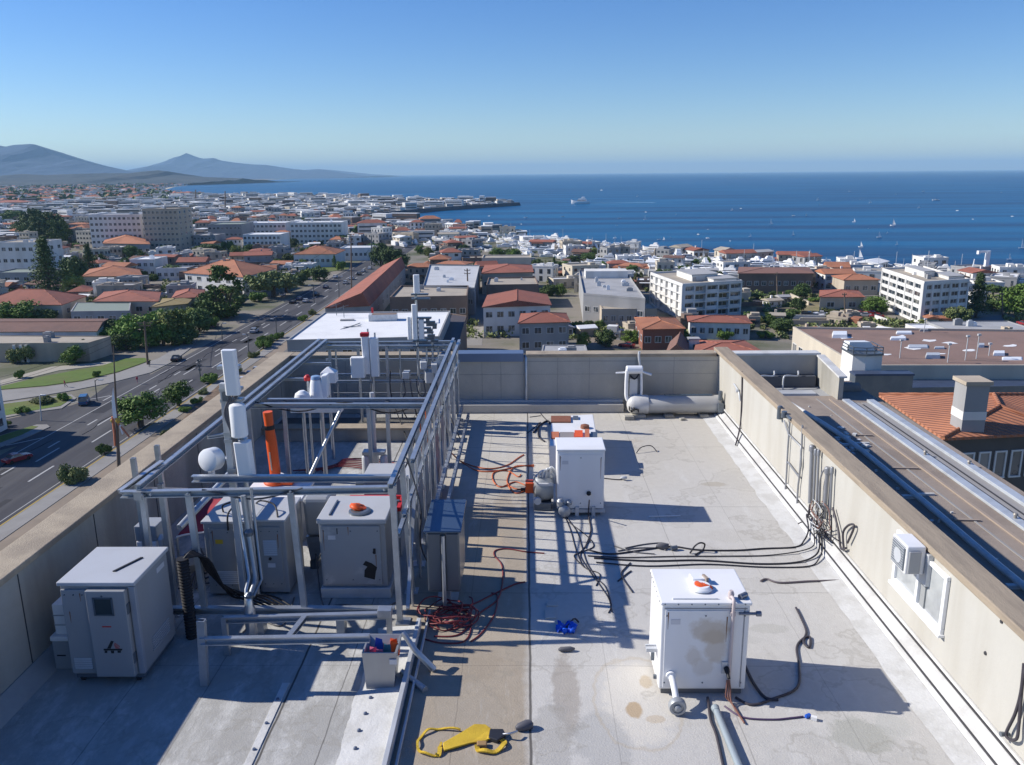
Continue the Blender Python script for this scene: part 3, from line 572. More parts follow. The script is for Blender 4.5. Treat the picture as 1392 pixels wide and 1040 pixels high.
# filter canister with conduit, hanging off the front of the frame
t = thing('filter_canister', 'steel canister hanging under a conduit at the front of the frame', 'canister', (-3.2, 8.75, 0))
ca = WY(343, 868, 8.72)
MB().lathe((ca.x, 8.72, .17), (0, 0, 1), [(0, .05), (.02, .066), (.38, .066), (.42, .05), (.5, .045), (.52, .03)], 16).build('body', M('stainless', (.5, .51, .52), .3, .8, var=.1), t)
MB().tube([(ca.x-.06, 8.74, .35), (ca.x-.07, 8.86, .72), (ca.x-.08, 9.02, .8), (ca.x-.16, 9.08, 1.78)], .022, 8).build('pipe', galv, t)
MB().tube([(ca.x, 8.74, .66), (ca.x-.01, 9.0, .74), (ca.x-.02, 9.06, .8), (ca.x-.09, 9.1, 1.82)], .032, 8, ).tube([(ca.x+.03, 8.8, .66), (ca.x+.05, 9.08, .74), (ca.x-.0, 9.14, 1.9)], .018, 7).build('conduit', M('dull_conduit', (.34, .36, .38), .45, .5), t)
MB().lathe((ca.x-.055, 9.08, 1.32), (0, 0, 1), [(0, .05), (.05, .06), (.09, .03)], 10).lathe((ca.x, 8.74, .68), (0, 0, 1), [(0, .05), (.04, .055), (.07, .02)], 10).build('coupling', cab_dark, t)
# ------------------------------------------------------------------ antennas
ant_w = M('antenna_white', (.80, .81, .82), .35, var=.03, col2=(.66, .66, .65), amt=.3, spec=.45)
def panel_ant(mb, x, y, z0, z1, w, d, lean=0.0, m=0):
    pr = [(-w/2, -d/2+.02), (-w/2+.02, -d/2), (w/2-.02, -d/2), (w/2, -d/2+.02), (w/2, d/2-.01), (w/2-.01, d/2), (-w/2+.01, d/2), (-w/2, d/2-.01)]
    n = len(pr); a = [V((x+p, y+q, z0)) for p, q in pr]; b = [V((x+p+lean, y+q, z1)) for p, q in pr]
    mb.add(a+b, [tuple(range(n-1, -1, -1)), tuple(range(n, 2*n))]+[(i, (i+1) % n, (i+1) % n+n, i+n) for i in range(n)], m)
YA = 9.85
t = thing('cell_antenna', 'stack of three white antenna panels on a tall mast at the left of the frame', 'antenna', (-3.6, YA, 0))
zz = lambda v: WY(322, v, YA).z
xa = WY(322, 560, YA).x
mb = MB(); panel_ant(mb, xa-.0, YA-.06, zz(535), zz(474), .17, .10, -.01); mb.build('panel', ant_w, t, .006)
MB().lathe((xa+.02, YA-.03, zz(592)), (0, 0, 1), [(0, .095), (.015, .105), (zz(552)-zz(592), .10), (zz(549)-zz(592), .09), (zz(547)-zz(592), .04)], 18).build('drum', ant_w, t)
mb = MB(); panel_ant(mb, xa+.07, YA-.05, zz(645), zz(598), .19, .16, -.02); mb.build('radio_unit', ant_w, t, .012)
MB().tube([(xa+.03, YA+.08, 0), (xa-.02, YA+.08, zz(480))], .03, 10).build('mast', galv, t)
MB().box((xa-.20, YA+.02, 0), (xa-.12, YA+.10, zz(522))).build('side_mast', zinc, t, .006)
mb = MB()
for v in (500, 530, 545, 590, 600, 640): mb.box((xa-.20, YA, zz(v)-.02), (xa+.07, YA+.12, zz(v)+.02))
mb.build('clamp', galv, t)
mb = MB()
mb.lathe((xa-.1, YA+.05, zz(528)), (0, 0, 1), [(0, .04), (.05, .045), (.09, .03)], 10).box((xa-.16, YA-.02, zz(545)), (xa-.08, YA+.07, zz(533))); mb.build('filter_box', cab_dark, t)
mb = MB()
for k in range(4): mb.tube(smooth_path([(xa-.05+.03*k, YA, zz(536)), (xa-.14+.02*k, YA-.05, zz(560)), (xa-.06+.02*k, YA-.08, zz(592)), (xa-.08+.03*k, YA+.02, zz(650))]), .01, 6)
mb.build('jumper_cable', rubber_grey, t)
# round dish
dz = WY(285, 626, 10.0)
t = thing('dish_antenna', 'round white drum dish on the left rail near the antenna stack', 'dish', dz)
MB().lathe(dz+V((.06, .1, 0)), (-.35, -1, .15), [(0, .06), (.02, .145), (.03, .15), (.17, .15), (.185, .145), (.20, .11), (.205, .02)], 24).build('radome', ant_w, t)
MB().tube([dz+V((.06, .12, 0)), dz+V((.16, .16, -.02)), (xa-.16, YA+.06, dz.z-.02)], .025, 8).build('arm', galv, t)
MB().box(dz+V((-.03, -.02, -.24)), dz+V((.03, .06, -.15))).build('bracket', ant_w, t)
# white lid under the stack and the orange arm
t = thing('equipment_cabinet', 'white topped low cabinet under the orange standpipe in the middle of the frame', 'cabinet', (-3.9, 12, 0))
MB().box((-4.35, 11.7, 0), (-3.45, 12.5, .68)).build('body', cab_grey, t, .01); MB().box((-4.38, 11.66, .683), (-3.42, 12.53, .73)).build('lid', ant_w, t, .008)
ob = WY(374, 636, 12.35); ot = WY(364, 563, 12.35)
t = thing('orange_standpipe', 'bright orange upright standpipe with black band and clamp at its foot', 'pipe', (ob.x, 12.35, .73))
ax = (ot-V((ob.x, 12.35, .76)))
MB().lathe((ob.x, 12.35, .80), ax, [(0, .075), (.1, .085), (ax.length*.55, .085), (ax.length*.78, .07), (ax.length, .075)], 14).build('tube', orange, t)
MB().lathe(V((ob.x, 12.35, .80))+ax*.74, ax, [(0, .078), (.07, .078)], 14).build('band', black, t)
MB().lathe((ob.x, 12.35, .731), (0, 0, 1), [(0, .19), (.03, .2), (.08, .17), (.11, .12)], 16).box((ob.x+.05, 12.2, .74), (ob.x+.30, 12.4, .83)).build('clamp', orange, t)
MB().tube([V((ob.x-.02, 12.26, .80))+ax*.15, V((ob.x-.02, 12.26, .80))+ax*.42], .012, 6).build('handle', M('brushed_pull', (.6, .5, .42), .4, .5), t)
MB().lathe((ob.x, 12.35, .80), (0, 0, 1), [(.03, .135), (.05, .135)], 16).build('ring', cab_white, t)
# drums and brackets at the left rear bay
p = WY(430, 525, 14.2)
t = thing('cell_antenna', 'white drum antenna with blue top and sloping shoulder, left rear of the frame', 'antenna', (p.x, 14.2, 0))
MB().lathe((p.x, 14.2, WY(430, 545, 14.2).z), (0, 0, 1), [(0, .10), (.03, .14), (.33, .11), (.40, .09)], 18).build('drum', ant_w, t)
MB().lathe((p.x, 14.2, WY(430, 515, 14.2).z), (0, 0, 1), [(0, .092), (.05, .08), (.06, .05)], 18).build('cap', M('blue_cap', (.22, .33, .5), .4), t)
MB().hexa([V((p.x+.08, 14.15, p.z-.28)), V((p.x+.2, 14.15, p.z-.2)), V((p.x+.2, 14.35, p.z-.2)), V((p.x+.08, 14.35, p.z-.28))], [V((p.x+.1, 14.15, p.z+.2)), V((p.x+.22, 14.15, p.z+.22)), V((p.x+.22, 14.35, p.z+.22)), V((p.x+.1, 14.35, p.z+.2))]).build('shoulder', ant_w, t, .02)
MB().tube([(p.x+.05, 14.25, 0), (p.x+.05, 14.25, p.z-.2)], .04, 8).build('mast', galv, t)
p = WY(411, 540, 14.0)
t = thing('cell_antenna', 'low white domed antenna left of the blue topped drum', 'antenna', (p.x, 14, 0))
MB().lathe((p.x, 14.0, p.z-.16), (0, 0, 1), [(0, .14), (.15, .145), (.23, .12), (.28, .05)], 18).build('dome', ant_w, t); MB().tube([(p.x, 14.0, 0), (p.x, 14.0, p.z-.16)], .03, 8).build('mast', galv, t)
MB().box((p.x-.2, 13.9, p.z-.26), (p.x+.7, 14.1, p.z-.165)).build('shelf', ant_w, t, .006)
p = WY(449, 510, 15.5)
t = thing('cell_antenna', 'white wedge shaped antenna right of the blue topped drum', 'antenna', (p.x, 15.5, 0))
mb = MB().prism([(p.x-.17, 15.4), (p.x+.12, 15.4), (p.x+.12, 15.65), (p.x-.17, 15.65)], p.z-.14, p.z+.06); mb.hexa([V((p.x-.17, 15.4, p.z+.063)), V((p.x+.12, 15.4, p.z+.063)), V((p.x+.12, 15.65, p.z+.063)), V((p.x-.17, 15.65, p.z+.063))], [V((p.x-.06, 15.5, p.z+.16)), V((p.x-.02, 15.5, p.z+.16)), V((p.x-.02, 15.54, p.z+.16)), V((p.x-.06, 15.54, p.z+.16))]); mb.build('wedge', ant_w, t, .01)
MB().tube([(p.x-.05, 15.55, 0), (p.x-.05, 15.55, p.z-.13)], .03, 8).build('mast', galv, t)
p = WY(396, 520, 14.4)
t = thing('warning_lamp', 'small red lamp cap on a bracket left of the blue topped drum', 'lamp', (p.x+.25, 14.3, 0))
q = WY(418, 517, 14.4); MB().lathe(q, (0, 0, 1), [(0, .06), (.06, .065), (.1, .03)], 12).build('cap', red, t); MB().tube([(q.x, 14.4, 0), (q.x, 14.4, q.z)], .02, 6).build('stem', galv, t)
# rear pair with red tape
Y3 = 17.6; zz3 = lambda v: WY(500, v, Y3).z; x3 = WY(500, 490, Y3).x
t = thing('cell_antenna', 'two tall white panels, one with a red taped top, at the rear of the frame', 'antenna', (x3, Y3, 0))
mb = MB(); panel_ant(mb, x3-.02, Y3, zz3(508), zz3(456), .16, .12, -.02); mb.build('panel', ant_w, t, .008)
mb = MB(); panel_ant(mb, x3+.16, Y3-.02, zz3(511), zz3(459), .18, .14, -.0); mb.build('panel', ant_w, t, .008)
MB().box((x3-.13, Y3-.075, zz3(457)), (x3+.05, Y3+.07, zz3(452))).build('red_tape', red, t, .008)
MB().tube([(x3+.08, Y3+.1, 0), (x3+.08, Y3+.1, zz3(460))], .03, 8).build('mast', galv, t)
MB().tube([(x3+.17, Y3+.06, zz3(459)), (x3+.17, Y3+.06, zz3(453))], .02, 8).build('tip', galv, t)
t = thing('cell_antenna', 'boxy white rounded radio unit left of the red taped panels', 'antenna', (x3-.25, Y3, 0))
mb = MB(); panel_ant(mb, x3-.2, Y3-.1, zz3(511), zz3(484), .30, .2); mb.build('radio_unit', ant_w, t, .05); MB().tube([(x3-.2, Y3+.05, 0), (x3-.2, Y3+.05, zz3(490))], .025, 8).build('mast', galv, t)
# tall mast with panels, right rear
Y4 = 17.9; zz4 = lambda v: WY(567, v, Y4).z; x4 = WY(567, 480, Y4).x
t = thing('cell_antenna', 'tall mast with slim white panels rising above the white roof behind', 'antenna', (x4, Y4, 0))
MB().tube([(x4+.02, Y4, 0), (x4+.02, Y4, zz4(378))], .028, 8).build('mast', galv, t)
mb = MB(); panel_ant(mb, x4+.05, Y4-.06, zz4(398), zz4(373), .13, .1); mb.build('panel', ant_w, t, .015)
mb = MB(); panel_ant(mb, x4-.02, Y4-.08, zz4(460), zz4(413), .11, .1); mb.build('panel', ant_w, t, .01)
mb = MB(); panel_ant(mb, x4+.12, Y4-.03, zz4(460), zz4(434), .12, .1); mb.build('panel', ant_w, t, .01)
mb = MB(); panel_ant(mb, x4-.14, Y4-.03, zz4(461), zz4(430), .10, .1); mb.build('panel', ant_w, t, .01)
mb = MB(); random.seed(5)
for v in (400, 406, 432, 438, 446, 452, 458, 463, 470): mb.box((x4-.08, Y4-.06, zz4(v)-.02), (x4+.12+random.random()*.28, Y4+.06, zz4(v)+.015))
for k in range(9): mb.box((x4+.2+random.random()*.18, Y4-.05, zz4(465)+k*.06), (x4+.3+random.random()*.2, Y4+.05, zz4(465)+k*.06+.05))
mb.build('clamp', cab_dark, t)
# remote radio units and bracketry on the rear shelf
t = thing('radio_cluster', 'cluster of small radio boxes and brackets on the rear shelf of the frame', 'radio unit', (-2.2, 18, 1.1))
mb = MB(); random.seed(8)
for u, v, w_, h_ in ((583, 512, 12, 16), (590, 500, 8, 12), (600, 508, 14, 10), (596, 494, 7, 14), (610, 500, 8, 10), (552, 510, 9, 9), (575, 496, 9, 10), (603, 484, 10, 6)):
    p = WY(u, v, 17.75); k = 17.9/F; mb.box((p.x-w_*k/2, 17.6+random.random()*.2, p.z-h_*k/2), (p.x+w_*k/2, 17.95, p.z+h_*k/2), rz=random.uniform(-.3, .3))
mb.build('radio_box', zinc, t, .008)
mb = MB()
for u in (580, 588, 596, 606): p = WY(u, 480, 17.9); mb.tube([(p.x, 17.9, 1.1), (p.x, 17.9, p.z+.15)], .022, 6)
for v in (478, 487, 497): p = WY(592, v, 17.9); mb.tube([(p.x-.3, 17.9, p.z), (p.x+.3, 17.9, p.z)], .018, 6)
mb.build('bracket', galv, t)
mb = MB()
for k in range(7): a = WY(548+k*9, 515, 17.8); mb.tube(smooth_path([a, a+V((.05, -.1, -.3)), a+V((.15*(k % 3)-.1, .1, -.6)), a+V((.1*(k % 2), .3, -1.0))]), .014, 6)
mb.build('jumper_cable', rubber_grey, t)
t = thing('radio_cluster', 'small stand with paired grey cylinders behind the flat topped box', 'radio unit', (-2.4, 14.2, 0))
for k, u in enumerate((497, 522)):
    p = WY(u, 618, 14.0); MB().lathe((p.x, 14.0, .15), (0, 0, 1), [(0, .06), (.02, .075), (.42, .075), (.46, .05)], 12).build('cylinder', zinc, t)
p = WY(509, 605, 14.1); MB().box((p.x-.2, 13.95, .62), (p.x+.2, 14.15, .68)).box((p.x-.06, 14.0, .15), (p.x+.06, 14.15, .62)).build('yoke', galv, t)
MB().tube([(p.x, 14.1, 0), (p.x, 14.1, 1.75)], .04, 8).build('mast', zinc, t)
MB().box((p.x-.32, 13.8, 0), (p.x+.34, 14.3, .15)).build('base', cab_dark, t, .01)
# grey box on the left and the red tarpaulin
p = WY(208, 728, 9.75)
t = thing('junction_box', 'small grey box with a white lower half behind the big cabinet', 'box', (p.x, 9.75, 0))
MB().box((p.x-.16, 9.6, 1.0), (p.x+.12, 9.9, 1.2)).build('body', cab_grey, t, .01); MB().box((p.x-.15, 9.59, .80), (p.x+.11, 9.9, .996)).build('lower_half', ant_w, t, .01)
MB().chan((p.x, 9.8, 0), (p.x, 9.8, .8), .06, .06, upv=(0, 1, 0)).build('post', galv, t)
MB().lathe((p.x+.17, 9.62, .83), (0, 0, 1), [(0, .04), (.06, .05), (.12, .045), (.2, .05), (.25, .02)], 10).build('fitting', zinc, t)
t = thing('red_tarpaulin', 'dark red tarpaulin with a pale hem stretched between the parapet and cabinets', 'tarpaulin', (-4.6, 11.2, .5))
a, b, c, d = W(240, 731, .62), W(279, 722, .66), W(303, 676, .8), W(284, 676, .8)
mb = MB(); g = 10; vs = []
for i in range(g+1):
    for j in range(g+1):
        s_, r_ = i/g, j/g; p = a.lerp(b, s_).lerp(d.lerp(c, s_), r_); p.z += noise.noise(p*3)*.05; vs.append(p)
mb.add(vs, [(i*(g+1)+j, (i+1)*(g+1)+j, (i+1)*(g+1)+j+1, i*(g+1)+j+1) for i in range(g) for j in range(g)], 0, True); ob_ = mb.build('sheet', M('red_canvas', (.28, .035, .05), .8, var=.2, scale=8), t)
ob_.modifiers.new('thick', 'SOLIDIFY').thickness = .012
MB().tube([vs[i*(g+1)] for i in range(g+1)], .014, 6).build('hem', cab_white, t)
MB().tube([a, V((a.x, a.y, 0))], .02, 8).tube([d, V((d.x, d.y, 0))], .02, 8).build('pole', galv, t)
# cables hung along the frame
for k, (pts, nm) in enumerate((([(FXR-.05, 9.5, ZT-.05), (FXR-.04, 11, ZT-.22), (FXR-.06, 13.1, ZT-.06), (FXR-.02, 15.2, ZT-.25), (FXR-.05, 18.1, ZT-.06)], 'dark cable sagging along the inside of the right frame rail'), ([(FXR+.06, 10.2, ZT+.1), (FXR+.2, 10.3, 1.2), (FXR+.16, 10.5, .5), (FXR+.3, 10.7, .02)], 'thin cable dropping from the right frame rail to the roof near the dark panel'), ([(-4.5, FYM, ZT+.06), (-3.8, FYM+.05, ZT-.12), (-3.0, FYM, ZT+.05), (-2.3, FYM+.05, ZT-.15), (-1.7, FYM, ZT+.04)], 'cable looping under the middle crossbar of the frame'), ([(-3.9, FY0+.02, ZT+.05), (-3.3, FY0+.08, ZT-.1), (-2.7, FY0+.06, ZT+.05)], 'short cable slung below the front crossbar'), ([(-3.0, 17.7, 1.3), (-2.95, 17.3, .9), (-2.7, 16.9, .34), (-2.3, 15.9, .02), (-1.9, 15.4, .02)], 'black cable falling from the rear antennas over the kerb'), ([(FXR-.02, 16.4, ZT), (FXR-.1, 16.5, 1.1), (FXR+.02, 16.6, .6), (FXR+.2, 16.8, .02)], 'grey cable hanging down a rear post on the right'))):
    tag(MB().tube(smooth_path(pts), .012, 6).build('hanging_cable', (black, rubber_grey)[k % 2], origin=pts[0]), nm, 'cable')
# screws, louvres, stickers and rust runs on the cabinets
rust = M('rust_run', (.24, .12, .06), .85, var=.3, scale=30); stick = M('sticker_white', (.6, .6, .62)); ywl = M('warning_yellow', (.6, .42, .05), .5)
def details(root, x0, x1, y0, z0, z1, louv=None, plate=None, runs=(), right=None):
    mb = MB()
    for x in (x0+.035, (x0+x1)/2, x1-.035):
        for z in (z0+.04, z1-.04): mb.lathe((x, y0, z), (0, -1, 0), [(0, .010), (.005, .009), (.006, .004)], 6)
    mb._build('screw_row', cab_dark, root)
    if louv:
        a, b, c, d = louv; mb = MB()
        for i in range(int((d-c)/.028)): mb.hexa([V((a, y0-.012, c+i*.028)), V((b, y0-.012, c+i*.028)), V((b, y0-.001, c+i*.028)), V((a, y0-.001, c+i*.028))], [V((a, y0-.004, c+i*.028+.016)), V((b, y0-.004, c+i*.028+.016)), V((b, y0-.001, c+i*.028+.016)), V((a, y0-.001, c+i*.028+.016))])
        mb._build('louvre', zinc, root)
    if plate: a, c, m_ = plate; MB().box((a, y0-.003, c), (a+.10, y0-.0005, c+.06)).build('label_plate', m_, root)
    mb = MB()
    for x, z, l in runs: mb.add([V((x-.006, y0-.0012, z)), V((x+.007, y0-.0012, z)), V((x+.002, y0-.0012, z-l)), V((x-.001, y0-.0012, z-l))], [(0, 3, 2, 1)])
    if runs: mb._build('rust_run', rust, root)
    if right:
        X, ya, yb, za, zb = right; mb = MB()
        for i in range(int((zb-za)/.03)): mb.box((X+.001, ya, za+i*.03), (X+.008, yb, za+i*.03+.012))
        mb._build('side_louvre', zinc, root)
CAB = {o['label']: o for o in bpy.data.objects if o.get('category') == 'cabinet'}
for lb, o in CAB.items():
    if lb.startswith('big pale'): details(o, -5.065, -4.80, 8.034, .16, 1.14, (-5.03, -4.83, .2, .36), None, ((-5.0, .9, .14), (-4.86, 1.12, .1)), (-4.27, 8.3, 8.75, .25, .45))
    if lb.startswith('tall grey'): details(o, -4.2, -3.7, 9.984, .14, .98, (-4.14, -3.78, .2, .42), (-4.12, .78, ywl), ((-4.15, .97, .22), (-3.76, .8, .3))); details(o, -3.55, -3.26, 10.02, .14, .98, (-3.5, -3.32, .6, .85), (-3.46, .42, stick), ((-3.3, .9, .2),))
    if lb.startswith('grey cabinet'): details(o, -2.71, -1.93, 9.981, .22, 1.0, None, (-2.62, .84, stick), ((-2.68, .98, .3), (-2.0, .62, .22), (-2.35, 1.02, .12)))
# low clutter between the cabinets
t = thing('timber_block', 'pale timber block lying among cables left of the double cabinet', 'block', (-4.0, 9.6, 0))
a = W(262, 762, .1); mb = MB().box((a.x-.25, a.y-.2, 0), (a.x+.3, a.y+.1, .12), rz=.3); mb.build('block', M('weathered_plank', (.36, .33, .28), .8), t, .01)
MB().box((a.x-.2, a.y+.15, 0), (a.x+.4, a.y+.4, .1), rz=-.2).build('plank', M('weathered_plank', (.36, .33, .28), .8), t, .01)
for k in range(5):
    cable('loose_cable', 'tangle of dark cables on the roof between the two left cabinets', [(243+k*6, 800, .05), (262+3*k, 782-4*k, .03), (280, 765+7*k, .03), (272+9*k, 745+8*k, .2)], .014, rubber_grey, 'cable', 'cables between the left cabinets')
for k, (pts) in enumerate((((430, 828), (470, 822), (505, 832), (540, 818)), ((436, 838), (462, 826), (490, 838), (530, 836)), ((425, 700, .5), (430, 760, .2), (445, 835), (492, 828)), ((400, 812), (384, 850), (350, 842), (330, 860)))):
    cable('loose_cable', 'thin dark cable on the roof below the torn cabinet, near the lower beam', pts, .010, rubber_grey, 'cable', 'cables below the lower beam')
yel = M('yellow_strap', (.62, .42, .04), .7, var=.12, col2=(.42, .27, .03), amt=.5, scale=14, scale2=6, bump=.3, bscale=90)
p = W(501, 830, .1); t = thing('yellow_fitting', 'small yellow plastic fitting under the lower front beam', 'fitting', (p.x, p.y, 0))
MB().lathe((p.x, p.y, 0), (0, 0, 1), [(0, .06), (.12, .05), (.16, .02)], 9).box((p.x-.05, p.y-.02, .12), (p.x+.05, p.y+.02, .17)).build('body', yel, t)
# ------------------------------------------------------------------ white boxes on the right
stain_white = M('stained_white', (.80, .80, .80), .38, var=.025, col2=(.68, .66, .62), amt=.4, scale=2, scale2=1.7, spec=.45, streak=True)
def stain(m, blobs, col):
    """brown weather stains with a place and outline of their own (object space)"""
    n, l = m.node_tree.nodes, m.node_tree.links; p = n['Principled BSDF']; tc = n.new('ShaderNodeTexCoord'); cur = p.inputs['Base Color'].links[0].from_socket
    nz = n.new('ShaderNodeTexNoise'); nz.inputs['Scale'].default_value = 7; nz.inputs['Detail'].default_value = 7; l.new(tc.outputs['Object'], nz.inputs['Vector'])
    for x, z, rx_, rz_, a in blobs:
        mp = n.new('ShaderNodeMapping'); mp.vector_type = 'POINT'; mp.inputs['Location'].default_value = (-x/rx_, 0, -z/rz_); mp.inputs['Scale'].default_value = (1/rx_, 0, 1/rz_); l.new(tc.outputs['Object'], mp.inputs[0])
        ln = n.new('ShaderNodeVectorMath'); ln.operation = 'LENGTH'; l.new(mp.outputs[0], ln.inputs[0])
        ad = n.new('ShaderNodeMath'); ad.operation = 'MULTIPLY_ADD'; ad.inputs[1].default_value = 1.6; l.new(nz.outputs['Fac'], ad.inputs[0]); l.new(ln.outputs['Value'], ad.inputs[2])
        r = n.new('ShaderNodeMapRange'); r.inputs[1].default_value, r.inputs[2].default_value, r.inputs[4].default_value = 1.9, 1.5, a; l.new(ad.outputs[0], r.inputs[0])
        mx = n.new('ShaderNodeMix'); mx.data_type = 'RGBA'; l.new(r.outputs[0], mx.inputs[0]); l.new(cur, mx.inputs[6]); mx.inputs[7].default_value = (*col, 1); cur = mx.outputs[2]
    l.new(cur, p.inputs['Base Color'])
stain(stain_white, ((.08, .78, .22, .16, .55), (.12, .60, .14, .22, .45), (-.1, .5, .10, .12, .35), (.02, .35, .12, .12, .25)), (.45, .35, .23))
t = thing('equipment_cabinet', 'large white cabinet with brown stain on its front, nearest on the right', 'cabinet', (1.88, 8.2, 0))
x0, x1, y0, y1 = 1.42, 2.35, 7.86, 8.60
MB().box((x0, y0, .07), (x1, y1, 1.075)).build('body', cab_white, t, .015)
MB().box((x0-.015, y0-.02, 1.078), (x1+.015, y1+.015, 1.115)).build('lid', cab_white, t, .012)
fp = MB().box((x0+.04, y0-.012, .1), (x1-.18, y0-.001, 1.02)).build('front_panel', stain_white, t, .004)
MB().box((x1-.165, y0-.012, .1), (x1-.07, y0-.001, 1.02)).build('side_strip', cab_white, t, .004)
MB().box((x1-.06, y0-.006, .1), (x1-.052, y0-.001, 1.05)).box((x0+.03, y0-.006, 1.035), (x1-.03, y0-.001, 1.045)).build('seam', M('seam_grey', (.3, .3, .31)), t)
MB().box((x0+.12, y0+.05, 1.116), (x0+.60, y0+.065, 1.13)).build('lid_rib', cab_white, t, .004)
MB().box((x0+.03, y0+.03, 0), (x1-.03, y1-.03, .068)).build('plinth', M('plinth_dark', (.16, .16, .16), .7), t)
pf = MB().tube(smooth_path([(x1-.19, y0+.1, 1.13), (x1-.19, y0-.04, 1.16), (x1-.19, y0-.05, 1.02), (x1-.19, y0-.04, .6), (x1-.19, y0-.03, .1), (x1-.19, y0-.06, .02)]), .018, 8); pf.build('pipe', M('pinkish_pipe', (.52, .45, .44), .5), t)
MB().lathe((x1-.19, y0+.08, 1.115), (0, 0, 1), [(0, .03), (.05, .035), (.09, .02)], 10).box((x1-.215, y0-.06, .98), (x1-.165, y0-.012, 1.02)).build('pipe_clip', M('pinkish_pipe', (.52, .45, .44), .5), t)
MB().tube([(x1-.12, y0-.02, .99), (x1+.09, y0-.02, .99)], .016, 8).tube([(x1-.1, y0+.06, 1.14), (x1-.02, y0+.12, 1.14)], .03, 8).lathe((x1+.06, y0-.02, .99), (1, 0, 0), [(0, .03), (.05, .03)], 8).build('tap', M('brass_tap', (.22, .24, .28), .4, .6), t)
MB().box((x0+.66, y0-.03, .28), (x0+.76, y0-.013, .42)).build('socket_plate', zinc, t, .004)
MB().lathe((x0+.71, y0-.03, .35), (0, -1, -.4), [(0, .03), (.05, .028), (.07, .018), (.13, .016)], 10).build('cable_gland', black, t)
cb = M('copper_cable', (.20, .10, .08), .5)
mb = MB()
for k in range(3): mb.tube(smooth_path([(x0+.705+.012*k, y0-.10, .25), (x0+.70+.02*k, y0-.12, .16), (x0+.70+.02*k, y0-.13-.02*k, .06), (x0+.76, y0-.2-.03*k, .02), (x0+.80, y0-.5, .02)]), .009, 6)
mb.build('cable', cb, t)
details(t, x0+.02, x1-.02, y0-.0125, .12, 1.0, None, (x0+.1, .86, stick), ((x0+.07, 1.0, .2), (x1-.24, .95, .3), (x0+.74, .26, .12)), (x1, 8.1, 8.5, .2, .5))
mb = MB()
for i in range(7): mb.lathe((x0-.016, y0+.05+i*.105, 1.098), (-1, 0, 0), [(0, .009), (.005, .008)], 6).lathe((x0+.03+i*.14, y0-.021, 1.098), (0, -1, 0), [(0, .009), (.005, .008)], 6)
mb._build('lid_screws', cab_dark, t)
# valve on the lower left corner
vb = WY(918, 968, 7.62)
MB().lathe((vb.x, 7.58, .095), (0, -1, 0), [(0, .075), (.02, .092), (.075, .092), (.09, .085), (.091, .06), (.08, .056), (.08, .04), (.10, .036), (.11, .02)], 20).build('blower', M('valve_grey', (.36, .38, .40), .45, .4, var=.2), t)
MB().tube(smooth_path([(vb.x, 7.60, .13), (vb.x-.01, 7.74, .22), (vb.x-.02, 7.845, .25)]), .034, 10).lathe((vb.x-.02, 7.845, .25), (0, -1, 0), [(0, .055), (.03, .055)], 12).build('blower_pipe', ant_w, t)
MB().box((x0-.12, 8.02, .42), (x0-.001, 8.07, .46)).box((x0-.12, 8.09, .42), (x0-.001, 8.12, .46)).build('side_bracket', zinc, t)
MB().box((x0-.035, 8.2, .2), (x0-.001, 8.24, .3)).box((x0-.035, 8.0, .1), (x0-.001, 8.03, .14)).build('hinge', cab_dark, t)
# cap on the lid
p = W(953, 800, 1.12)
t = thing('work_cap', 'orange work cap with white brim lying on the large white cabinet', 'cap', (p.x, p.y, 1.118))
MB().lathe((p.x, p.y, 1.118), (0, 0, 1), [(0, .10), (.012, .125), (.03, .12), (.05, .09)], 18).build('brim', ant_w, t)
mb = MB().lathe((p.x+.02, p.y, 1.145), (.15, -.1, 1), [(0, .10), (.012, .10), (.024, .08), (.030, .03)], 14)
for q in mb.v: q += V(noise.noise_vector(q*12))*.025
mb.build('crown', orange, t)
MB().box((p.x-.08, p.y+.12, 1.118), (p.x+.08, p.y+.26, 1.17), rz=.1).build('paper_fold', ant_w, t, .01); MB().box((p.x+.06, p.y+.1, 1.125), (p.x+.09, p.y+.2, 1.19), rz=.3).build('buckle', M('brown_batten', (.33, .27, .22)), t)
# pole and hoses to the lower edge
a, b = W(972, 962, .05), W(1012, 1060, .05)
t = tag(MB().tube([a, b], .036, 12).lathe(a, a-b, [(-.06, .04), (0, .045), (.02, .03)], 12).build('drain_pipe', M('pipe_bluegrey', (.36, .42, .45), .35, .3, var=.1), origin=a), 'grey blue pipe running from the large white cabinet to the bottom edge', 'pipe')
hose = M('hose_dark', (.055, .05, .06), .5)
cable('hose', 'dark hose looping from the large white cabinet up across the roof', [(1000, 948), (1022, 958), (1050, 950), (1083, 935), (1086, 905), (1083, 880), (1092, 868), (1101, 866), (1100, 880), (1092, 872), (1096, 858), (1088, 838), (1082, 826)], .014, hose, 'hose')
cable('hose', 'short dark hose coming out under the right side of the large white cabinet', [(1012, 903), (1024, 928), (1040, 948), (1058, 951)], .017, hose, 'hose')
cable('hose', 'thin dark cable from the large white cabinet ending in a blue plug', [(985, 960), (1010, 975), (1050, 978), (1075, 976), (1092, 974)], .010, M('purple_cable', (.09, .06, .12), .5), 'cable')
p = W(1098, 973, .02); t = thing('cable_plug', 'small blue and white plug at the end of the thin cable', 'plug', p)
MB().box((p.x-.035, p.y-.02, .002), (p.x+.035, p.y+.015, .04), rz=.5).build('body', M('blue_plastic', (.02, .10, .5), .4), t, .01); MB().box((p.x+.02, p.y-.06, .002), (p.x+.08, p.y-.02, .04), rz=-.4).build('pin', cab_white, t)
cable('hose', 'dark hose beside the grey blue pipe at the bottom edge', [(962, 948), (966, 978), (974, 1000), (984, 1045)], .014, hose, 'hose')
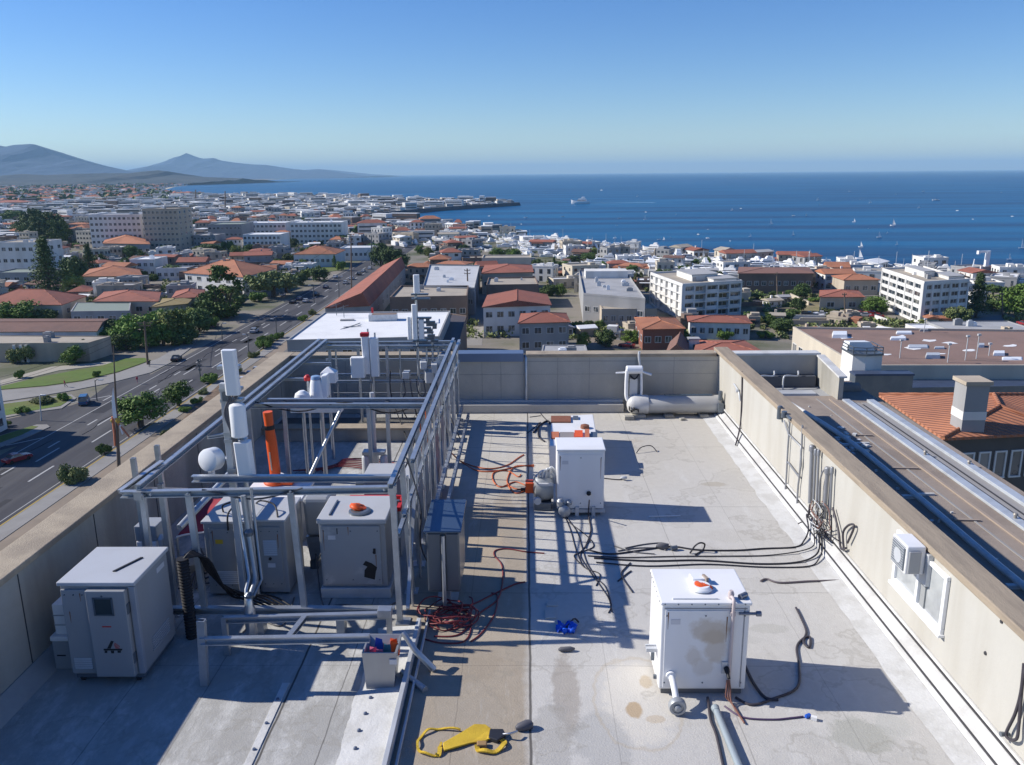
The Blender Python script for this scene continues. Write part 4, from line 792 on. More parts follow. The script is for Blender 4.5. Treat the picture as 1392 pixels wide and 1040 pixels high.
# middle cabinet
t = thing('equipment_cabinet', 'tall white cabinet in mid roof with a dark gland low on its front', 'cabinet', (.88, 13, 0))
x0, x1, y0, y1 = .50, 1.27, 12.70, 13.32
MB().box((x0, y0, .12), (x1, y1, 1.12)).build('body', cab_white, t, .012); MB().box((x0-.012, y0-.015, 1.123), (x1+.015, y1+.01, 1.155)).build('lid', cab_white, t, .01)
MB().box((x0+.02, y0-.008, .16), (x1-.02, y0-.001, 1.07)).build('front_panel', cab_white, t, .004)
details(t, x0+.02, x1-.02, y0-.0085, .18, 1.05, None, (x0+.08, .9, stick), ((x0+.05, 1.04, .25), (x1-.06, 1.0, .35)))
MB().lathe((x0+.52, y0-.01, .40), (0, -1, -.2), [(0, .04), (.03, .035), (.05, .015)], 10).build('cable_gland', black, t)
MB().box((x0+.2, y0-.02, .06), (x1+.02, y0+.03, .115)).box((x0+.2, y1-.06, .06), (x1, y1-.01, .115)).box((x0+.3, y0-.04, .0), (x0+.36, y0, .16)).box((x1-.2, y0-.04, 0), (x1-.14, y0, .17)).build('base_frame', zinc, t)
MB().box((x0+.05, y0+.05, 0), (x1-.05, y1-.05, .058)).build('plinth', M('plinth_dark', (.16, .16, .16), .7), t)
MB().lathe((x0+.12, y0-.02, .11), (0, -1, .1), [(0, .10), (.10, .10), (.12, .07), (.13, .02)], 14).lathe((x0+.05, y0-.06, .20), (0, 0, 1), [(0, .05), (.08, .06), (.12, .03)], 10).lathe((x0+.2, y0-.04, .21), (0, 0, 1), [(0, .04), (.05, .05), (.08, .02)], 10).build('valve', M('valve_grey', (.36, .38, .40), .45, .4), t)
cable('cable', '', [(801, 680, .4), (800, 700, .05), (803, 722), (795, 745)], .012, hose, parent=t)
t = thing('gear_motor', 'grey curved motor housing attached left of the middle white cabinet', 'motor', (.28, 13, 0))
MB().lathe((.45, 13.1, .36), (-1, 0, 0), [(0, .2), (.1, .24), (.22, .24), (.30, .2), (.34, .12)], 18).build('housing', M('motor_grey', (.40, .42, .42), .45, .4, var=.15, col2=(.25, .26, .26), amt=.6, scale2=4), t)
MB().box((.12, 12.9, 0), (.42, 13.3, .14)).build('base', cab_dark, t, .01)
mb = MB()
for k in range(4): mb.tube(smooth_path([(.2+.06*k, 13.0, .55), (.22+.06*k, 12.95, .66+.03*k), (.34+.04*k, 13.0, .68), (.47, 13.0, .6-.05*k)]), .02, 7)
mb.box((.2, 12.84, .46), (.44, 12.9, .5)); mb.lathe((.18, 12.86, .2), (0, -1, 0), [(0, .07), (.05, .06)], 10); mb.build('pipework', zinc, t)
MB().box((-.02, 12.98, .28), (.12, 13.16, .46)).build('terminal_box', orange, t, .01)
# low banded unit behind
t = thing('vent_unit', 'low white slab unit with brown vent and orange band behind the middle cabinet', 'unit', (1.0, 15, 0))
Z = .55
pc = lambda u, v: W(u, v, Z)
a, b, c, d = pc(747, 606), pc(813, 604), pc(806, 563), pc(750, 566)
base = [V((q.x, q.y, 0)) for q in (a, b, c, d)]
MB().hexa(base, [a, b, c, d]).build('body', cab_white, t, .012, fixn=True)
def patch(u0, v0, u1, v1, h=.03):
    q = [pc(u0, v1), pc(u1, v1), pc(u1, v0), pc(u0, v0)]; return MB().hexa([x+V((0, 0, .003)) for x in q], [x+V((0, 0, h)) for x in q])
brn = M('rust_vent', (.24, .10, .06), .7, var=.35, scale=18)
patch(749, 567, 776, 575).build('vent_grille', brn, t, fixn=True); patch(779, 567, 786, 571).build('vent_window', cab_dark, t, fixn=True)
patch(749, 588, 760, 597, .02).build('orange_band', M('faded_orange', (.50, .17, .09), .6, var=.2), t, fixn=True); patch(761, 588, 780, 597, .012).build('grey_band', M('band_grey', (.27, .25, .24), .6), t, fixn=True)
patch(781, 588, 792, 597, .05).build('orange_band', orange, t, fixn=True); patch(795, 598, 811, 603, .04).build('orange_band', orange, t, fixn=True); patch(803, 590, 812, 597, .045).build('dark_band', cab_dark, t, fixn=True); patch(795, 589, 801, 606, .09).build('orange_strap', M('faded_orange', (.50, .17, .09), .6), t, fixn=True)
q = pc(795, 582); MB().lathe((q.x, q.y, Z+.003), (0, 0, 1), [(0, .09), (.06, .085), (.08, .03)], 14).build('round_cap', brn, t)
# tank on the far wall
t = thing('storage_tank', 'long horizontal white tank lying against the far parapet', 'tank', (3.4, 18.5, 0))
tk = M('tank_white', (.46, .46, .45), .45, .1, var=.08, col2=(.40, .39, .37), amt=.6, scale=3, scale2=2, streak=True)
MB().lathe((2.62, 18.5, .27), (1, 0, 0), [(0, .20), (.02, .21), (1.86, .21), (1.9, .17)], 24).build('barrel', tk, t)
MB().lathe((2.72, 18.49, .27), (-1, 0, 0), [(-.1, .222), (.0, .23), (.22, .23), (.30, .20), (.36, .14), (.38, .05)], 24).build('end_cap', M('cap_white', (.62, .62, .61), .4, col2=(.4, .4, .39), amt=.5, scale2=3), t)
mk = MB(); random.seed(4)      # scrawled dark marks on the cap
for (u, v, du, dv) in ((852, 558, 3, 1), (856, 556, 1.2, 5), (859, 560, 3, 1.2), (862, 557, 1.2, 5), (865, 557, 3.4, 1.1), (868, 559, 1.1, 4)):
    p = WY(u, v, 18.2); k = 18.4/F; mk.box((p.x-du*k/2, 18.19, p.z-dv*k/2), (p.x+du*k/2, 18.31, p.z+dv*k/2))
mk.build('scrawl', M('print_black', (.03, .03, .03)), t)
MB().box((2.45, 18.25, 0), (2.75, 18.7, .07)).box((3.2, 18.25, 0), (3.4, 18.7, .07)).box((4.0, 18.25, 0), (4.2, 18.7, .07)).build('cradle', conc, t, .01)
MB().lathe((4.47, 18.45, .3), (1, 0, 0), [(0, .12), (.07, .12)], 12).lathe((4.45, 18.3, .42), (0, 0, 1), [(0, .05), (.2, .05), (.22, .02)], 8).box((4.40, 18.2, .15), (4.52, 18.3, .35)).build('end_valve', cab_dark, t)
MB().box((3.2, 18.46, .482), (4.3, 18.54, .505)).build('top_rail', M('blue_metal', (.10, .15, .22)), t)
t = thing('vent_hood', 'open fronted white vent hood on two bent legs beside the tank end', 'vent', (2.5, 18.6, 0))
va = WY(862, 500, 18.6); zc = lambda v: WY(862, v, 18.6).z
MB().box((va.x-.17, 18.55, zc(542)), (va.x+.17, 18.80, zc(501))).build('body', M('hood_inside', (.22, .23, .24), .6), t)
mb = MB(); mb.tube(smooth_path([(va.x-.17, 18.5, zc(502)), (va.x-.18, 18.5, zc(525)), (va.x-.15, 18.48, zc(541)), (va.x+.06, 18.42, zc(550)), (va.x+.12, 18.4, zc(556))]), .045, 8); mb.tube(smooth_path([(va.x+.15, 18.5, zc(502)), (va.x+.17, 18.5, zc(525)), (va.x+.16, 18.5, zc(538)), (va.x+.1, 18.46, zc(548))]), .03, 8); mb.build('frame', ant_w, t)
MB().lathe((va.x-.19, 18.55, zc(502)), (1, 0, 0), [(0, .08), (.02, .1), (.36, .1), (.38, .08)], 14).build('head', ant_w, t)
MB().box((va.x-.1, 18.53, zc(541)), (va.x+.08, 18.549, zc(514))).build('panel', zinc, t)
MB().tube([(va.x-.42, 18.6, zc(507)), (va.x-.1, 18.6, zc(506))], .022, 6).tube([(va.x+.1, 18.6, zc(504)), (va.x+.4, 18.55, zc(509))], .03, 6).build('arm', ant_w, t)
MB().tube(smooth_path([(va.x-.1, 18.5, zc(509)), (va.x, 18.45, zc(513)), (va.x+.1, 18.48, zc(507))]), .02, 6).build('hose', black, t)
t = tag(MB().tube(smooth_path([(va.x+.18, 18.95, zc(535)), (va.x+.19, 18.97, zc(505)), (va.x+.16, 19.0, zc(490)), (va.x+.17, 19.0, zc(483))]), .03, 8).build('wall_conduit', zinc, origin=(va.x, 19, .5)), 'single pale conduit rising up the far parapet behind the vent hood', 'conduit')
for k, (u, v, s) in enumerate(((856, 570, .09), (928, 571, .05), (905, 566, .04))):
    p = W(u, v); tag(MB().box((p.x-s*1.4, p.y-s, 0), (p.x+s, p.y+s*.8, s), rz=.4*k).build('loose_brick', conc, bevel=.01, origin=p), ('flat concrete brick below the tank end cap', 'small dark lump on the roof just before the tank', 'chip of concrete against the tank cradle')[k], 'brick')
# ------------------------------------------------------------------ things on the cream wall
rx = XR-.03
con = M('wall_conduit_grey', (.30, .31, .33), .45, .45, var=.15)
def wallpipe(pts, off=.04): return [WX(u, v, XR-off) for u, v in pts]
t = thing('wall_conduit', 'thin looped pipe frame fixed high on the cream parapet towards the far end', 'conduit', WX(1075, 640, XR))
for pts in (((1066, 572), (1072, 590), (1089, 607), (1089, 632), (1086, 648), (1071, 628)), ((1074, 570), (1071, 610), (1069, 648), (1066, 685)), ((1091, 578), (1090, 605), (1087, 645), (1085, 660), (1083, 690))):
    MB().tube(wallpipe(pts), .016, 7).build('pipe', con, t)
MB().lathe(WX(1060, 562, XR-.05), (0, 0, 1), [(-.1, .05), (.12, .05), (.14, .03)], 8).lathe(WX(1066, 563, XR-.09), (0, 0, 1), [(-.06, .05), (.05, .05)], 8).lathe(WX(1073, 568, XR-.05), (0, -1, 0), [(-.12, .03), (.12, .03)], 8).build('junction', cab_dark, t)
t = thing('wall_conduit', 'bundle of grey conduits rising from cable tangle on the cream parapet', 'conduit', WX(1110, 690, XR))
for k, (pts, r) in enumerate((((( 1104, 610), (1101, 684)), .034), (((1109, 615), (1106, 680)), .022), (((1113, 616), (1110, 690)), .02), (((1125, 640), (1120, 705)), .034), (((1131, 640), (1128, 700)), .02))):
    MB().tube(wallpipe(pts, .05), r, 8).lathe(WX(*pts[0], XR-.05), (0, 0, 1), [(-.04, r*1.5), (.04, r*1.5), (.06, r)], 8).build('pipe', con, t)
for pts in (((1113, 690), (1114, 660), (1118, 642), (1124, 637)),):
    MB().tube(smooth_path(wallpipe(pts, .06)), .014, 7).build('bent_pipe', con, t)
# tangle
random.seed(21)
for k in range(12):
    u0 = 1100+random.random()*22; v0 = 678+random.random()*16
    pts = [WX(u0, v0, XR-.06), WX(u0+random.uniform(-8, 10), v0+12, XR-.10), WX(u0+random.uniform(-4, 12), v0+24+random.random()*8, XR-.12), WX(u0+random.uniform(-2, 16), v0+38, XR-.10), WX(u0+random.uniform(-6, 12), v0+random.uniform(20, 48), XR-.2)]
    tag(MB().tube(smooth_path(pts), .007, 6).build('loose_wire', (rubber_grey, cb, zinc, black)[k % 4], origin=pts[0]), 'thin tangled wire hanging below the conduit bundle on the cream wall', 'wire', 'tangled wires below the conduits')
for k, pts in enumerate((((1101, 686), (1097, 705, .1), (1085, 712, .02), (1078, 711)), ((1132, 690, .3), (1140, 722, .3), (1143, 745, .05), (1150, 745, .1)), ((1147, 746, .1), (1146, 725, .4), (1152, 715, .5), (1160, 713, .5), (1160, 720, .4), (1152, 738, .2)))):
    q = [W(p[0], p[1], p[2]) if len(p) > 2 and k == 0 else WX(p[0], p[1], 4.5) for p in pts]
    tag(MB().tube(smooth_path(q), .016, 7).build('loose_wire', hose, origin=q[0]), ('dark cable end dropping from the conduits to the roof at the wall foot', 'dark cable curving down the wall right of the conduit bundle', 'dark looped cable end standing off the wall near the white ledge')[k], 'cable')
# air conditioner and window
win = thing('wall_window', 'white framed sliding window low in the cream parapet', 'window', (XR, 8.72, .6))
Y0, Y1, Z0, Z1 = 8.12, 9.36, .58, 1.26
fw_ = MB().box((XR-.045, Y0, Z0), (XR-.001, Y1, Z0+.06)).box((XR-.045, Y0, Z1-.05), (XR-.001, Y1, Z1)).box((XR-.045, Y0, Z0+.062), (XR-.001, Y0+.06, Z1-.052)).box((XR-.045, Y1-.06, Z0+.062), (XR-.001, Y1, Z1-.052)).box((XR-.05, 8.70, Z0+.062), (XR-.001, 8.755, Z1-.052)).build('frame', ant_w, win, .006)
MB().box((XR-.012, Y0+.062, Z0+.062), (XR-.003, 8.698, Z1-.052)).box((XR-.012, 8.757, Z0+.062), (XR-.003, Y1-.062, Z1-.052)).build('pane', M('window_pane_pale', (.42, .44, .44), .08, var=.1, scale=1.5, col2=(.2, .21, .22), amt=.6, scale2=1.2, spec=.8), fw_)
MB().box((XR-.03, 8.56, Z0+.065), (XR-.013, 8.66, Z1-.055)).build('blind', M('blind_grey', (.30, .31, .31), .6), win)
MB().box((XR-.07, Y0-.02, Z0-.035), (XR-.001, Y1+.02, Z0-.003)).build('sill', ant_w, win, .004)
ac = thing('air_conditioner', 'white box air conditioner with dark side grille hung over the wall window', 'air conditioner', (4.38, 8.75, 1.06))
X0, X1, Y0, Y1, Z0, Z1 = 4.27, XR-.065, 8.57, 8.94, 1.06, 1.40
MB().box((X0, Y0, Z0), (X1, Y1, Z1)).build('casing', cab_white, ac, .015)
MB().box((X0-.012, Y0+.03, Z0+.03), (X0-.001, Y1-.03, Z1-.04)).build('grille', cab_dark, ac)
mb = MB()
for i in range(10): mb.box((X0-.018, Y0+.04, Z0+.05+i*.03), (X0-.013, Y1-.04, Z0+.058+i*.03))
mb.lathe((X0-.013, 8.75, 1.22), (-1, 0, 0), [(0, .09), (.006, .09)], 16); mb.build('louvre', zinc, ac)
MB().box((X0+.02, Y0-.03, Z0+.02), (X1-.06, Y0-.002, Z1-.05)).build('front_panel', cab_grey, ac, .01)
MB().box((X1+.001, Y0-.06, Z0-.12), (XR-.001, Y0+.1, Z1-.075)).build('bracket', zinc, ac, .005)
# hook with a looped cable, bottom right
t = thing('wall_cable', 'dark cable looped over a hook low on the right of the cream wall', 'cable', WX(1376, 960, XR-.03))
MB().tube(smooth_path([WX(1392, 902, XR-.03), WX(1388, 940, XR-.04), WX(1380, 970, XR-.05), WX(1368, 996, XR-.05), WX(1372, 1005, XR-.05), WX(1382, 1004, XR-.05), WX(1385, 985, XR-.04), WX(1387, 962, XR-.04), WX(1390, 930, XR-.03), WX(1396, 900, XR-.03)]), .015, 7).build('loop', hose, t)
MB().lathe(WX(1367, 998, XR-.04), (-1, 0, 0), [(-.03, .02), (.05, .025)], 8).build('hook', cab_dark, t)
t = thing('wall_cable', 'thin cable dropping down the cream wall near the far corner', 'cable', WX(1003, 560, XR-.02))
MB().tube(smooth_path([WX(1009, 505, XR-.02), WX(1008, 550, XR-.02), WX(1006, 580, XR-.03), W(1000, 605, .05)]), .016, 6).build('cable', hose, t); MB().tube(smooth_path([WX(998, 522, XR-.02), WX(1004, 532, XR-.03), WX(1006, 545, XR-.02)]), .02, 6).lathe(WX(1003, 531, XR-.04), (-1, 0, 0), [(0, .05), (.04, .04)], 8).build('clip', zinc, t)
# ------------------------------------------------------------------ cables over the roof
redc = M('red_cable', (.19, .035, .04), .5, var=.2); orc = M('orange_cable', (.52, .13, .05), .5, var=.15); dkc = M('dark_cable', (.035, .035, .045), .5)
G1 = 'parallel dark cables crossing the right half of the roof'
for k, pts in enumerate((((797, 748), (830, 752), (870, 748), (910, 744), (950, 748), (1000, 749), (1040, 746), (1080, 742), (1100, 735), (1108, 718, .1), (1112, 690, .3)), ((800, 754), (850, 757), (920, 757), (990, 755), (1050, 754), (1090, 750), (1112, 735, .05), (1118, 700, .3)), ((806, 759), (880, 763), (950, 763), (1030, 765), (1085, 764), (1115, 752), (1128, 735, .05), (1130, 700, .3)), ((810, 765), (880, 768), (960, 768), (1040, 772), (1100, 770), (1130, 754), (1140, 735, .1)))):
    end = [p for p in pts if len(p) > 2]; pts = [p for p in pts if len(p) == 2]
    _q = [W(p[0]+random.uniform(-2, 2), p[1]+random.uniform(-1.5, 1.5), .014) for p in pts]
    _q = [q for q in _q if q.x < 4.05]; _y = _q[-1].y; _q += [V((4.22, _y+.15, .05)), V((4.38, _y+.45, .10)), V((4.46, _y+.8, .2))]
    _q += [WX(p[0], p[1], XR-.07) for p in end]
    tag(MB().tube(smooth_path(_q), (.012, .009, .013, .010)[k], 7).build('floor_cable', dkc, origin=_q[0]), 'long dark cable, one of four side by side, running to the right wall', 'cable', G1)
    continue
    cable('floor_cable', 'long dark cable, one of four side by side, running to the right wall', [(p[0], p[1]+random.uniform(-1.2, 1.2))+tuple(p[2:]) for p in pts], (.012, .009, .013, .010)[k], dkc, 'cable', G1)
cable('floor_cable', 'short pale ended cable lying alone on the floor before the right wall', [(1034, 790), (1042, 787), (1060, 792), (1100, 790), (1140, 789), (1150, 790)], .014, M('purple_grey_cable', (.14, .12, .13), .6), 'cable')
for k, pts in enumerate((((770, 705), (785, 725), (792, 748), (800, 768), (812, 785), (823, 800), (830, 820), (826, 832)), ((775, 710), (800, 728), (808, 742), (790, 752), (800, 775), (815, 795), (826, 815), (832, 832)), ((764, 700), (775, 720), (782, 745), (795, 770), (815, 780), (812, 795)), ((800, 735), (790, 748), (782, 758), (796, 770)))):
    cable('floor_cable', ('dark cable snaking forward from the valve of the middle white cabinet', 'second dark cable crossing itself in front of the middle white cabinet', 'short dark cable running along the snaking cables before the middle cabinet', 'small kinked cable in the knot before the middle white cabinet')[k], [(p[0]+random.uniform(-2, 2), p[1]+random.uniform(-2, 2))+tuple(p[2:]) for p in pts], .008, dkc, 'cable')
for k, pts in enumerate((((850, 745), (875, 740), (900, 738), (908, 742)), ((840, 749), (865, 745), (895, 745), (905, 748)), ((835, 742), (860, 750), (890, 753)))):
    cable('floor_cable', 'pale grey cable in the short frayed bundle on the four dark cables', pts, .010, rubber_grey, 'cable', 'frayed grey cable bundle')
p = W(902, 742, .05); t = thing('cable_connector', 'grey connector lump at the end of the frayed grey cable bundle', 'connector', p)
mb = MB().lathe((p.x-.1, p.y, .04), (1, 0, .1), [(0, .02), (.04, .038), (.12, .042), (.18, .025)], 10)
for q in mb.v: q += V(noise.noise_vector(q*10))*.03
mb.build('body', rubber_grey, t); MB().lathe((p.x+.1, p.y-.06, .04), (1, .3, 0), [(0, .03), (.1, .035)], 8).build('tail', cab_dark, t)
for k, (pts, nm) in enumerate((( ((938, 752), (945, 742, .1), (952, 738, .15), (958, 740, .1), (955, 748), (945, 754)), 'coil of dark cable standing on the four parallel cables'), (((857, 765), (850, 772), (845, 782), (860, 805)), 'thin dark stick leaning across the roof behind the large white cabinet'), (((840, 790), (852, 780), (858, 776)), 'short thin wire scrap behind the large white cabinet'), (((820, 650), (840, 652), (848, 651)), 'short blue ended cable in the shadow right of the middle cabinet'), (((882, 702), (925, 701)), 'thin white rod lying in the shadow of the middle cabinet'), (((865, 616), (872, 608, .1), (885, 606, .1), (893, 614)), 'thin arched wire on the roof right of the middle cabinet'))):
    cable('cable_scrap', nm, pts, .010 if k else .013, (dkc, dkc, dkc, dkc, cab_white, dkc)[k], 'scrap')
p = W(848, 651, .03); tag(MB().lathe((p.x-.06, p.y, .05), (1, .1, 0), [(0, .012), (.03, .032), (.09, .032), (.12, .02)], 10).build('cable_end_plug', zinc, origin=p), 'round grey plug in the shadow right of the middle cabinet', 'plug')
# red coil by the panel
random.seed(9)
c0 = W(607, 842, 0)
for k in range(14):
    a0 = random.random()*6; rx_, ry_ = random.uniform(.18, .36), random.uniform(.14, .3); cx, cy = c0.x+random.uniform(-.1, .12), c0.y+random.uniform(-.1, .16); z = .015+.012*k
    pts = [(cx+rx_*math.cos(a0+i*.42), cy+ry_*math.sin(a0+i*.42), z+.03*math.sin(i*1.3+k)) for i in range(int(random.uniform(9, 16)))]
    tag(MB().tube(smooth_path(pts, 4), .009, 6).build('coiled_cable', redc, origin=pts[0]), 'one turn of the dark red cable coil heaped below the dark panel', 'cable', 'red cable coil')
for k, (pts, nm) in enumerate(((((590, 865), (625, 862), (650, 835), (676, 815), (683, 790), (682, 768), (672, 755), (674, 748), (690, 746), (715, 750), (740, 752)), 'long red cable leading from the coil up and back across the roof'), (((640, 872), (655, 860), (672, 835), (676, 810), (668, 806)), 'red cable curving along the front of the coil'), (((610, 826), (640, 822), (670, 808), (700, 794), (714, 791)), 'red cable end pointing right from the coil'), (((575, 868), (600, 874), (630, 872), (640, 855), (636, 835), (622, 822)), 'red cable sweeping round the near side of the coil'))):
    cable('floor_cable', nm, pts, .010, redc, 'cable')
# orange leads left of the middle cabinet
for k, (pts, nm) in enumerate(((((614, 616, .2), (625, 626), (645, 634), (668, 637), (690, 632), (705, 622), (712, 618)), 'dark orange lead swinging from the frame to the motor'), (((616, 618, .2), (630, 630), (650, 640), (675, 640), (705, 634), (726, 632)), 'second orange lead lying below the first between frame and motor'), (((726, 634), (700, 634), (690, 650), (692, 660), (705, 665), (718, 662)), 'orange lead dropping in an arc from the motor terminal'), (((715, 660), (700, 655), (680, 662), (670, 652), (672, 642), (690, 640), (704, 648), (708, 645)), 'orange lead lying in a small loop before the motor'), (((690, 660), (700, 670), (712, 668), (722, 664)), 'short orange lead ending in the black plug'))):
    cable('orange_lead', nm, pts, .012, orc, 'cable')
p = W(723, 666, .03); t = thing('cable_plug', 'black plug box at the end of the orange leads', 'plug', p)
MB().box((p.x-.1, p.y-.05, .003), (p.x+.1, p.y+.06, .09), rz=.2).build('body', black, t, .015); MB().box((p.x-.2, p.y-.02, .003), (p.x-.11, p.y+.03, .06)).build('tail', black, t)
for k, (pts, nm) in enumerate((((( 725, 588), (734, 578), (744, 572), (748, 576)), 'dark hose stub arching left of the low banded unit'), ((( 733, 575), (732, 592), (740, 600)), 'dark hose dropping along the low banded unit'), (((730, 556), (738, 566), (744, 572)), 'thin wire from the far kerb to the low banded unit'), (((718, 588), (735, 574)), 'thin wire lying left of the low banded unit'), (((720, 567), (735, 565)), 'short dark scrap of wire near the far kerb'))):
    cable('cable_scrap', nm, pts, .018 if k < 2 else .008, dkc, 'scrap')
t = thing('red_cable_bunch', 'orange red cables hanging inside the right side of the steel frame', 'cables', (-1.8, 13.6, 0))
random.seed(13); mb = MB()
for k in range(9):
    y = 12.9+k*.16; mb.tube(smooth_path([(FXR-.12, y, 1.7), (FXR-.16+.05*(k % 2), y+.1, 1.3), (FXR-.08, y+.03, .9), (FXR-.16, y+.08*(k % 3), .5), (FXR-.1, y, .35)]), .015, 6)
mb.build('cable', orc, t)
MB().box((FXR-.2, 13.3, .2), (FXR-.03, 14.1, .42)).build('red_box', red, t, .01)
mb = MB(); 
for k in range(6): mb.tube(smooth_path([W(398+8*k, 640, .06), W(430+6*k, 637-k, .04), W(470, 634-2*k, .03), W(520, 640-3*k, .03), W(560, 640, .03)]), .013, 6)
tag(mb.build('red_cable_run', redc, origin=W(470, 636)), 'run of dark red cables lying across the roof under the steel frame', 'cables')
for k, (pts, nm) in enumerate((((( 548, 860, .4), (565, 885, .25), (590, 910), (620, 950)), 'grey strut pipe leaning from the bin to the roof'), (((545, 912, .1), (562, 925, .02), (578, 938)), 'flattened pale pipe end lying right of the bin'))):
    q = [W(p[0], p[1], p[2] if len(p) > 2 else .02) for p in pts][:3]
    tag(MB().tube(q, .03, 8, r1=.04).build('loose_pipe', galv, origin=q[0]), nm, 'pipe')
# ------------------------------------------------------------------ yellow harness, blue rag, scraps
h0 = W(640, 1005, 0)
t = thing('safety_harness', 'yellow webbing harness with black buckles dropped on the roof at the bottom', 'harness', h0)
def ribbon(pts, w_, th=.012, z=.004):
    q = smooth_path([W(*p, z) for p in pts], 5); mb = MB(); L = []
    for i, p in enumerate(q):
        d = (q[min(i+1, len(q)-1)]-q[max(i-1, 0)]).normalized(); n = V((-d.y, d.x, 0)); zz_ = V((0, 0, .012*math.sin(i*.8)+.012)); L.append((p+n*w_/2+zz_, p-n*w_/2+zz_))
    k = len(L); vs = [a for a, b in L]+[b for a, b in L]+[a+V((0, 0, th)) for a, b in L]+[b+V((0, 0, th)) for a, b in L]
    fs = []
    for i in range(k-1): fs += [(i, i+1, k+i+1, k+i), (2*k+i, 3*k+i, 3*k+i+1, 2*k+i+1), (i, 2*k+i, 2*k+i+1, i+1), (k+i, k+i+1, 3*k+i+1, 3*k+i)]
    mb.add(vs, fs, 0); return mb
ribbon(((626, 994), (600, 992), (582, 995), (570, 1006), (568, 1018), (576, 1026), (594, 1028), (597, 1018), (600, 1012)), .024, .012).build('loop_strap', yel, t, fixn=True)
ribbon(((600, 1018), (598, 1028), (592, 1028)), .02).build('strap_end', yel, t, fixn=True)
pts = [W(*p, .03) for p in ((602, 1010), (628, 994), (645, 985), (660, 984), (668, 990), (669, 1000), (662, 1006), (640, 1009), (618, 1016), (603, 1020))]
mb = MB().prism(pts, .010, .028)
for q in mb.v: q.z += .035*max(0, noise.noise(q*6))
mb.build('back_pad', yel, t, .008)
ribbon(((662, 1006), (684, 1008), (684, 1016), (670, 1024), (652, 1022), (648, 1016)), .045, .015).build('waist_strap', yel, t, fixn=True)
MB().box(W(655, 1014, .01)-V((.05, .03, 0)), W(655, 1014, .01)+V((.05, .04, .035))).build('pouch', M('brown_leather', (.30, .19, .09), .7), t, .01)
mb = MB().prism([W(*p) for p in ((666, 996), (684, 996), (688, 1004), (676, 1012), (664, 1008))], .005, .05); mb.build('buckle', blackm, t, .01)
MB().tube(smooth_path([W(684, 998, .05), W(694, 997, .07), W(703, 994, .06)]), .012, 7).build('hook', M('stainless', (.5, .51, .52), .3, .8), t)
p = W(713, 987, .03); mb = MB().lathe((p.x-.09, p.y-.04, .035), (1, .35, .05), [(0, .02), (.03, .04), (.12, .055), (.17, .045), (.19, .01)], 12); mb.build('grip', M('dark_grip', (.10, .10, .115), .5), t)
p = W(770, 853, .03); t = thing('blue_rag', 'crumpled bright blue rag in the shadow of the steel frame', 'rag', p)
mb = MB()
for k in range(7):
    a = k*1.1; mb.lathe((p.x+.05*math.cos(a), p.y+.05*math.sin(a), .01), (math.cos(a)*.9, math.sin(a)*.9, .5), [(0, .03), (.03, .045), (.06, .04), (.09, .01)], 9)
for q in mb.v: q += V(noise.noise_vector(q*22))*.045; q.z = max(q.z, .003)
mb.build('cloth', M('blue_cloth', (.01, .10, .62), .5, var=.3, scale=14), t); MB().tube(smooth_path([(p.x, p.y, .03), (p.x+.1, p.y+.12, .08), (p.x+.16, p.y+.14, .02)]), .012, 6).build('tie', dkc, t)
p = W(768, 884, .02); tag(MB().lathe((p.x-.08, p.y, .03), (1, .1, 0), [(0, .01), (.03, .03), (.15, .03), (.2, .01)], 8).build('dark_stub', rubber_grey, origin=p), 'dark rounded stub lying just in front of the blue rag', 'stub')
for k, (u, v) in enumerate(((748, 836), (750, 822))):
    p = W(u, v); tag(MB().box((p.x-.07, p.y-.05*(2-k), .002), (p.x+.07, p.y+.05*(2-k), .018)).build('paper_scrap', M('grey_paper', (.5, .48, .44), .8), bevel=.003, origin=p), ('pale square scrap in the shadow above the blue rag', 'pale bent strip just behind the pale square scrap')[k], 'scrap')
# ------------------------------------------------------------------ land, sea, roads
H = CAM.z-G
RX = lambda r: r*H/.969                    # (u-714)/(v-236) of a line parallel to the roof -> its x on the ground
def sheet(name, pts, mat, z=0.0, label=None, top=None, kind='structure'):
    """flat sheet (or kerb-high slab when top is given) from picture outlines"""
    q = [GP(*p) if len(p) == 2 else V(p) for p in pts]
    if top is not None: mb = MB().prism(q, G+.004, G+top)
    else: mb = MB().add([V((p.x, p.y, G+z)) for p in q], [tuple(range(len(q)))]) or None
    return mb
def struct(name, mb, mat, label=None, kind='structure'):
    o = mb.build(name, mat, fixn=True); tag(o, label, None, None, kind); return o
land_m = M('town_ground', (.23, .205, .17), .95, var=.25, scale=.12, col2=(.075, .090, .040), amt=.9, scale2=.030, bump=.4, bscale=2)
sea_m = bpy.data.materials.new('sea_water'); sea_m.use_nodes = True
n, l = sea_m.node_tree.nodes, sea_m.node_tree.links; p = n['Principled BSDF']
p.inputs['Roughness'].default_value = .32; p.inputs['Specular IOR Level'].default_value = .10; p.inputs['IOR'].default_value = 1.33
geo = n.new('ShaderNodeNewGeometry'); mp = n.new('ShaderNodeMapping'); mp.inputs['Scale'].default_value = (.16, 1, 1); mp.inputs['Rotation'].default_value = (0, 0, .12); l.new(geo.outputs['Position'], mp.inputs[0])
t1 = n.new('ShaderNodeTexNoise'); t1.inputs['Scale'].default_value = .020; t1.inputs['Detail'].default_value = 6; l.new(mp.outputs[0], t1.inputs['Vector'])
t2 = n.new('ShaderNodeTexNoise'); t2.inputs['Scale'].default_value = .16; t2.inputs['Detail'].default_value = 8; l.new(mp.outputs[0], t2.inputs['Vector'])
r1 = n.new('ShaderNodeMapRange'); r1.inputs[1].default_value, r1.inputs[2].default_value = .38, .60; l.new(t1.outputs['Fac'], r1.inputs[0])
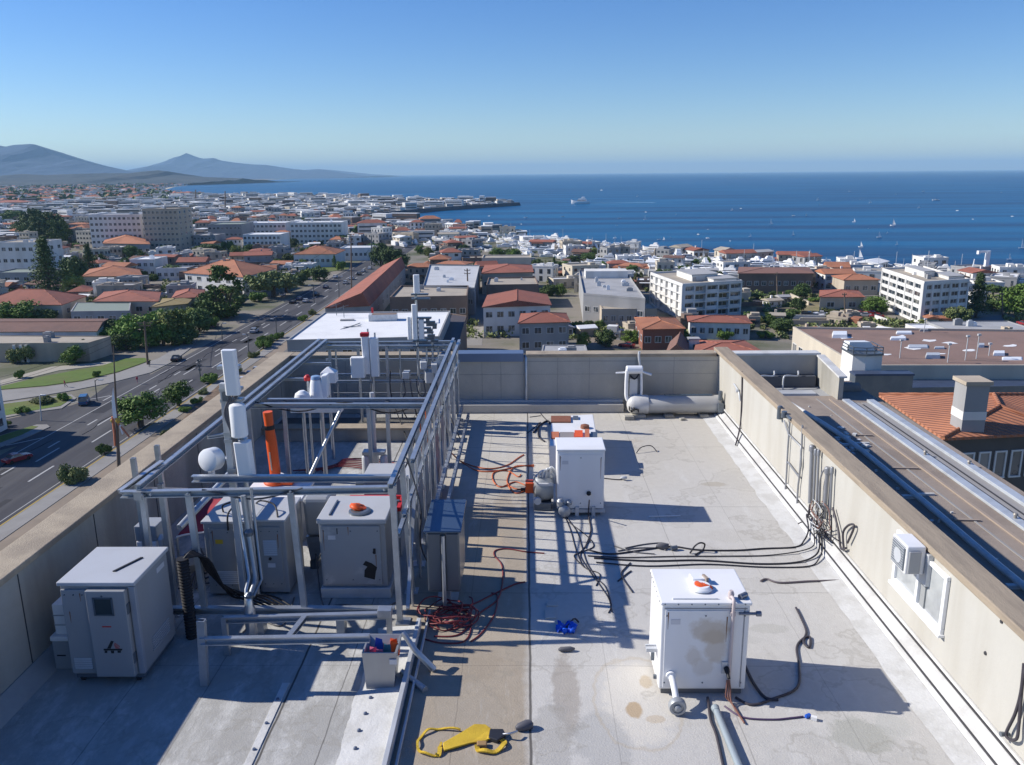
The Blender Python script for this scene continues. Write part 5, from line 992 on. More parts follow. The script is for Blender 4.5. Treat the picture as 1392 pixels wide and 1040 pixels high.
mx = n.new('ShaderNodeMix'); mx.data_type = 'RGBA'; l.new(r1.outputs[0], mx.inputs[0]); mx.inputs[6].default_value = (.000, .036, .115, 1); mx.inputs[7].default_value = (.000, .095, .225, 1)
r2 = n.new('ShaderNodeMapRange'); r2.inputs[1].default_value, r2.inputs[2].default_value = .70, .80; l.new(t2.outputs['Fac'], r2.inputs[0])
m2 = n.new('ShaderNodeMix'); m2.data_type = 'RGBA'; l.new(r2.outputs[0], m2.inputs[0]); l.new(mx.outputs[2], m2.inputs[6]); m2.inputs[7].default_value = (.06, .20, .34, 1); l.new(m2.outputs[2], p.inputs['Base Color'])
bp = n.new('ShaderNodeBump'); bp.inputs['Strength'].default_value = .5; bp.inputs['Distance'].default_value = 1.2
t3 = n.new('ShaderNodeTexNoise'); t3.inputs['Scale'].default_value = .22; t3.inputs['Detail'].default_value = 7; l.new(mp.outputs[0], t3.inputs['Vector']); l.new(t3.outputs['Fac'], bp.inputs['Height']); l.new(bp.outputs[0], p.inputs['Normal'])
mb = MB(); ys = [-250, 0, 200, 400, 800, 1600, 3200, 6400, 12800, 25000, 44000]; xs = [-29000, -12000, -5000, -2000, -800, 0, 800, 2000, 5000, 12000, 29000]
mb.add([V((x, y, G-1.6)) for y in ys for x in xs], [(j*11+i, j*11+i+1, (j+1)*11+i+1, (j+1)*11+i) for j in range(10) for i in range(10)])
struct('sea', mb, sea_m, 'deep blue sea stretching to the horizon')
SHORE = [(1900, 415), (1500, 387), (1392, 377.5), (1300, 369), (1200, 362.5), (1100, 357), (1040, 352), (1000, 349.5), (950, 345), (900, 340), (860, 334), (830, 331), (803, 331), (780, 327), (740, 322), (700, 319.5), (650, 313), (600, 309), (560, 306), (520, 303), (480, 300), (456, 296.5)]
PEN = [(480, 294.5), (520, 291.5), (560, 288), (600, 284.5), (640, 281.5), (680, 279.2), (697, 278.0), (697, 276.6), (660, 275.8), (620, 275), (560, 273), (500, 269.5), (440, 267.5), (390, 266.5), (330, 266.5), (285, 266.5), (250, 265), (228, 262), (216, 259), (216, 256.5), (235, 253.5), (270, 250), (320, 246.5), (380, 243.7), (440, 241.6), (486, 240.3), (486, 239.4), (440, 239.6), (380, 239.9)]
lp = [GP(*q) for q in SHORE+PEN]
lp += [V((-3500, 15000, G)), V((-28000, 15000, G)), V((-28000, -240, G)), V((900, -240, G))]
from mathutils.geometry import tessellate_polygon
lp = [V((q.x, q.y, G)) for q in lp]
mb = MB(); mb.add(lp+[V((q.x, q.y, G-3)) for q in lp], [tuple(f) for f in tessellate_polygon([lp])]+[(i, (i+1) % len(lp), (i+1) % len(lp)+len(lp), i+len(lp)) for i in range(len(lp))])
struct('ground', mb, land_m, 'town ground between the hills and the shore')
def inland(x, y):
    c = False; j = len(lp)-1
    for i in range(len(lp)):
        a, b = lp[i], lp[j]
        if (a.y > y) != (b.y > y) and x < (b.x-a.x)*(y-a.y)/(b.y-a.y)+a.x: c = not c
        j = i
    return c
sand = M('beach_sand', (.52, .45, .34), .95, var=.1, scale=.3)
def strip_along(px, w_in, name, mat, label, z=.25, w_out=2):
    q = [GP(*s) for s in px]; a, b = [], []
    for i, s in enumerate(q):
        d = (q[min(i+1, len(q)-1)]-q[max(i-1, 0)]).normalized(); nn = V((-d.y, d.x, 0)); a.append(V((s.x, s.y, G+z))-nn*w_out+V((0, 0, -1.7 if w_out else 0))); b.append(V((s.x, s.y, G+z))+nn*w_in)
    k = len(q); struct(name, MB() if False else (lambda m: (m.add(a+b, [(i, i+1, k+i+1, k+i) for i in range(k-1)]), m)[1])(MB()), mat, label)
strip_along([(1220, 364), (1160, 360.5), (1100, 357), (1040, 352), (1000, 349.5)], 9, 'beach', sand, 'pale sand strip along the shore', .2, 4)
strip_along([(216, 258.5), (235, 253.5), (270, 250), (320, 246.5), (380, 243.7)], 40, 'beach', sand, 'pale far beach round the bay', .3, 10)
rock = M('harbour_rock', (.10, .10, .105), .95, var=.4, scale=.3, bump=1, bscale=1)
q = [GP(*s) for s in ((445, 297.2), (480, 294.8), (520, 291.7), (560, 288.2), (600, 284.7), (640, 281.7), (680, 279.3), (704, 277.8))]
mb = MB()
for a, b in zip(q, q[1:]): mb.section(V((a.x, a.y, G)), V((b.x, b.y, G)), [(-5, -3), (6, -3), (3, 3.0), (-3, 3.0)])
tag(mb.build('sea_wall', rock, origin=q[0]), 'long dark rock breakwater under the white peninsula town', 'sea wall')
asph = M('asphalt', (.052, .052, .060), .9, var=.12, scale=.5, col2=(.10, .098, .10), amt=.8, scale2=.12, stretch=(1, .10, 1), bump=.2, bscale=4)
pave = M('pavement_concrete', (.27, .26, .245), .9, var=.15, scale=.6, col2=(.19, .18, .165), amt=.5, scale2=.1)
grass = M('lawn_grass', (.10, .155, .030), .95, var=.3, scale=.5, col2=(.15, .135, .055), amt=.6, scale2=.06, bump=.8, bscale=5)
dry = M('dry_grass', (.22, .19, .11), .95, var=.2, scale=.3, col2=(.11, .12, .05), amt=.7, scale2=.05)
dirt = M('bare_dirt', (.26, .21, .16), .95, var=.2, scale=.3, col2=(.15, .13, .10), amt=.6, scale2=.08)
white_p = M('road_paint', (.42, .42, .41), .8, var=.1, scale=1); yel_p = M('kerb_yellow', (.48, .33, .06), .8, var=.15)
XK, XE = RX(-1.505), RX(-1.895)
def slab(x0, x1, y0, y1, z0, z1): return MB().box((x0, y0, G+z0), (x1, y1, G+z1))
struct('road', slab(XE, XK, -100, 560, .004, .03), asph, 'wide asphalt boulevard')
def poly(px, top=None, z=.02):
    q = [GP(*s) for s in px]
    return MB().prism(q, G+.002, G+(top if top else z))
struct('side_road', poly([(-150, 640), (0, 612), (66, 596), (150, 555), (205, 508), (175, 512), (150, 521), (120, 543), (98, 551), (0, 572), (-150, 604)], z=.026), asph, 'side road joining the boulevard')
struct('pavement', slab(XK, XK+2.8, -100, 420, .004, .16), pave, 'pavement on the near side of the boulevard')
struct('kerb', slab(XK-.18, XK-.002, -100, 420, .004, .18), yel_p, 'yellow painted kerb')
struct('verge', slab(XK+2.82, XK+16, -100, 300, .004, .10), dirt, 'dusty verge below our roof')
struct('service_road', slab(XK+6.2, XK+9.0, -100, 300, .101, .125), M('old_asphalt', (.15, .145, .14), .95, var=.15), 'grey service lane below our roof')
struct('verge', poly([(196, 640), (232, 590), (262, 556), (300, 522), (322, 505), (322, 512), (296, 540), (262, 575), (228, 618), (205, 655)], .19), M('leaf_litter', (.20, .14, .095), .95, var=.5, scale=3, col2=(.10, .075, .05), amt=.7, scale2=.8, bump=1, bscale=6), 'strip of dry brown litter on the near pavement')
mb = MB(); rr_ = random.Random(44)
for k in range(26): x, y, w_, d_ = rr_.uniform(XE+1, XK-3), rr_.uniform(95, 330), rr_.uniform(.7, 3), rr_.uniform(2, 14); mb.box((x, y, G+.031), (x+w_, y+d_, G+.0335))
for k in range(16): x, y = rr_.uniform(XE+1, XK-2), rr_.uniform(95, 300); mb.tube(smooth_path([V((x+rr_.uniform(-.6, .6), y+j*4, G+.03)) for j in range(5)]), .07, 4)
struct('road_patches', mb, M('tar_repair', (.030, .030, .034), .8, var=.3, scale=2), 'dark tar repairs in the boulevard')
mb = MB()
for r, y0, y1, d, g in ((-1.637, 60, 520, 7, 12), (-1.725, 66, 520, 7, 13), (-1.768, 120, 320, 3.6, 9.5)):
    y = y0
    while y < y1: mb.box((RX(r)-.16, y, G+.031), (RX(r)+.16, y+d, G+.042)); y += d+g
mb.box((RX(-1.852)-.1, 130, G+.031), (RX(-1.852)+.1, 520, G+.04)); mb.box((RX(-1.53)-.07, 60, G+.031), (RX(-1.53)+.07, 420, G+.04))
for px in (((8, 606), (60, 595)), ((96, 548), (150, 538)), ((140, 545), (153, 538))):
    a, b = GP(*px[0]), GP(*px[1]); mb.bar(V((a.x, a.y, G+.036)), V((b.x, b.y, G+.036)), .3, .01)
for px in ():
    a = GP(*px); mb.prism([(a.x-.3, a.y-2), (a.x+.3, a.y-2), (a.x+.3, a.y+1), (a.x+.9, a.y+1), (a.x, a.y+3.5), (a.x-.9, a.y+1), (a.x-.3, a.y+1)], G+.031, G+.041)
struct('lane_markings', mb, white_p, 'white lane lines and arrows')
struct('pavement', poly([(-120, 560), (0, 532), (60, 527), (110, 520), (160, 508), (215, 488), (248, 468), (268, 462), (262, 472), (235, 492), (205, 507), (150, 521), (100, 531), (60, 538), (0, 547), (-120, 578)], .14), pave, 'curving pavement across the boulevard')
struct('island', poly([(-120, 580), (0, 549), (60, 541), (97, 537), (104, 542), (84, 556), (40, 562), (0, 570), (-120, 600)], .15), pave, 'kerbed island at the side road')
struct('lawn', poly([(-110, 579), (0, 551), (60, 543), (95, 539), (99, 542), (82, 553), (40, 560), (0, 567), (-110, 594)], .19), grass, 'grass on the traffic island')
struct('island', poly([(-100, 640), (0, 593), (50, 578), (64, 578), (68, 581), (40, 594), (0, 609), (-100, 665)], .15), pave, 'lower kerbed island')
struct('lawn', poly([(-100, 630), (0, 594), (44, 580), (52, 581), (30, 592), (0, 603), (-100, 650)], .19), grass, 'grass on the lower island')
struct('lawn', poly([(-110, 556), (0, 526), (60, 512), (140, 497), (170, 488), (196, 487), (205, 490), (160, 506), (110, 518), (60, 525), (0, 530)], .13), grass, 'long lawn beside the curving pavement')
struct('path', poly([(-110, 545), (0, 518), (70, 499), (150, 492), (156, 495), (80, 504), (0, 524), (-110, 553)], .10), M('path_gravel', (.36, .33, .27), .9, var=.1), 'pale path before the low tan house')
struct('lawn', poly([(404, 360), (476, 357), (474, 366), (424, 372), (400, 369)], .15), grass, 'bright lawn by the far end of the boulevard')
struct('lawn', poly([(0, 298), (32, 297), (36, 307), (10, 316), (-60, 320)], .2), grass, 'distant playing field at far left')
struct('lawn', poly([(738, 366), (772, 360), (785, 392), (745, 398)], .12), dry, 'dry garden plot behind the red roofs')
struct('lawn', poly([(1016, 412), (1110, 398), (1190, 424), (1236, 442), (1150, 458), (1040, 446)], .12), dry, 'dry grass slope before the white apartments')
struct('lawn', poly([(785, 440), (862, 428), (880, 474), (790, 476)], .12), dirt, 'bare yard behind our far parapet')
struct('car_park', poly([(1290, 438), (1392, 424), (1520, 432), (1520, 478), (1330, 470), (1262, 452)], z=.03), M('pale_asphalt', (.17, .18, .19), .9, var=.1, scale=.3), 'grey car park beside the white apartments')
struct('side_road', poly([(628, 470), (655, 470), (662, 400), (648, 400)], z=.03), M('pale_lane', (.27, .25, .22), .9, var=.12), 'narrow lane between the flat roofs')
struct('side_road', poly([(1020, 408), (1112, 396), (1112, 399), (1020, 413)], z=.14), asph, 'road past the brown columned building')
# ------------------------------------------------------------------ building kit
wall_w = M('render_white', (.70, .69, .66), .85, var=.06, scale=.5, col2=(.52, .50, .46), amt=.5, scale2=.2, streak=True)
wall_c = M('render_cream', (.56, .50, .40), .85, var=.06, scale=.5, col2=(.42, .37, .30), amt=.5, scale2=.2, streak=True)
wall_t = M('render_tan', (.47, .40, .31), .85, var=.08, scale=.5, col2=(.28, .24, .19), amt=.5, scale2=.2, streak=True)
wall_g = M('render_grey', (.33, .33, .33), .85, var=.08, scale=.5, col2=(.23, .23, .23), amt=.5, scale2=.2, streak=True)
wall_b = M('render_brown', (.20, .145, .115), .85, var=.12, scale=.6, col2=(.14, .11, .09), amt=.5, scale2=.2)
wall_k = M('brick_red', (.24, .10, .07), .9, var=.2, scale=4)
glass = M('window_glass', (.035, .045, .055), .1, var=.5, scale=.25, col2=(.26, .25, .23), amt=.75, scale2=.33, edge=(.52, .56), spec=.7, perobj=.5); wframe = M('window_frame', (.62, .62, .60), .6)
def tile(name, col, c2):
    m = M(name, col, .85, var=.22, scale=.9, col2=c2, amt=.6, scale2=.12, perobj=.10)
    n, l = m.node_tree.nodes, m.node_tree.links; p = n['Principled BSDF']
    tc = n.new('ShaderNodeTexCoord'); wv = n.new('ShaderNodeTexWave'); wv.inputs['Scale'].default_value = 1.1; wv.inputs['Distortion'].default_value = .4; wv.bands_direction = 'DIAGONAL'
    l.new(tc.outputs['Object'], wv.inputs['Vector']); b = n.new('ShaderNodeBump'); b.inputs['Strength'].default_value = .8; b.inputs['Distance'].default_value = .12
    l.new(wv.outputs['Fac'], b.inputs['Height']); l.new(b.outputs[0], p.inputs['Normal']); return m
tile_o = tile('tile_orange', (.43, .18, .10), (.28, .12, .075)); tile_r = tile('tile_red', (.34, .125, .085), (.23, .095, .07)); tile_b = tile('tile_brown', (.20, .11, .085), (.14, .085, .07))
rf_w = M('flat_roof_white', (.78, .78, .77), .7, var=.04, scale=.4, col2=(.60, .60, .58), amt=.4, scale2=.15); rf_g = M('flat_roof_grey', (.38, .38, .38), .85, var=.1, scale=.4, col2=(.27, .27, .27), amt=.6, scale2=.12)
rf_t = M('flat_roof_tan', (.40, .35, .28), .9, var=.1, scale=.4, col2=(.28, .25, .21), amt=.6, scale2=.12); rf_b = M('flat_roof_brown', (.25, .165, .135), .9, var=.12, scale=.5, col2=(.17, .12, .10), amt=.6, scale2=.12); rf_v = M('flat_roof_green', (.23, .27, .23), .85, var=.1, scale=.4)
FOOT = []                                   # (x, y, r) of everything placed
def bld(name, label, cat, NL, NR, h, wall, roofm, roof='hip', depth=None, FR=None, FL=None, rise=2.0, win=None, side=None, over=.5, group=None, pix_quad=True, units=0, ch=0, wmat=None, para=.5, rp=.5):
    z = G+h
    a, b = (W(*NL, z), W(*NR, z)) if pix_quad else (V((*NL, z)), V((*NR, z)))
    if depth and pix_quad: b = WY(NR[0], NR[1], a.y)
    a.z = b.z = z; e1 = (b-a); L = e1.length; e1.normalize(); e2 = V((-e1.y, e1.x, 0))
    if FR: c, d = W(*FR, z), (W(*FL, z) if FL else None)
    else: c, d = b+e2*depth, a+e2*depth
    if d is None: d = a+(c-b)
    c.z = d.z = z
    ctr = (a+b+c+d)/4; FOOT.append((ctr.x, ctr.y, max((a-c).length, (b-d).length)/2*.9))
    g = lambda p, zz: V((p.x, p.y, zz))
    t = thing(name, label, cat, (ctr.x, ctr.y, G), group)
    MB().hexa([g(q, G) for q in (a, b, c, d)], [g(q, z-(.02 if roof != 'flat' else 0)) for q in (a, b, c, d)]).build('wall', wall, t)
    if roof == 'flat':
        inn = [q+(ctr-q).normalized()*.45 for q in (a, b, c, d)]; out = [q-(ctr-q).normalized()*.06 for q in (a, b, c, d)]
        mb = MB(); vs = [g(q, z+.002) for q in out]+[g(q, z+para) for q in out]+[g(q, z+para) for q in inn]+[g(q, z+.03) for q in inn]
        mb.add(vs, [(k*4+i, k*4+(i+1) % 4, (k+1)*4+(i+1) % 4, (k+1)*4+i) for k in range(3) for i in range(4)]); mb.build('parapet', wall if wmat is None else wmat, t, fixn=True)
        MB().hexa([g(q, z+.003) for q in inn], [g(q, z+.03) for q in inn]).build('roof', roofm, t)
        rr = random.Random(int(ctr.x*7+ctr.y))
        for k in range(units):
            s_, r_ = rr.uniform(.15, .85), rr.uniform(.2, .85); q = a.lerp(b, s_).lerp(d.lerp(c, s_), r_); w_, d_, h_ = rr.uniform(.6, 2.4), rr.uniform(.6, 1.8), rr.uniform(.5, 1.6)
            MB().box((q.x-w_/2, q.y-d_/2, z+.031), (q.x+w_/2, q.y+d_/2, z+h_)).box((q.x-w_*.3, q.y-d_*.3, z+h_+.002), (q.x+w_*.3, q.y+d_*.3, z+h_+.25)).build('rooftop_unit', rr.choice((zinc, ant_w, wall_g)), t)
    else:
        o = [q-(ctr-q).normalized()*over*1.3 for q in (a, b, c, d)]
        xlong = L >= (c-b).length
        if roof == 'gable_y' or (roof in ('hip', 'gable') and not xlong and roof != 'gable_x'): m0, m1 = o[0].lerp(o[1], rp), o[3].lerp(o[2], rp); ends = ((0, 1), (2, 3)); long_ = False
        else: m0, m1 = (o[3]+o[0])/2, (o[1]+o[2])/2; ends = ((3, 0), (1, 2)); long_ = True
        if roof == 'hip':
            sh = min(.42, .5*min(L, (c-b).length)/max(L, (c-b).length)); m0, m1 = m0.lerp(m1, sh), m1.lerp(m0, sh)
        r0, r1 = g(m0, z+rise), g(m1, z+rise); th = .16
        lo = [g(q, z-.0) for q in o]; up_ = [g(q, z+th) for q in o]; vs = lo+up_+[r0, r1]
        fs = [(3, 2, 1, 0)]+[(i, (i+1) % 4, 4+(i+1) % 4, 4+i) for i in range(4)]
        if long_: fs += [(4, 5, 9, 8), (6, 7, 8, 9), (7, 4, 8), (5, 6, 9)]
        else: fs += [(5, 6, 9, 8), (7, 4, 8, 9), (4, 5, 8), (6, 7, 9)]
        rf = MB(); rf.add(vs, fs); rf = rf.build('roof', roofm, t, fixn=True)
        mb = MB()
        mb.tube([r0+V((0, 0, .03)), r1+V((0, 0, .03))], .14, 6)
        if roof == 'hip':
            for (i, r_) in (((0, r0), (3, r0), (1, r1), (2, r1)) if long_ else ((0, r0), (1, r0), (2, r1), (3, r1))): mb.tube([up_[i]+V((0, 0, .02)), r_+V((0, 0, .02))], .12, 6)
        mb.build('ridge_tiles', roofm, rf)
        for k in range(ch):
            q = r0.lerp(r1, .25+.5*k)-e2*1.2; MB().box((q.x-.5, q.y-.4, z+.2), (q.x+.5, q.y+.4, z+rise+1.1)).box((q.x-.6, q.y-.5, z+rise+1.102), (q.x+.6, q.y+.5, z+rise+1.3)).build('chimney', wall_t, rf)
    def windows(p0, p1, cols, rows, nrm):
        dd = (p1-p0); Lw = dd.length; dd = dd.normalized(); fh = (h-.4)/rows; cw = Lw/cols; ww, wh = min(cw*.55, 2.2), min(fh*.5, 1.5)
        for i in range(cols):
            for j in range(rows):
                q = p0+dd*(cw*(i+.5)); z0 = G+.3+fh*j+(fh-wh)*.5
                f = MB(); P_ = lambda s, zz, o_: V((q.x, q.y, zz))+dd*s+nrm*o_
                def bx(m_, s0, s1, za, zb, o0, o1): m_.hexa([P_(s0, za, o1), P_(s1, za, o1), P_(s1, za, o0), P_(s0, za, o0)], [P_(s0, zb, o1), P_(s1, zb, o1), P_(s1, zb, o0), P_(s0, zb, o0)])
                e = .1
                bx(f, -ww/2-e, ww/2+e, z0-e, z0, .0, .1); bx(f, -ww/2-e, ww/2+e, z0+wh, z0+wh+e, .0, .07); bx(f, -ww/2-e, -ww/2, z0, z0+wh, 0, .07); bx(f, ww/2, ww/2+e, z0, z0+wh, 0, .07)
                if ww > 1.1: bx(f, -.04, .04, z0, z0+wh, .02, .06)
                o_ = f.build('window', wframe, t); gl = MB(); bx(gl, -ww/2, ww/2, z0, z0+wh, .0, .018); gl.build('pane', glass, o_)
    if win: windows(a, b, win[0], win[1], -e2)
    if side:
        sd_ = side[2] if len(side) > 2 else ('L' if ctr.x > 0 else 'R')
        if sd_ == 'L': e = (a-d).normalized(); windows(d, a, side[0], side[1], V((e.y, -e.x, 0)) if V((e.y, -e.x, 0)).dot(ctr-a) < 0 else -V((e.y, -e.x, 0)))
        else: e = (c-b).normalized(); nn = V((e.y, -e.x, 0)); windows(b, c, side[0], side[1], nn if nn.dot(ctr-b) < 0 else -nn)
    t['px'] = pix((ctr.x, ctr.y, z))
    return t, (a, b, c, d, e1, e2, z, ctr)
HS = 45/32                                  # storey heights below were read for a smaller drop
# ------------------------------------------------------------------ left of the boulevard
bld('red_roof_house', 'wide low house with red hip roof at the left edge below the dark conifer', 'house', (-30, 414), (83, 415), 5.0, wall_c, tile_r, FR=(116, 403), FL=(8, 400), rise=3.6, win=(6, 1), side=(2, 1))
bld('long_roof_building', 'long low building with brown red pitched roof and white band wall', 'building', (-30, 452), (131, 451), 5.0, wall_w, tile_b, FR=(146, 434), FL=(-10, 434), roof='gable', rise=1.0, win=(7, 1), over=.3)
tl, q_ = bld('flat_roof_house', 'low tan flat roofed house with white door columns beside the long lawn', 'house', (-30, 468), (120, 467), 4.6, wall_t, rf_t, FR=(150, 458), FL=(-10, 457), roof='flat', para=.25, win=None, units=2)
a, b, e1 = q_[0], q_[1], q_[4]
for k in (.33, .39, .44): s = a.lerp(b, k); MB().box((s.x-.3, s.y-.5, G), (s.x+.3, s.y-.1, G+4.4)).build('column', wall_w, tl)
for k in (.36, .415): s = a.lerp(b, k); MB().box((s.x-.75, s.y-.06, G+.1), (s.x+.75, s.y-.012, G+3.0)).build('door', glass, tl)
bld('pavilion', 'grey green canopy roofed pavilion behind the brown red long building', 'pavilion', (96, 424), (176, 423), 4.5, wall_g, rf_v, roof='flat', FR=(178, 411), FL=(104, 412), para=.2, win=(5, 1))
bld('red_roof_house', 'red tiled house with low ridge behind the grey green pavilion', 'house', (128, 410), (214, 410), 5, wall_c, tile_r, FR=(217, 398), FL=(142, 398), rise=2.2, win=(5, 1))
bld('tan_roof_house', 'small house with olive tan roof between bushes beside the boulevard', 'house', (206, 418), (254, 413), 4.5, wall_t, M('olive_roof', (.27, .21, .10), .9, var=.2, scale=.5), FR=(262, 405), FL=(222, 407), rise=1.0, win=(3, 1))
bld('red_roof_house', 'faded red roofed bungalow close to the tall leafy tree', 'house', (234, 406), (276, 404), 5, wall_t, tile_r, FR=(278, 395), FL=(240, 397), rise=1.6, win=(3, 1))
bld('orange_roof_house', 'orange hip roofed house standing right of the dark conifers', 'house', (113, 376), (193, 375.5), 6, wall_c, tile_o, FR=(188, 367), FL=(122, 367), rise=3, win=(6, 1))
bld('orange_roof_house', 'largest orange hip roofed house with white walls above the spreading tree', 'house', (251, 371), (330, 377), 7.5, wall_w, tile_o, FR=(373, 366), rise=4.6, win=(6, 2), side=(5, 2), ch=1)
bld('white_house', 'white two storey house with terrace deck left of the largest orange house', 'house', (176, 354), (210, 356), 8, wall_w, rf_w, roof='flat', depth=14, win=(4, 2), units=1)
bld('long_flat_building', 'long pale low building with white roof edge behind the orange houses', 'building', (212, 366), (262, 356), 5, wall_w, rf_g, roof='flat', depth=9, win=(6, 1))
bld('office_block', 'white six storey office block with window grid beside the beige tower', 'office block', (120, 293), (190, 291), 22, wall_w, rf_g, roof='flat', depth=22, win=(11, 6), side=(3, 6), units=3)
bld('apartment_tower', 'beige ribbed apartment tower, tallest block on the left', 'tower', (193, 285), (240, 284), 26, wall_t, rf_t, roof='flat', depth=22, win=(8, 8), side=(3, 8), units=2)
bld('orange_roof_house', 'broad orange roofed hall in front of the white office block', 'hall', (140, 331), (204, 332), 7, wall_g, tile_o, FR=(198, 322), FL=(146, 322), rise=3.4, win=(7, 1))
bld('orange_roof_house', 'orange roofed hall in front of the beige apartment tower', 'hall', (196, 327), (247, 321), 7, wall_g, tile_o, depth=24, rise=3.4, win=(6, 1))
bld('dark_block', 'dark glazed low block right of the orange halls', 'block', (262, 321), (292, 318), 9, wall_g, rf_g, roof='flat', depth=18, win=(6, 3), units=2)
bld('orange_roof_house', 'small white house with orange roof left of the white office block', 'house', (90, 312), (118, 311), 8.5, wall_w, tile_o, depth=20, rise=3, win=(3, 2))
bld('apartment_block', 'blue grey three storey apartments at the far left edge', 'apartments', (-10, 331), (54, 328.5), 16, wall_w, rf_t, roof='flat', depth=18, win=(7, 3), side=(3, 3), units=2)
bld('long_flat_building', 'low grey building with white roof edge at the far left edge', 'building', (-20, 318), (38, 316.5), 6, wall_g, rf_w, roof='flat', depth=16, win=(6, 1))
bld('red_roof_house', 'very long distant red roofed building at the left edge', 'building', (-20, 275.5), (31, 274), 8, wall_c, tile_r, depth=40, rise=3)
bld('long_flat_building', 'flat pale building across the lawn from the blue grey apartments', 'building', (-10, 372), (54, 372), 5, wall_g, rf_v, roof='flat', depth=16, win=(5, 1))
bld('white_grid_building', 'dark glazed building with green roof right of the dark low block', 'building', (282, 306), (328, 308), 13, wall_g, rf_v, roof='flat', depth=26, win=(8, 3))
bld('white_grid_building', 'white framed apartment slab, left of the two by the bay', 'apartments', (330, 304), (388, 304.5), 12, wall_w, rf_w, roof='flat', depth=22, win=(10, 3), units=2)
bld('white_grid_building', 'white framed apartment slab, right of the two by the bay', 'apartments', (394, 303.5), (464, 304), 14, wall_w, rf_w, roof='flat', depth=20, win=(12, 4), units=3)
bld('white_grid_building', 'white banded low block in front of the framed apartment slabs', 'block', (330, 320), (381, 320), 9.5, wall_w, rf_w, roof='flat', depth=20, win=(9, 3))
bld('orange_roof_house', 'wide orange roofed pavilion above the bright lawn', 'pavilion', (399, 346), (456, 345.5), 6.5, wall_w, tile_o, depth=22, rise=3.4, win=(8, 1))
bld('long_flat_building', 'white row building with blue shutters right of the orange pavilion', 'building', (462, 338), (512, 339), 6.5, wall_w, rf_w, roof='flat', depth=14, win=(8, 1))
# ------------------------------------------------------------------ centre
bld('red_gable_building', 'long red tiled gable roof building along the boulevard', 'building', (442, 419), (503, 416), 6.5, wall_g, tile_r, FR=(551, 363), FL=(521, 361), roof='gable_y', rise=4.2, over=.2, rp=.84, side=(9, 1, 'R'))
t, q_ = bld('white_roof_building', 'broad bright white flat roof just behind the steel frame', 'building', (390, 464), (597, 459), 11.5, wall_g, rf_w, FR=(612, 424), FL=(441, 426), roof='flat', para=.3, win=(9, 2), units=0)
a, b, c, d, e1, e2, z, ctr = q_
at = lambda s, r: a.lerp(b, s).lerp(d.lerp(c, s), r)
def rbox(s, r, w_, d_, h_, mat, name='rooftop_unit'):
    q = at(s, r); f = lambda x, y, zz: V((q.x, q.y, zz))+e1*x+e2*y
    MB().hexa([f(-w_/2, -d_/2, z+.031), f(w_/2, -d_/2, z+.031), f(w_/2, d_/2, z+.031), f(-w_/2, d_/2, z+.031)], [f(-w_/2, -d_/2, z+h_), f(w_/2, -d_/2, z+h_), f(w_/2, d_/2, z+h_), f(-w_/2, d_/2, z+h_)]).build(name, mat, t)
rbox(.52, .68, 6.6, 3.2, 1.5, zinc); rbox(.53, .68, 5.8, 2.6, 1.52, wall_b); rbox(.25, .68, 3.2, 1.2, .35, wall_g); rbox(.88, .6, 4.0, 6, .25, rf_w); rbox(.4, .9, .5, .5, 1.8, red)
mb = MB()
for s, r in ((.12, .9), (.2, .8)): q = at(s, r); mb.tube([q, q+V((0, 0, 3))], .08, 6).tube([q+V((-1.4, 0, 2.4)), q+V((1.2, .3, 3.0))], .05, 5).tube([q+V((-1.6, .3, 2.0)), q+V((.6, 0, 2.9))], .04, 5)
q = at(.27, .35); mb.tube([q, q+V((2.5, 4, .3))], .1, 5).tube([q+V((2.5, 4, .3)), q+V((3.2, 6.5, .3))], .1, 5).tube([q+V((.3, 2, .2)), q+V((4, 3.4, .2))], .08, 5)
mb.build('aerial', cab_dark, t)
tq, q2 = bld('dark_lean_to', 'dark brown sloping side roof right of the broad white roof', 'building', (600, 462), (622, 472), 9.0, wall_b, M('dark_brown_roof', (.085, .075, .08), .8, var=.15, scale=.5), FR=(634, 430), FL=(613, 427), roof='flat', para=.2)
bld('long_flat_building', 'flat beige roof with dark upper strip behind the broad white roof', 'building', (530, 406), (635, 404), 8.5, wall_b, rf_t, FR=(637, 390), FL=(545, 390), roof='flat', units=3, win=(8, 1))
bld('grey_roof_building', 'square pale grey flat roof beyond the beige strip roof', 'building', (575, 391), (645, 393), 8.5, wall_g, M('flat_roof_pale', (.50, .51, .52), .8, var=.06, scale=.4, col2=(.38, .38, .38), amt=.5, scale2=.15), FR=(652, 362), FL=(584, 361), roof='flat', units=4, win=(6, 1))
bld('red_roof_house', 'two storey white house with red gable roof before the dry garden', 'house', (657, 418), (748, 415), 8.5, wall_w, tile_r, FR=(742, 401), FL=(664, 402), roof='gable', rise=1.8, win=(6, 2), side=(2, 2))
bld('red_roof_house', 'grey and brick house with red hip roof nearest our far parapet', 'house', (706, 440), (773, 438), 7.8, wall_g, tile_r, FR=(768, 427), FL=(710, 428), rise=1.6, win=(4, 2), side=(2, 2))
bld('red_roof_house', 'red roofed house with blank tan walls, farthest of the red houses in the centre', 'house', (655, 372), (724, 370), 8, wall_t, tile_r, FR=(722, 361), FL=(660, 361), rise=1.8, win=(5, 1))
bld('flat_roof_house', 'beige flat roofed house between two red roofs in the centre', 'house', (661, 389), (732, 388), 7.5, wall_b, rf_t, roof='flat', FR=(728, 378), FL=(664, 379), win=(5, 1), units=2)
bld('flat_roof_house', 'brown terraced block with orange balcony behind the square grey roof', 'house', (655, 352), (722, 351), 8, wall_c, rf_t, roof='flat', depth=14, win=(6, 1))
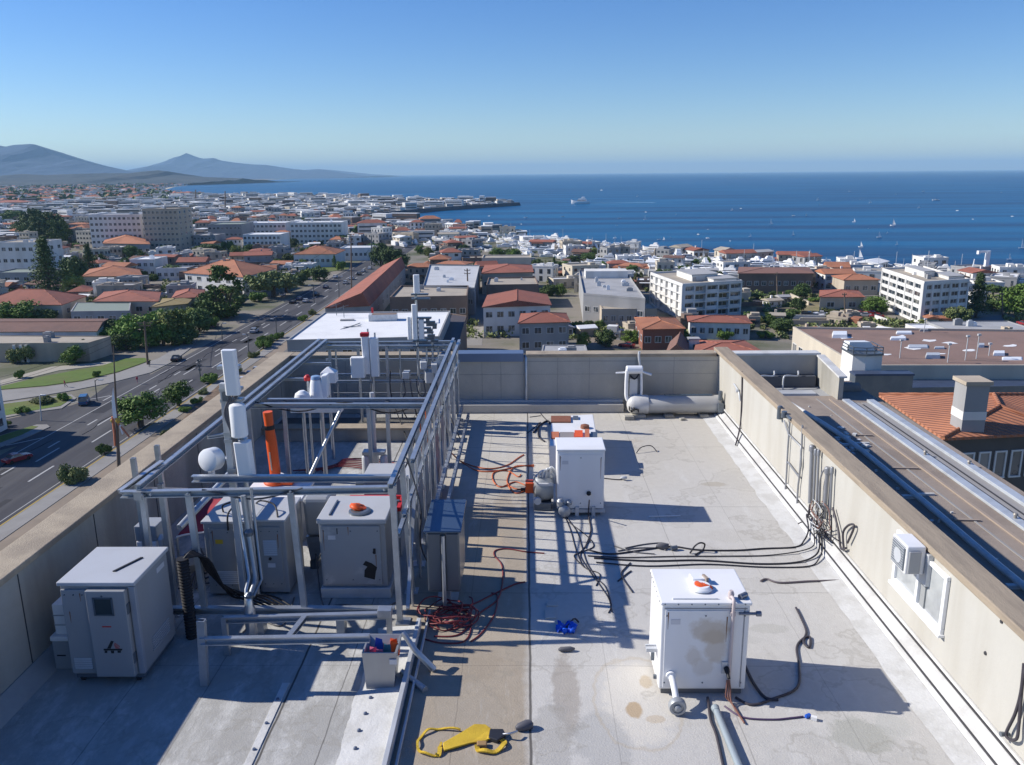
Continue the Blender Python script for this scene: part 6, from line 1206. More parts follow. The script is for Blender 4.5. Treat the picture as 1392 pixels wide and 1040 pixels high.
t, q_ = bld('grey_roof_building', 'long grey flat roofed hall with vents left of the balcony apartments', 'hall', (793, 401), (877, 408), 8.5, wall_g, rf_g, FR=(850, 369), FL=(787, 369), roof='flat', units=7, win=(7, 1), para=.6)
a, b, c, d, e1, e2, z, ctr = q_
MB().box((d.x+1, d.y-22, z+.04), (d.x+16, d.y-14, z+2.6)).build('penthouse', wall_w, t)
bld('long_flat_building', 'low tan shed with pale roof in front of the long grey hall', 'shed', (818, 421), (893, 421), 5.5, wall_t, rf_t, roof='flat', depth=10, win=(7, 1), para=.25)
bld('orange_roof_house', 'brick house with wide orange hip roof before the balcony apartments', 'house', (874, 448), (930, 447), 5.6, wall_k, tile_o, FR=(917, 433), FL=(864, 433), rise=1.3, win=(4, 1), side=(3, 1))
bld('orange_roof_house', 'low red roofed house at the foot of the balcony apartments', 'house', (938, 438), (1020, 440), 4.6, wall_w, tile_r, FR=(1012, 430), FL=(936, 431), rise=1.2, win=(7, 1))
bld('brown_hall', 'long brown roofed hall with pale columns behind the dry slope', 'hall', (1004, 372), (1105, 372), 7.5, wall_b, M('brown_tile_flat', (.22, .12, .095), .9, var=.15, scale=.6), FR=(1098, 364), FL=(1006, 364), rise=1.2, win=(10, 1))
bld('red_roof_house', 'low red roofed house with blank tan gable on the dry slope', 'house', (1115, 404), (1174, 404), 5.0, wall_t, tile_r, FR=(1166, 396), FL=(1116, 396), rise=1.4, win=(2, 1), side=(3, 1))
bld('orange_roof_house', 'orange roofed house among boats left of the white corner apartments', 'house', (1148, 381), (1194, 384), 6, wall_t, tile_o, depth=12, rise=1.5, win=(4, 1))
# the two apartment blocks
def apartments(name, label, corner, left, right, base_v, floors, cols_l, cols_r, penth, balcony):
    gc = W(corner[0], base_v, G); zt = WY(corner[0], corner[1], gc.y).z; h = zt-G
    lf, rt = W(*left, zt), W(*right, zt)
    e_r = (rt-gc); e_r.z = 0; e_l = (lf-gc); e_l.z = 0
    far = gc+e_r+e_l; quad = [gc, gc+e_r, far, gc+e_l]; ctr = (gc+far)/2; FOOT.append((ctr.x, ctr.y, (far-gc).length/2))
    t = thing(name, label, 'apartments', (ctr.x, ctr.y, G)); g = lambda p, z: V((p.x, p.y, z))
    inset = [q+(ctr-q).normalized()*.9 for q in quad] if balcony else quad
    MB().hexa([g(q, G) for q in inset], [g(q, zt-.3) for q in inset]).build('wall', wall_w, t)
    out = [q-(ctr-q).normalized()*.25 for q in quad]
    for k in range(floors+1):
        z = G+.2+(h-.5)*k/floors; MB().hexa([g(q, z-.15) for q in out], [g(q, z+.22) for q in out]).build('floor_slab', wall_w, t)
    inn = [q+(ctr-q).normalized()*.5 for q in out]
    mb = MB(); vs = [g(q, zt-.08) for q in out]+[g(q, zt+.55) for q in out]+[g(q, zt+.55) for q in inn]+[g(q, zt-.06) for q in inn]
    mb.add(vs, [(k*4+i, k*4+(i+1) % 4, (k+1)*4+(i+1) % 4, (k+1)*4+i) for k in range(3) for i in range(4)]); mb.build('parapet', wall_w, t, fixn=True)
    MB().hexa([g(q, zt-.07) for q in inn], [g(q, zt-.02) for q in inn]).build('roof', rf_t, t)
    def face(p0, p1, cols, nrm, open_):
        dd = p1-p0; Lw = dd.length; dd = dd.normalized(); cw = Lw/cols; fh = (h-.5)/floors
        for i in range(cols+1):
            s = p0+dd*(cw*i); f = lambda x, o_, z: V((s.x, s.y, z))+dd*x+nrm*o_
            MB().hexa([f(-.28, .2, G), f(.28, .2, G), f(.28, -.9, G), f(-.28, -.9, G)], [f(-.28, .2, zt), f(.28, .2, zt), f(.28, -.9, zt), f(-.28, -.9, zt)]).build('pilaster', wall_w, t)
        for i in range(cols):
            for j in range(floors):
                s = p0+dd*(cw*(i+.5)); z0 = G+.42+fh*j; f = lambda x, o_, z: V((s.x, s.y, z))+dd*x+nrm*o_; hw = cw/2-.3
                wz0, wz1 = z0+fh*.22, z0+fh*.72; o0 = -.62 if balcony else 0.0; ww = hw*.85
                def bx(m_, x0, x1, za, zb, oa, ob): m_.hexa([f(x0, ob, za), f(x1, ob, za), f(x1, oa, za), f(x0, oa, za)], [f(x0, ob, zb), f(x1, ob, zb), f(x1, oa, zb), f(x0, oa, zb)])
                fr_ = MB(); e = .1; bx(fr_, -ww-e, ww+e, wz0-e, wz0, o0, o0+.12); bx(fr_, -ww-e, ww+e, wz1, wz1+e, o0, o0+.1); bx(fr_, -ww-e, -ww, wz0, wz1, o0, o0+.1); bx(fr_, ww, ww+e, wz0, wz1, o0, o0+.1); bx(fr_, -.05, .05, wz0, wz1, o0+.03, o0+.08)
                fo = fr_.build('window', wframe, t); gl = MB(); bx(gl, -ww, ww, wz0, wz1, o0+.002, o0+.03); gl.build('pane', glass, fo)
                if open_ and i % 2 == 0:
                    rl = MB(); bx(rl, -hw, hw, z0-.02, z0+.9, .02, .1); rl.build('balcony_rail', wall_w, t)
    nr = V((e_r.y, -e_r.x, 0)).normalized(); nl = V((-e_l.y, e_l.x, 0)).normalized()
    if nr.dot(ctr-gc) > 0: nr = -nr
    if nl.dot(ctr-gc) > 0: nl = -nl
    face(gc, gc+e_r, cols_r, nr, balcony); face(gc+e_l, gc, cols_l, nl, balcony)
    for (s0, s1, r0, r1, hh) in penth:
        P = lambda s, r: gc+e_r*s+e_l*r; qd = [P(s0, r0), P(s1, r0), P(s1, r1), P(s0, r1)]
        MB().hexa([g(q, zt-.015) for q in qd], [g(q, zt+hh) for q in qd]).build('penthouse', wall_w, t); o2 = [q-(sum(qd, V((0, 0, 0)))/4-q).normalized()*.3 for q in qd]; MB().hexa([g(q, zt+hh+.002) for q in o2], [g(q, zt+hh+.2) for q in o2]).build('penthouse_roof', rf_g, t)
    rr = random.Random(3)
    for k in range(6):
        q = gc+e_r*rr.uniform(.15, .9)+e_l*rr.uniform(.1, .9); MB().box((q.x-.6, q.y-.5, zt-.018), (q.x+.6, q.y+.5, zt+rr.uniform(.6, 1.5))).build('rooftop_unit', rr.choice((zinc, wall_g, ant_w)), t)
    return t
apartments('apartment_block', 'four storey white apartments with recessed balconies in the centre of the town', (926, 388), (885, 372), (1008, 383), 435, 4, 6, 5, ((.3, .75, .25, .7, 1.9), (.55, .95, .05, .3, 1.0)), True)
apartments('apartment_block', 'four storey white corner apartments with square windows, right by the sea', (1250, 385), (1200, 366.5), (1317, 381), 441, 5, 5, 5, ((.35, .6, .35, .8, 1.6), (.65, 1.0, .1, .4, .9)), False)
# ------------------------------------------------------------------ right
t, q_ = bld('brown_roof_building', 'large flat brown roof with skylights beyond the adjoining roof', 'building', (1166, 500), (1470, 500), 14, wall_c, rf_b, FR=(1470, 452), FL=(1078, 447), roof='flat', para=.45, side=(9, 2, 'L'), units=0)
a, b, c, d, e1, e2, z, ctr = q_
for (u0, v0, u1, v1, hh, mt) in ((1131, 454, 1152, 460, 1.2, ant_w), (1210, 460, 1232, 463, .8, ant_w), (1234, 470, 1262, 474, .5, zinc), (1270, 473, 1284, 475, .6, zinc), (1218, 452, 1240, 455, .7, ant_w), (1258, 484, 1278, 488, 1.2, zinc), (1350, 480, 1366, 484, .9, ant_w), (1362, 486, 1390, 490, .3, ant_w), (1250, 449, 1262, 451, .8, wall_g), (1330, 470, 1338, 473, 1, zinc)):
    p0, p1 = W(u0, v1, z), W(u1, v0, z); q0, q1 = W(u1, v1, z), W(u0, v0, z)
    MB().hexa([V((q.x, q.y, z+.032)) for q in (p0, q0, p1, q1)], [V((q.x, q.y, z+hh*.55))+(V((p0+p1)/2)-q)*.12 for q in (p0, q0, p1, q1)]).build('skylight', mt, t, fixn=True)
rr_ = random.Random(12)
for (u, v, du, dv) in ((1240, 473, 34, 3), (1262, 463, 26, 2), (1225, 457, 16, 1.5), (1290, 466, 30, 1.6), (1150, 459, 22, 2.2), (1318, 476, 24, 1.6), (1375, 470, 26, 2), (1205, 482, 18, 1.5), (1275, 481, 40, 1.2)):
    pts = []
    for k in range(9): a_ = k*6.28/9; s_ = rr_.uniform(.45, 1.1); q = W(u+du*.5*math.cos(a_)*s_, v+dv*math.sin(a_)*s_, z+.035); pts.append(q)
    MB().prism(pts, z+.0305, z+.06).build('roof_patch', rf_w, t, fixn=True)
mb = MB()
for u, v, hh in ((1223, 487, 3), (1288, 493, 3), (1312, 490, 4), (1327, 488, 4), (1256, 452, 2.5), (1344, 484, 2)): q = W(u, v, z); mb.tube([q, q+V((0, 0, hh))], .09, 6).box(q+V((-.25, -.2, hh)), q+V((.25, .2, hh+.3)))
mb.build('vent_pipe', zinc, t)
# drum shaped plant room at its near corner
p0 = WY(1158, 508, 122); t = thing('plant_room', 'pale rounded plant room with railed top at the near corner of the brown roof', 'plant room', (p0.x+3, p0.y+3, G)); zq = WY(1180, 483, p0.y).z; r_ = (WY(1198, 500, p0.y)-WY(1158, 500, p0.y)).length/2
cx = WY(1178, 500, p0.y).x
MB().prism([(cx-r_, p0.y), (cx-.2*r_, p0.y-.5), (cx+r_, p0.y), (cx+r_, p0.y+2*r_), (cx-r_, p0.y+2*r_)], G, zq).build('wall', wall_w, t)
MB().prism([(cx-r_*1.05, p0.y-.2), (cx-.2*r_, p0.y-.75), (cx+r_*1.05, p0.y-.2), (cx+r_*1.05, p0.y+2*r_+.2), (cx-r_*1.05, p0.y+2*r_+.2)], zq+.002, zq+.3).build('roof_edge', cab_dark, t)
mb = MB()
for hh in (.7, 1.2): 
    for (xa_, ya_, xb_, yb_) in ((cx-r_, p0.y, cx-.2*r_, p0.y-.5), (cx-.2*r_, p0.y-.5, cx+r_, p0.y), (cx+r_, p0.y, cx+r_, p0.y+2*r_), (cx-r_, p0.y, cx-r_, p0.y+2*r_)): mb.bar((xa_, ya_, zq+hh), (xb_, yb_, zq+hh), .12)
for (x, y) in ((cx-r_, p0.y), (cx-.2*r_, p0.y-.5), (cx+r_, p0.y), (cx+.4*r_, p0.y-.25), (cx-r_, p0.y+r_), (cx+r_, p0.y+r_)): mb.box((x-.06, y-.06, zq+.302), (x+.06, y+.06, zq+1.2))
mb.build('railing', cab_dark, t); MB().hexa([V((cx-r_, p0.y+r_, zq+.31)), V((cx+r_, p0.y+r_, zq+.31)), V((cx+r_, p0.y+2*r_, zq+.31)), V((cx-r_, p0.y+2*r_, zq+.31))], [V((cx-r_*.9, p0.y+r_, zq+1.6)), V((cx+r_*.5, p0.y+r_, zq+1.6)), V((cx+r_*.5, p0.y+2*r_, zq+1.4)), V((cx-r_*.9, p0.y+2*r_, zq+1.4))]).build('canopy', ant_w, t)
FOOT.append((cx, p0.y+3, 7))
zb = WY(1178, 511, p0.y-3).z; MB().box((cx-r_*1.25, p0.y-3, G), (cx+r_*2.6, p0.y-.9, zb)).build('dark_annex', cab_dark, t); MB().box((cx-r_*1.3, p0.y-3.1, zb+.002), (cx+r_*2.65, p0.y-.85, zb+.3)).build('annex_roof', M('blue_dark_roof', (.05, .07, .12), .5, var=.3, scale=.6), t)
bld('dark_link_building', 'dark blue roofed link building in shade before the brown roof', 'building', (1154, 531), (1460, 526), 12, cab_dark, M('blue_dark_roof', (.05, .07, .12), .5, var=.3, scale=.6), FR=(1460, 503), FL=(1156, 508), roof='flat', win=(12, 2), para=.3)
# orange tiled house with chimney at the right edge
zR = G+30
t, q_ = bld('orange_roof_house', 'big orange tiled house with tall grey chimney at the right edge', 'house', (1286, 597), (1440, 588), 30, M('dark_timber_wall', (.10, .095, .09), .8, var=.2, scale=1), tile_o, FR=(1480, 540), FL=(1204, 541), rise=1.0, win=(7, 9), side=(3, 9, 'L'), over=.35)
a, b, c, d, e1, e2, z, ctr = q_
cb_ = W(1318, 586, z+.25); zc_ = WY(1318, 522, cb_.y).z; wq = (WY(1333, 560, cb_.y)-WY(1302, 560, cb_.y)).length/2
MB().box((cb_.x-wq, cb_.y-.3, z-.1), (cb_.x+wq, cb_.y+1.0, zc_)).build('chimney', wall_g, t); MB().box((cb_.x-wq-.12, cb_.y-.42, zc_+.002), (cb_.x+wq+.12, cb_.y+1.12, zc_+.22)).build('chimney_cap', wall_t, t); MB().box((cb_.x-wq-.02, cb_.y-.32, z+1.0), (cb_.x+wq+.02, cb_.y+1.02, z+1.5)).build('flashing', wall_w, t)
# roofs peeping over the far parapet
bld('red_roof_house', 'low reddish roof just showing over the right of our far parapet', 'house', (944, 482), (1040, 482), 9, wall_c, tile_r, FR=(1010, 464), FL=(950, 464), rise=1.0)
bld('red_roof_house', 'small brown gabled roof with tan gable peeping over our far parapet', 'house', (905, 482), (934, 480), 9, wall_t, tile_b, FR=(936, 466), FL=(912, 466), roof='gable_y', rise=2.2)
p0 = W(942, 474, G+8); zt = WY(942, 461, p0.y).z; t = thing('white_chimney', 'white square chimney stack showing over our far parapet', 'chimney', (p0.x, p0.y, G)); MB().box((p0.x-1.1, p0.y-.9, G), (p0.x+1.1, p0.y+.9, zt)).build('stack', wall_w, t); MB().box((p0.x-1.3, p0.y-1.1, zt+.002), (p0.x+1.3, p0.y+1.1, zt+.3)).build('stack_cap', rf_g, t); MB().box((p0.x-.2, p0.y-.93, zt-1.7), (p0.x+.25, p0.y-.905, zt-1.0)).build('vent', glass, t)
bld('long_flat_building', 'low grey shed roof peeping over the centre of our far parapet', 'shed', (735, 484), (800, 484), 8, wall_g, rf_g, FR=(796, 470), FL=(738, 470), roof='flat', units=2, para=.2)
bld('white_wall_building', 'long low white building below the white corner apartments', 'building', (1252, 450), (1300, 462), 4.5, wall_w, rf_w, roof='flat', depth=9, para=.3)
bld('grey_canopy', 'wide grey flat canopy beside the car park at the right', 'canopy', (1300, 453), (1420, 450), 5, wall_g, rf_g, roof='flat', depth=16, para=.2, units=3)
p0 = W(1364, 478, G+6); t = thing('chimney_stack', 'tan square chimney at the back of the brown roof', 'chimney', (p0.x, p0.y, G)); zt = WY(1364, 449, p0.y).z; MB().box((p0.x-1.3, p0.y-1, G), (p0.x+1.3, p0.y+1, zt)).build('stack', wall_c, t); MB().box((p0.x-.9, p0.y-.7, zt+.002), (p0.x-.2, p0.y+.7, zt+.8)).box((p0.x+.2, p0.y-.7, zt+.002), (p0.x+.9, p0.y+.7, zt+.8)).build('chimney_pot', wall_t, t)
# harbour crane and mast
p0 = GP(1338, 378); t = thing('harbour_crane', 'white harbour crane with short level jib beyond the corner apartments', 'crane', p0); hz_ = WY(1338, 342, p0.y).z; k = (p0-CAM).length/F
MB().bar(p0, V((p0.x+.2, p0.y, hz_)), 4*k, 4*k).build('mast', ant_w, t); MB().bar((p0.x-11*k, p0.y, hz_-.5*k), (p0.x+3*k, p0.y, hz_), 2.4*k, 2.2*k).build('jib', ant_w, t); MB().box((p0.x-11.5*k, p0.y-.8, hz_-3*k), (p0.x-9.5*k, p0.y+.8, hz_+1*k)).build('hook_block', ant_w, t); MB().box((p0.x-4*k, p0.y-2, G), (p0.x+4*k, p0.y+2, G+3*k)).build('base', wall_w, t)
p0 = GP(1320, 377); t = thing('flag_mast', 'white tapering mast left of the harbour crane', 'mast', p0); MB().tube([p0, V((p0.x+.5, p0.y, WY(1321, 352, p0.y).z))], 1.4*k, 8, r1=.5*k).build('pole', ant_w, t); MB().box((p0.x-2*k, p0.y-1, G), (p0.x+2*k, p0.y+1, G+2*k)).build('base', wall_w, t)

# unseen building added beyond the left edge for its shadow on the boulevard, and the white corner of another one in view
bld('side_building', 'white banded building cut off by the left edge beside the side road', 'building', (-160, 545), (-66, 542), 9, wall_w, rf_w, roof='flat', depth=13, win=(6, 3), side=(3, 3, 'R'))
a = GP(70, 618); MB_ = None
bld('side_building', 'tall grey building just out of view left of the boulevard', 'building', (a.x-48, a.y-2), (a.x-26, a.y-2), 18, wall_g, rf_g, roof='flat', depth=16, pix_quad=False)
# ------------------------------------------------------------------ hills and mountains
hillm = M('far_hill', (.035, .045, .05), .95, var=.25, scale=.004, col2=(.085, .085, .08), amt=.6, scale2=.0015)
mount = M('mountain_rock_haze_tint', (.03, .055, .115), .95, var=.2, scale=.002)  # blue of the distant air painted into the rock colour
def ridge(name, label, prof, Y, depth, front, rough):
    """a mountain range: a profile read off the photo, given its distance and a rough slope to either side"""
    px_ = []
    for (u0, v0), (u1, v1) in zip(prof, prof[1:]):
        nn = max(2, int((u1-u0)/3))
        px_ += [(u0+(u1-u0)*i/nn, v0+(v1-v0)*i/nn) for i in range(nn)]
    px_.append(prof[-1]); top = [WY(u, v, Y) for u, v in px_]; rows = 14; vs = []
    for j in range(-rows, rows//2+1):
        for i, q in enumerate(top):
            t_ = abs(j)/rows if j < 0 else j/(rows/2); hgt = max(q.z-G, 1)
            z = hgt*(1-t_)**1.25; off = (-front if j < 0 else depth)*t_
            sp = noise.fractal(V((q.x/900, off/900, Y*.01)), 1, 2.1, 6)
            z *= 1-rough*abs(sp)*min(1, 3*t_)*(1 if j else 0); z += 16*abs(noise.noise(V((q.x/170, Y, off/200))))*(0 if t_ > .9 else 1)*(0 if j == 0 else -abs(1)); x = q.x+(off*.12*noise.noise(V((q.x/1500, 3, 1))))
            vs.append(V((x, Y+off, G-2+z)))
    k = len(top); R = 2*rows-rows//2+1 if False else rows+rows//2+1
    mb = MB(); mb.add(vs, [(j*k+i, j*k+i+1, (j+1)*k+i+1, (j+1)*k+i) for j in range(R-1) for i in range(k-1)], 0, False)
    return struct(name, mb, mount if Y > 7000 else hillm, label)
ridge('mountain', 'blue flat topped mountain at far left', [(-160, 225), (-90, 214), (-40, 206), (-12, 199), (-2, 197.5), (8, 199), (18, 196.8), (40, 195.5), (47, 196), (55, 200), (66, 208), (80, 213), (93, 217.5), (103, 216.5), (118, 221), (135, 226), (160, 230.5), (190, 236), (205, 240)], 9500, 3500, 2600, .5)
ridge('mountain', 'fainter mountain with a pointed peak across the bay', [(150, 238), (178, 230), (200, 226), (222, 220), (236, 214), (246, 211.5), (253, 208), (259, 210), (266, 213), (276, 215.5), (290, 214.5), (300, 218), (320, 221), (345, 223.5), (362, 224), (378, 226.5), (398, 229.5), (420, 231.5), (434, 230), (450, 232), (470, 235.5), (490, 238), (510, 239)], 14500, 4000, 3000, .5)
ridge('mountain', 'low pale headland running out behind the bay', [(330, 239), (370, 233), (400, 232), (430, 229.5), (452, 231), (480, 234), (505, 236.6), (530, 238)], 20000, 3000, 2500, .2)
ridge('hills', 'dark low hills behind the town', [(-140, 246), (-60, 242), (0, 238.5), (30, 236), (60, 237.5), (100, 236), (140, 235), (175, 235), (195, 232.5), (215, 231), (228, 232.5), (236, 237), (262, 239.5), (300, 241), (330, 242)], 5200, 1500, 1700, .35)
# ------------------------------------------------------------------ trees
bark = M('bark', (.10, .075, .055), .95, var=.25)
def leafm(name, a, b):
    m = M(name, a, .7, var=.35, scale=1.2, col2=b, amt=.75, scale2=.5, perobj=.42, spec=.25); return m
lf1 = leafm('leaves_green', (.10, .175, .03), (.18, .25, .05)); lf2 = leafm('leaves_dark', (.065, .112, .03), (.12, .17, .05)); lf3 = leafm('leaves_yellow', (.165, .21, .04), (.23, .27, .08)); lf4 = leafm('leaves_olive', (.12, .15, .05), (.19, .20, .08))
def make_tree(seed, kind, mat, nleaf=4200):
    """a unit tree about 2 wide; trunk with limbs, crown of small leaf faces gathered in clumps"""
    r = random.Random(seed); root = thing({'conifer': 'conifer_tree', 'bush': 'bush'}.get(kind, 'broadleaf_tree'), 'prototype', 'bush' if kind == 'bush' else 'tree', (0, -400, G-20))
    o = ORG[root]; tr = MB(); clumps = []
    if kind == 'conifer':
        Ht = 4.0; tr.tube([o, o+V((.05, 0, Ht*.5)), o+V((0, .03, Ht))], .11, 7, r1=.02)
        for i in range(46):
            z = .5+(Ht-.6)*(i/46)**.9; rad = (1-(z/Ht)**1.3)*.95+.06; a = i*2.4+r.random(); q = o+V((math.cos(a)*rad*.75, math.sin(a)*rad*.75, z-.1)); tr.tube([o+V((0, 0, z)), q], .025, 4, r1=.008); clumps.append((q, .26*(rad+.35)+.05)); clumps.append((o+V((math.cos(a)*rad*.35, math.sin(a)*rad*.35, z)), .2))
    elif kind == 'bush':
        tr.tube([o, o+V((0, 0, .5))], .07, 6)
        for i in range(16): a = r.random()*6.3; d = r.random()**.5*.75; clumps.append((o+V((math.cos(a)*d, math.sin(a)*d, .28+.5*r.random()*(1-d*.5))), r.uniform(.22, .36)))
    else:
        flat = kind == 'spread'; hz_ = (1.02 if kind != 'tall' else 1.6) if not flat else .95
        tr.tube([o, o+V((.04, .03, .45)), o+V((0, .05, .95))], .12, 8, r1=.07)
        nb = 8 if not flat else 10
        for i in range(nb):
            a = i*6.28/nb+r.uniform(-.3, .3); d = r.uniform(.45, .72); q = o+V((math.cos(a)*d, math.sin(a)*d, hz_+r.uniform(-.15, .35)*(.5 if flat else 1))); mid = o+V((math.cos(a)*d*.4, math.sin(a)*d*.4, .9)); tr.tube([o+V((0, .04, .75)), mid, q], .05, 5, r1=.012)
        n = 46 if not flat else 40
        for i in range(n):
            th = r.random()*6.283; u = r.uniform(-.95, 1); d = math.sqrt(max(0, 1-u*u*.9)); k = r.uniform(.35, .86)*(1.18 if r.random() < .12 else 1); s_ = r.uniform(.14, .38); hh = (.80 if kind != 'tall' else 1.45) if not flat else .42
            if kind == 'tall': d *= (1.05-.55*(u+.2)) if u > -.2 else 1.0; d = min(d, 1.0); s_ *= .85
            clumps.append((o+V((math.cos(th)*d*k*r.uniform(.8, 1.1), math.sin(th)*d*k*r.uniform(.8, 1.1), hz_+.10+u*hh*(k if kind != 'tall' else .9))), s_))
    tr.build('trunk', bark, root)
    cr = MB(); per = nleaf//len(clumps); vs = []; fs = []
    for c_, s_ in clumps:
        for i in range(per):
            d = V((r.gauss(0, 1), r.gauss(0, 1), r.gauss(0, 1))).normalized()*s_*(r.random()**.45)*1.15; d.z *= .8; q = c_+d
            nrm = (d.normalized()*.7+V((r.uniform(-1, 1), r.uniform(-1, 1), r.uniform(-.3, 1)))).normalized(); a = nrm.orthogonal().normalized(); b = nrm.cross(a); w_ = r.uniform(.045, .085)*(1.0 if kind != 'conifer' else .9); ang = r.random()*6.3
            a, b = a*math.cos(ang)+b*math.sin(ang), b*math.cos(ang)-a*math.sin(ang); k = len(vs); vs += [q-a*w_-b*w_*.45, q+a*w_*.2-b*w_*.6, q+a*w_+b*w_*.1, q-a*w_*.1+b*w_*.55]; fs.append((k, k+1, k+2, k+3))
    cr.add(vs, fs, 0, False); cr.build('crown', mat, root); return root
PROT = {k: make_tree(i*7+3, kd, m_) for i, (k, kd, m_) in enumerate((('round', 'round', lf1), ('round2', 'round', lf1), ('dark', 'round', lf2), ('yellow', 'round', lf3), ('spread', 'spread', lf4), ('spread2', 'spread', lf2), ('conifer', 'conifer', lf2), ('tall', 'tall', lf1), ('bush', 'bush', lf1), ('bush2', 'bush', lf4)))}
USED = set(); DEFER = []                     # (object, base label, u, v)
TREES = []
def tree(kind, u, v, wpx, label=None, hpx=None, group=None, base_trunk=False, xy=None):
    g_ = GP(u, v) if xy is None else V((*xy, G)); k = (g_-CAM).length/F; rw = wpx*k/2; u_, v_ = u, v
    sc_ = (rw*random.uniform(.92, 1.08), rw*random.uniform(.92, 1.08), rw*random.uniform(.9, 1.1))
    if hpx: unit = {'conifer': 4.0, 'tall': 3.3, 'bush': .95, 'bush2': .95, 'spread': 1.55, 'spread2': 1.55}.get(kind, 2.05); sc_ = (sc_[0], sc_[1], hpx*k/unit*1.04)
    p = PROT[kind]
    if kind not in ('conifer', 'bush', 'bush2') and not base_trunk: g_ = g_-V((0, 0, .28*sc_[2]))
    if kind not in USED:
        USED.add(kind); p.location = g_; p.scale = sc_; p.rotation_euler = (0, 0, random.random()*6.28); o = p
    else: o = dup(p, g_, random.random()*6.28, sc_)
    FOOT.append((g_.x, g_.y, rw*.8))
    if label: o['label'] = label
    else: DEFER.append((o, {'conifer': 'dark conifer', 'bush': 'low green bush', 'bush2': 'low olive bush', 'dark': 'dark green round tree', 'yellow': 'yellow green round tree', 'spread': 'olive spreading tree', 'spread2': 'dark spreading tree'}.get(kind, 'bright green round tree'), *pix((g_.x, g_.y, G+sc_[2]))))
    if group: o['group'] = group
    elif 'group' in o: del o['group']
    TREES.append(o); return o
tree('round', 191, 580, 68, 'round green street tree in front of the boulevard, larger of the pair', 44, base_trunk=True); tree('round2', 243, 553, 44, 'small neat round street tree with bare trunk, right of the larger one', 34, base_trunk=True)
tree('round2', 97, 657, 34, 'low clipped roadside bush at the yellow kerb', 20) if False else tree('bush2', 98, 656, 36, 'low olive bush growing at the yellow kerb, nearest the parapet', 22)
tree('bush', 142, 618, 20, 'small dark bush on the pavement by the banner pole', 14)
tree('tall', 306, 432, 74, 'tall leafy pyramid tree beside the largest orange house', 74); tree('dark', 286, 428, 40, 'dark tree tucked against the left of the tall leafy tree', 40)
tree('spread', 371, 404, 62, 'olive spreading tree at the boulevard corner below the largest orange house', 42); tree('spread2', 390, 398, 40, None, 30)
tree('round', 186, 472, 60, 'dense green tree behind the utility pole at the long lawn', 50); tree('yellow', 238, 466, 56, 'yellow green tree right of the dense tree at the boulevard', 50); tree('dark', 271, 452, 38, None, 40); tree('dark', 158, 462, 40, None, 34); tree('round2', 214, 458, 40, None, 40)
tree('round', 26, 440, 58, 'bright green tree in front of the red hip roof house at the left edge', 32); tree('dark', 62, 438, 34, None, 20)
tree('conifer', 68, 402, 46, 'dark conifer rising left of the orange hip roofed house', 68); tree('conifer', 124, 378, 24, None, 40); tree('dark', 100, 384, 36, None, 40); tree('dark', 135, 372, 26, None, 30); tree('yellow', 104, 403, 32, 'yellow green tree below the dark conifer', 30)
for a_ in ((48, 326, 36, 46, 'dark'), (66, 330, 44, 46, 'dark'), (83, 332, 28, 36, 'round'), (30, 322, 30, 22, 'dark'), (20, 306, 36, 22, 'dark'), (256, 315, 24, 20, 'dark'), (268, 314, 18, 18, 'spread2'), (245, 318, 16, 18, 'dark'), (225, 348, 20, 14, 'bush'), (180, 352, 20, 22, 'dark'), (196, 360, 18, 22, 'round2'), (236, 378, 34, 22, 'dark'), (285, 348, 42, 20, 'dark'), (310, 342, 20, 14, 'bush'), (322, 350, 18, 18, 'yellow'), (340, 345, 18, 16, 'dark'), (395, 362, 22, 22, 'dark'), (381, 344, 20, 16, 'dark'), (372, 336, 36, 16, 'spread2'), (408, 322, 20, 14, 'dark'), (470, 332, 36, 16, 'dark')):
    tree(a_[4], a_[0], a_[1], a_[2], None, a_[3])
tree('dark', 434, 382, 28, 'round dark tree on the bright lawn', 24)
for a_ in ((455, 364, 10, 16, 'conifer'), (464, 368, 14, 14, 'bush'), (412, 366, 14, 16, 'yellow'), (518, 362, 28, 40, 'dark'), (534, 364, 36, 36, 'dark'), (548, 366, 26, 22, 'spread2'), (508, 346, 20, 20, 'dark'), (571, 345, 16, 14, 'round'), (583, 350, 16, 16, 'yellow'), (630, 345, 18, 16, 'dark'), (676, 352, 26, 18, 'round'), (694, 352, 24, 18, 'dark'), (702, 350, 16, 14, 'yellow'), (730, 368, 20, 20, 'dark'), (753, 372, 12, 22, 'conifer'), (762, 366, 24, 12, 'bush'), (747, 402, 26, 20, 'dark'), (761, 402, 20, 20, 'round'), (780, 358, 26, 14, 'dark'), (800, 355, 24, 14, 'spread2'), (868, 388, 18, 20, 'bush2')):
    tree(a_[4], a_[0], a_[1], a_[2], None, a_[3])
tree('yellow', 793, 474, 22, 'yellow green tree, left of the two in the bare yard', 28); tree('dark', 824, 472, 28, 'darker tree in the middle of the bare yard', 32); tree('round', 858, 466, 28, 'round green tree at the left of the brick orange roofed house', 22); tree('bush', 926, 462, 20, 'green bush at the right of the brick orange roofed house', 16)
for a_ in ((780, 452, 16, 16, 'bush'), (800, 448, 20, 16, 'dark'), (816, 446, 18, 14, 'round'), (986, 462, 24, 14, 'bush'), (1014, 450, 22, 12, 'bush2'), (1046, 444, 22, 22, 'round2'), (1064, 452, 36, 24, 'dark'), (1040, 460, 24, 10, 'bush'), (1128, 424, 26, 7, 'bush2'), (1150, 424, 22, 7, 'bush'), (1108, 410, 20, 6, 'bush'), (1030, 406, 28, 9, 'spread2'), (1055, 404, 28, 9, 'spread2'), (1078, 402, 26, 9, 'dark')):
    tree(a_[4], a_[0], a_[1], a_[2], None, a_[3])
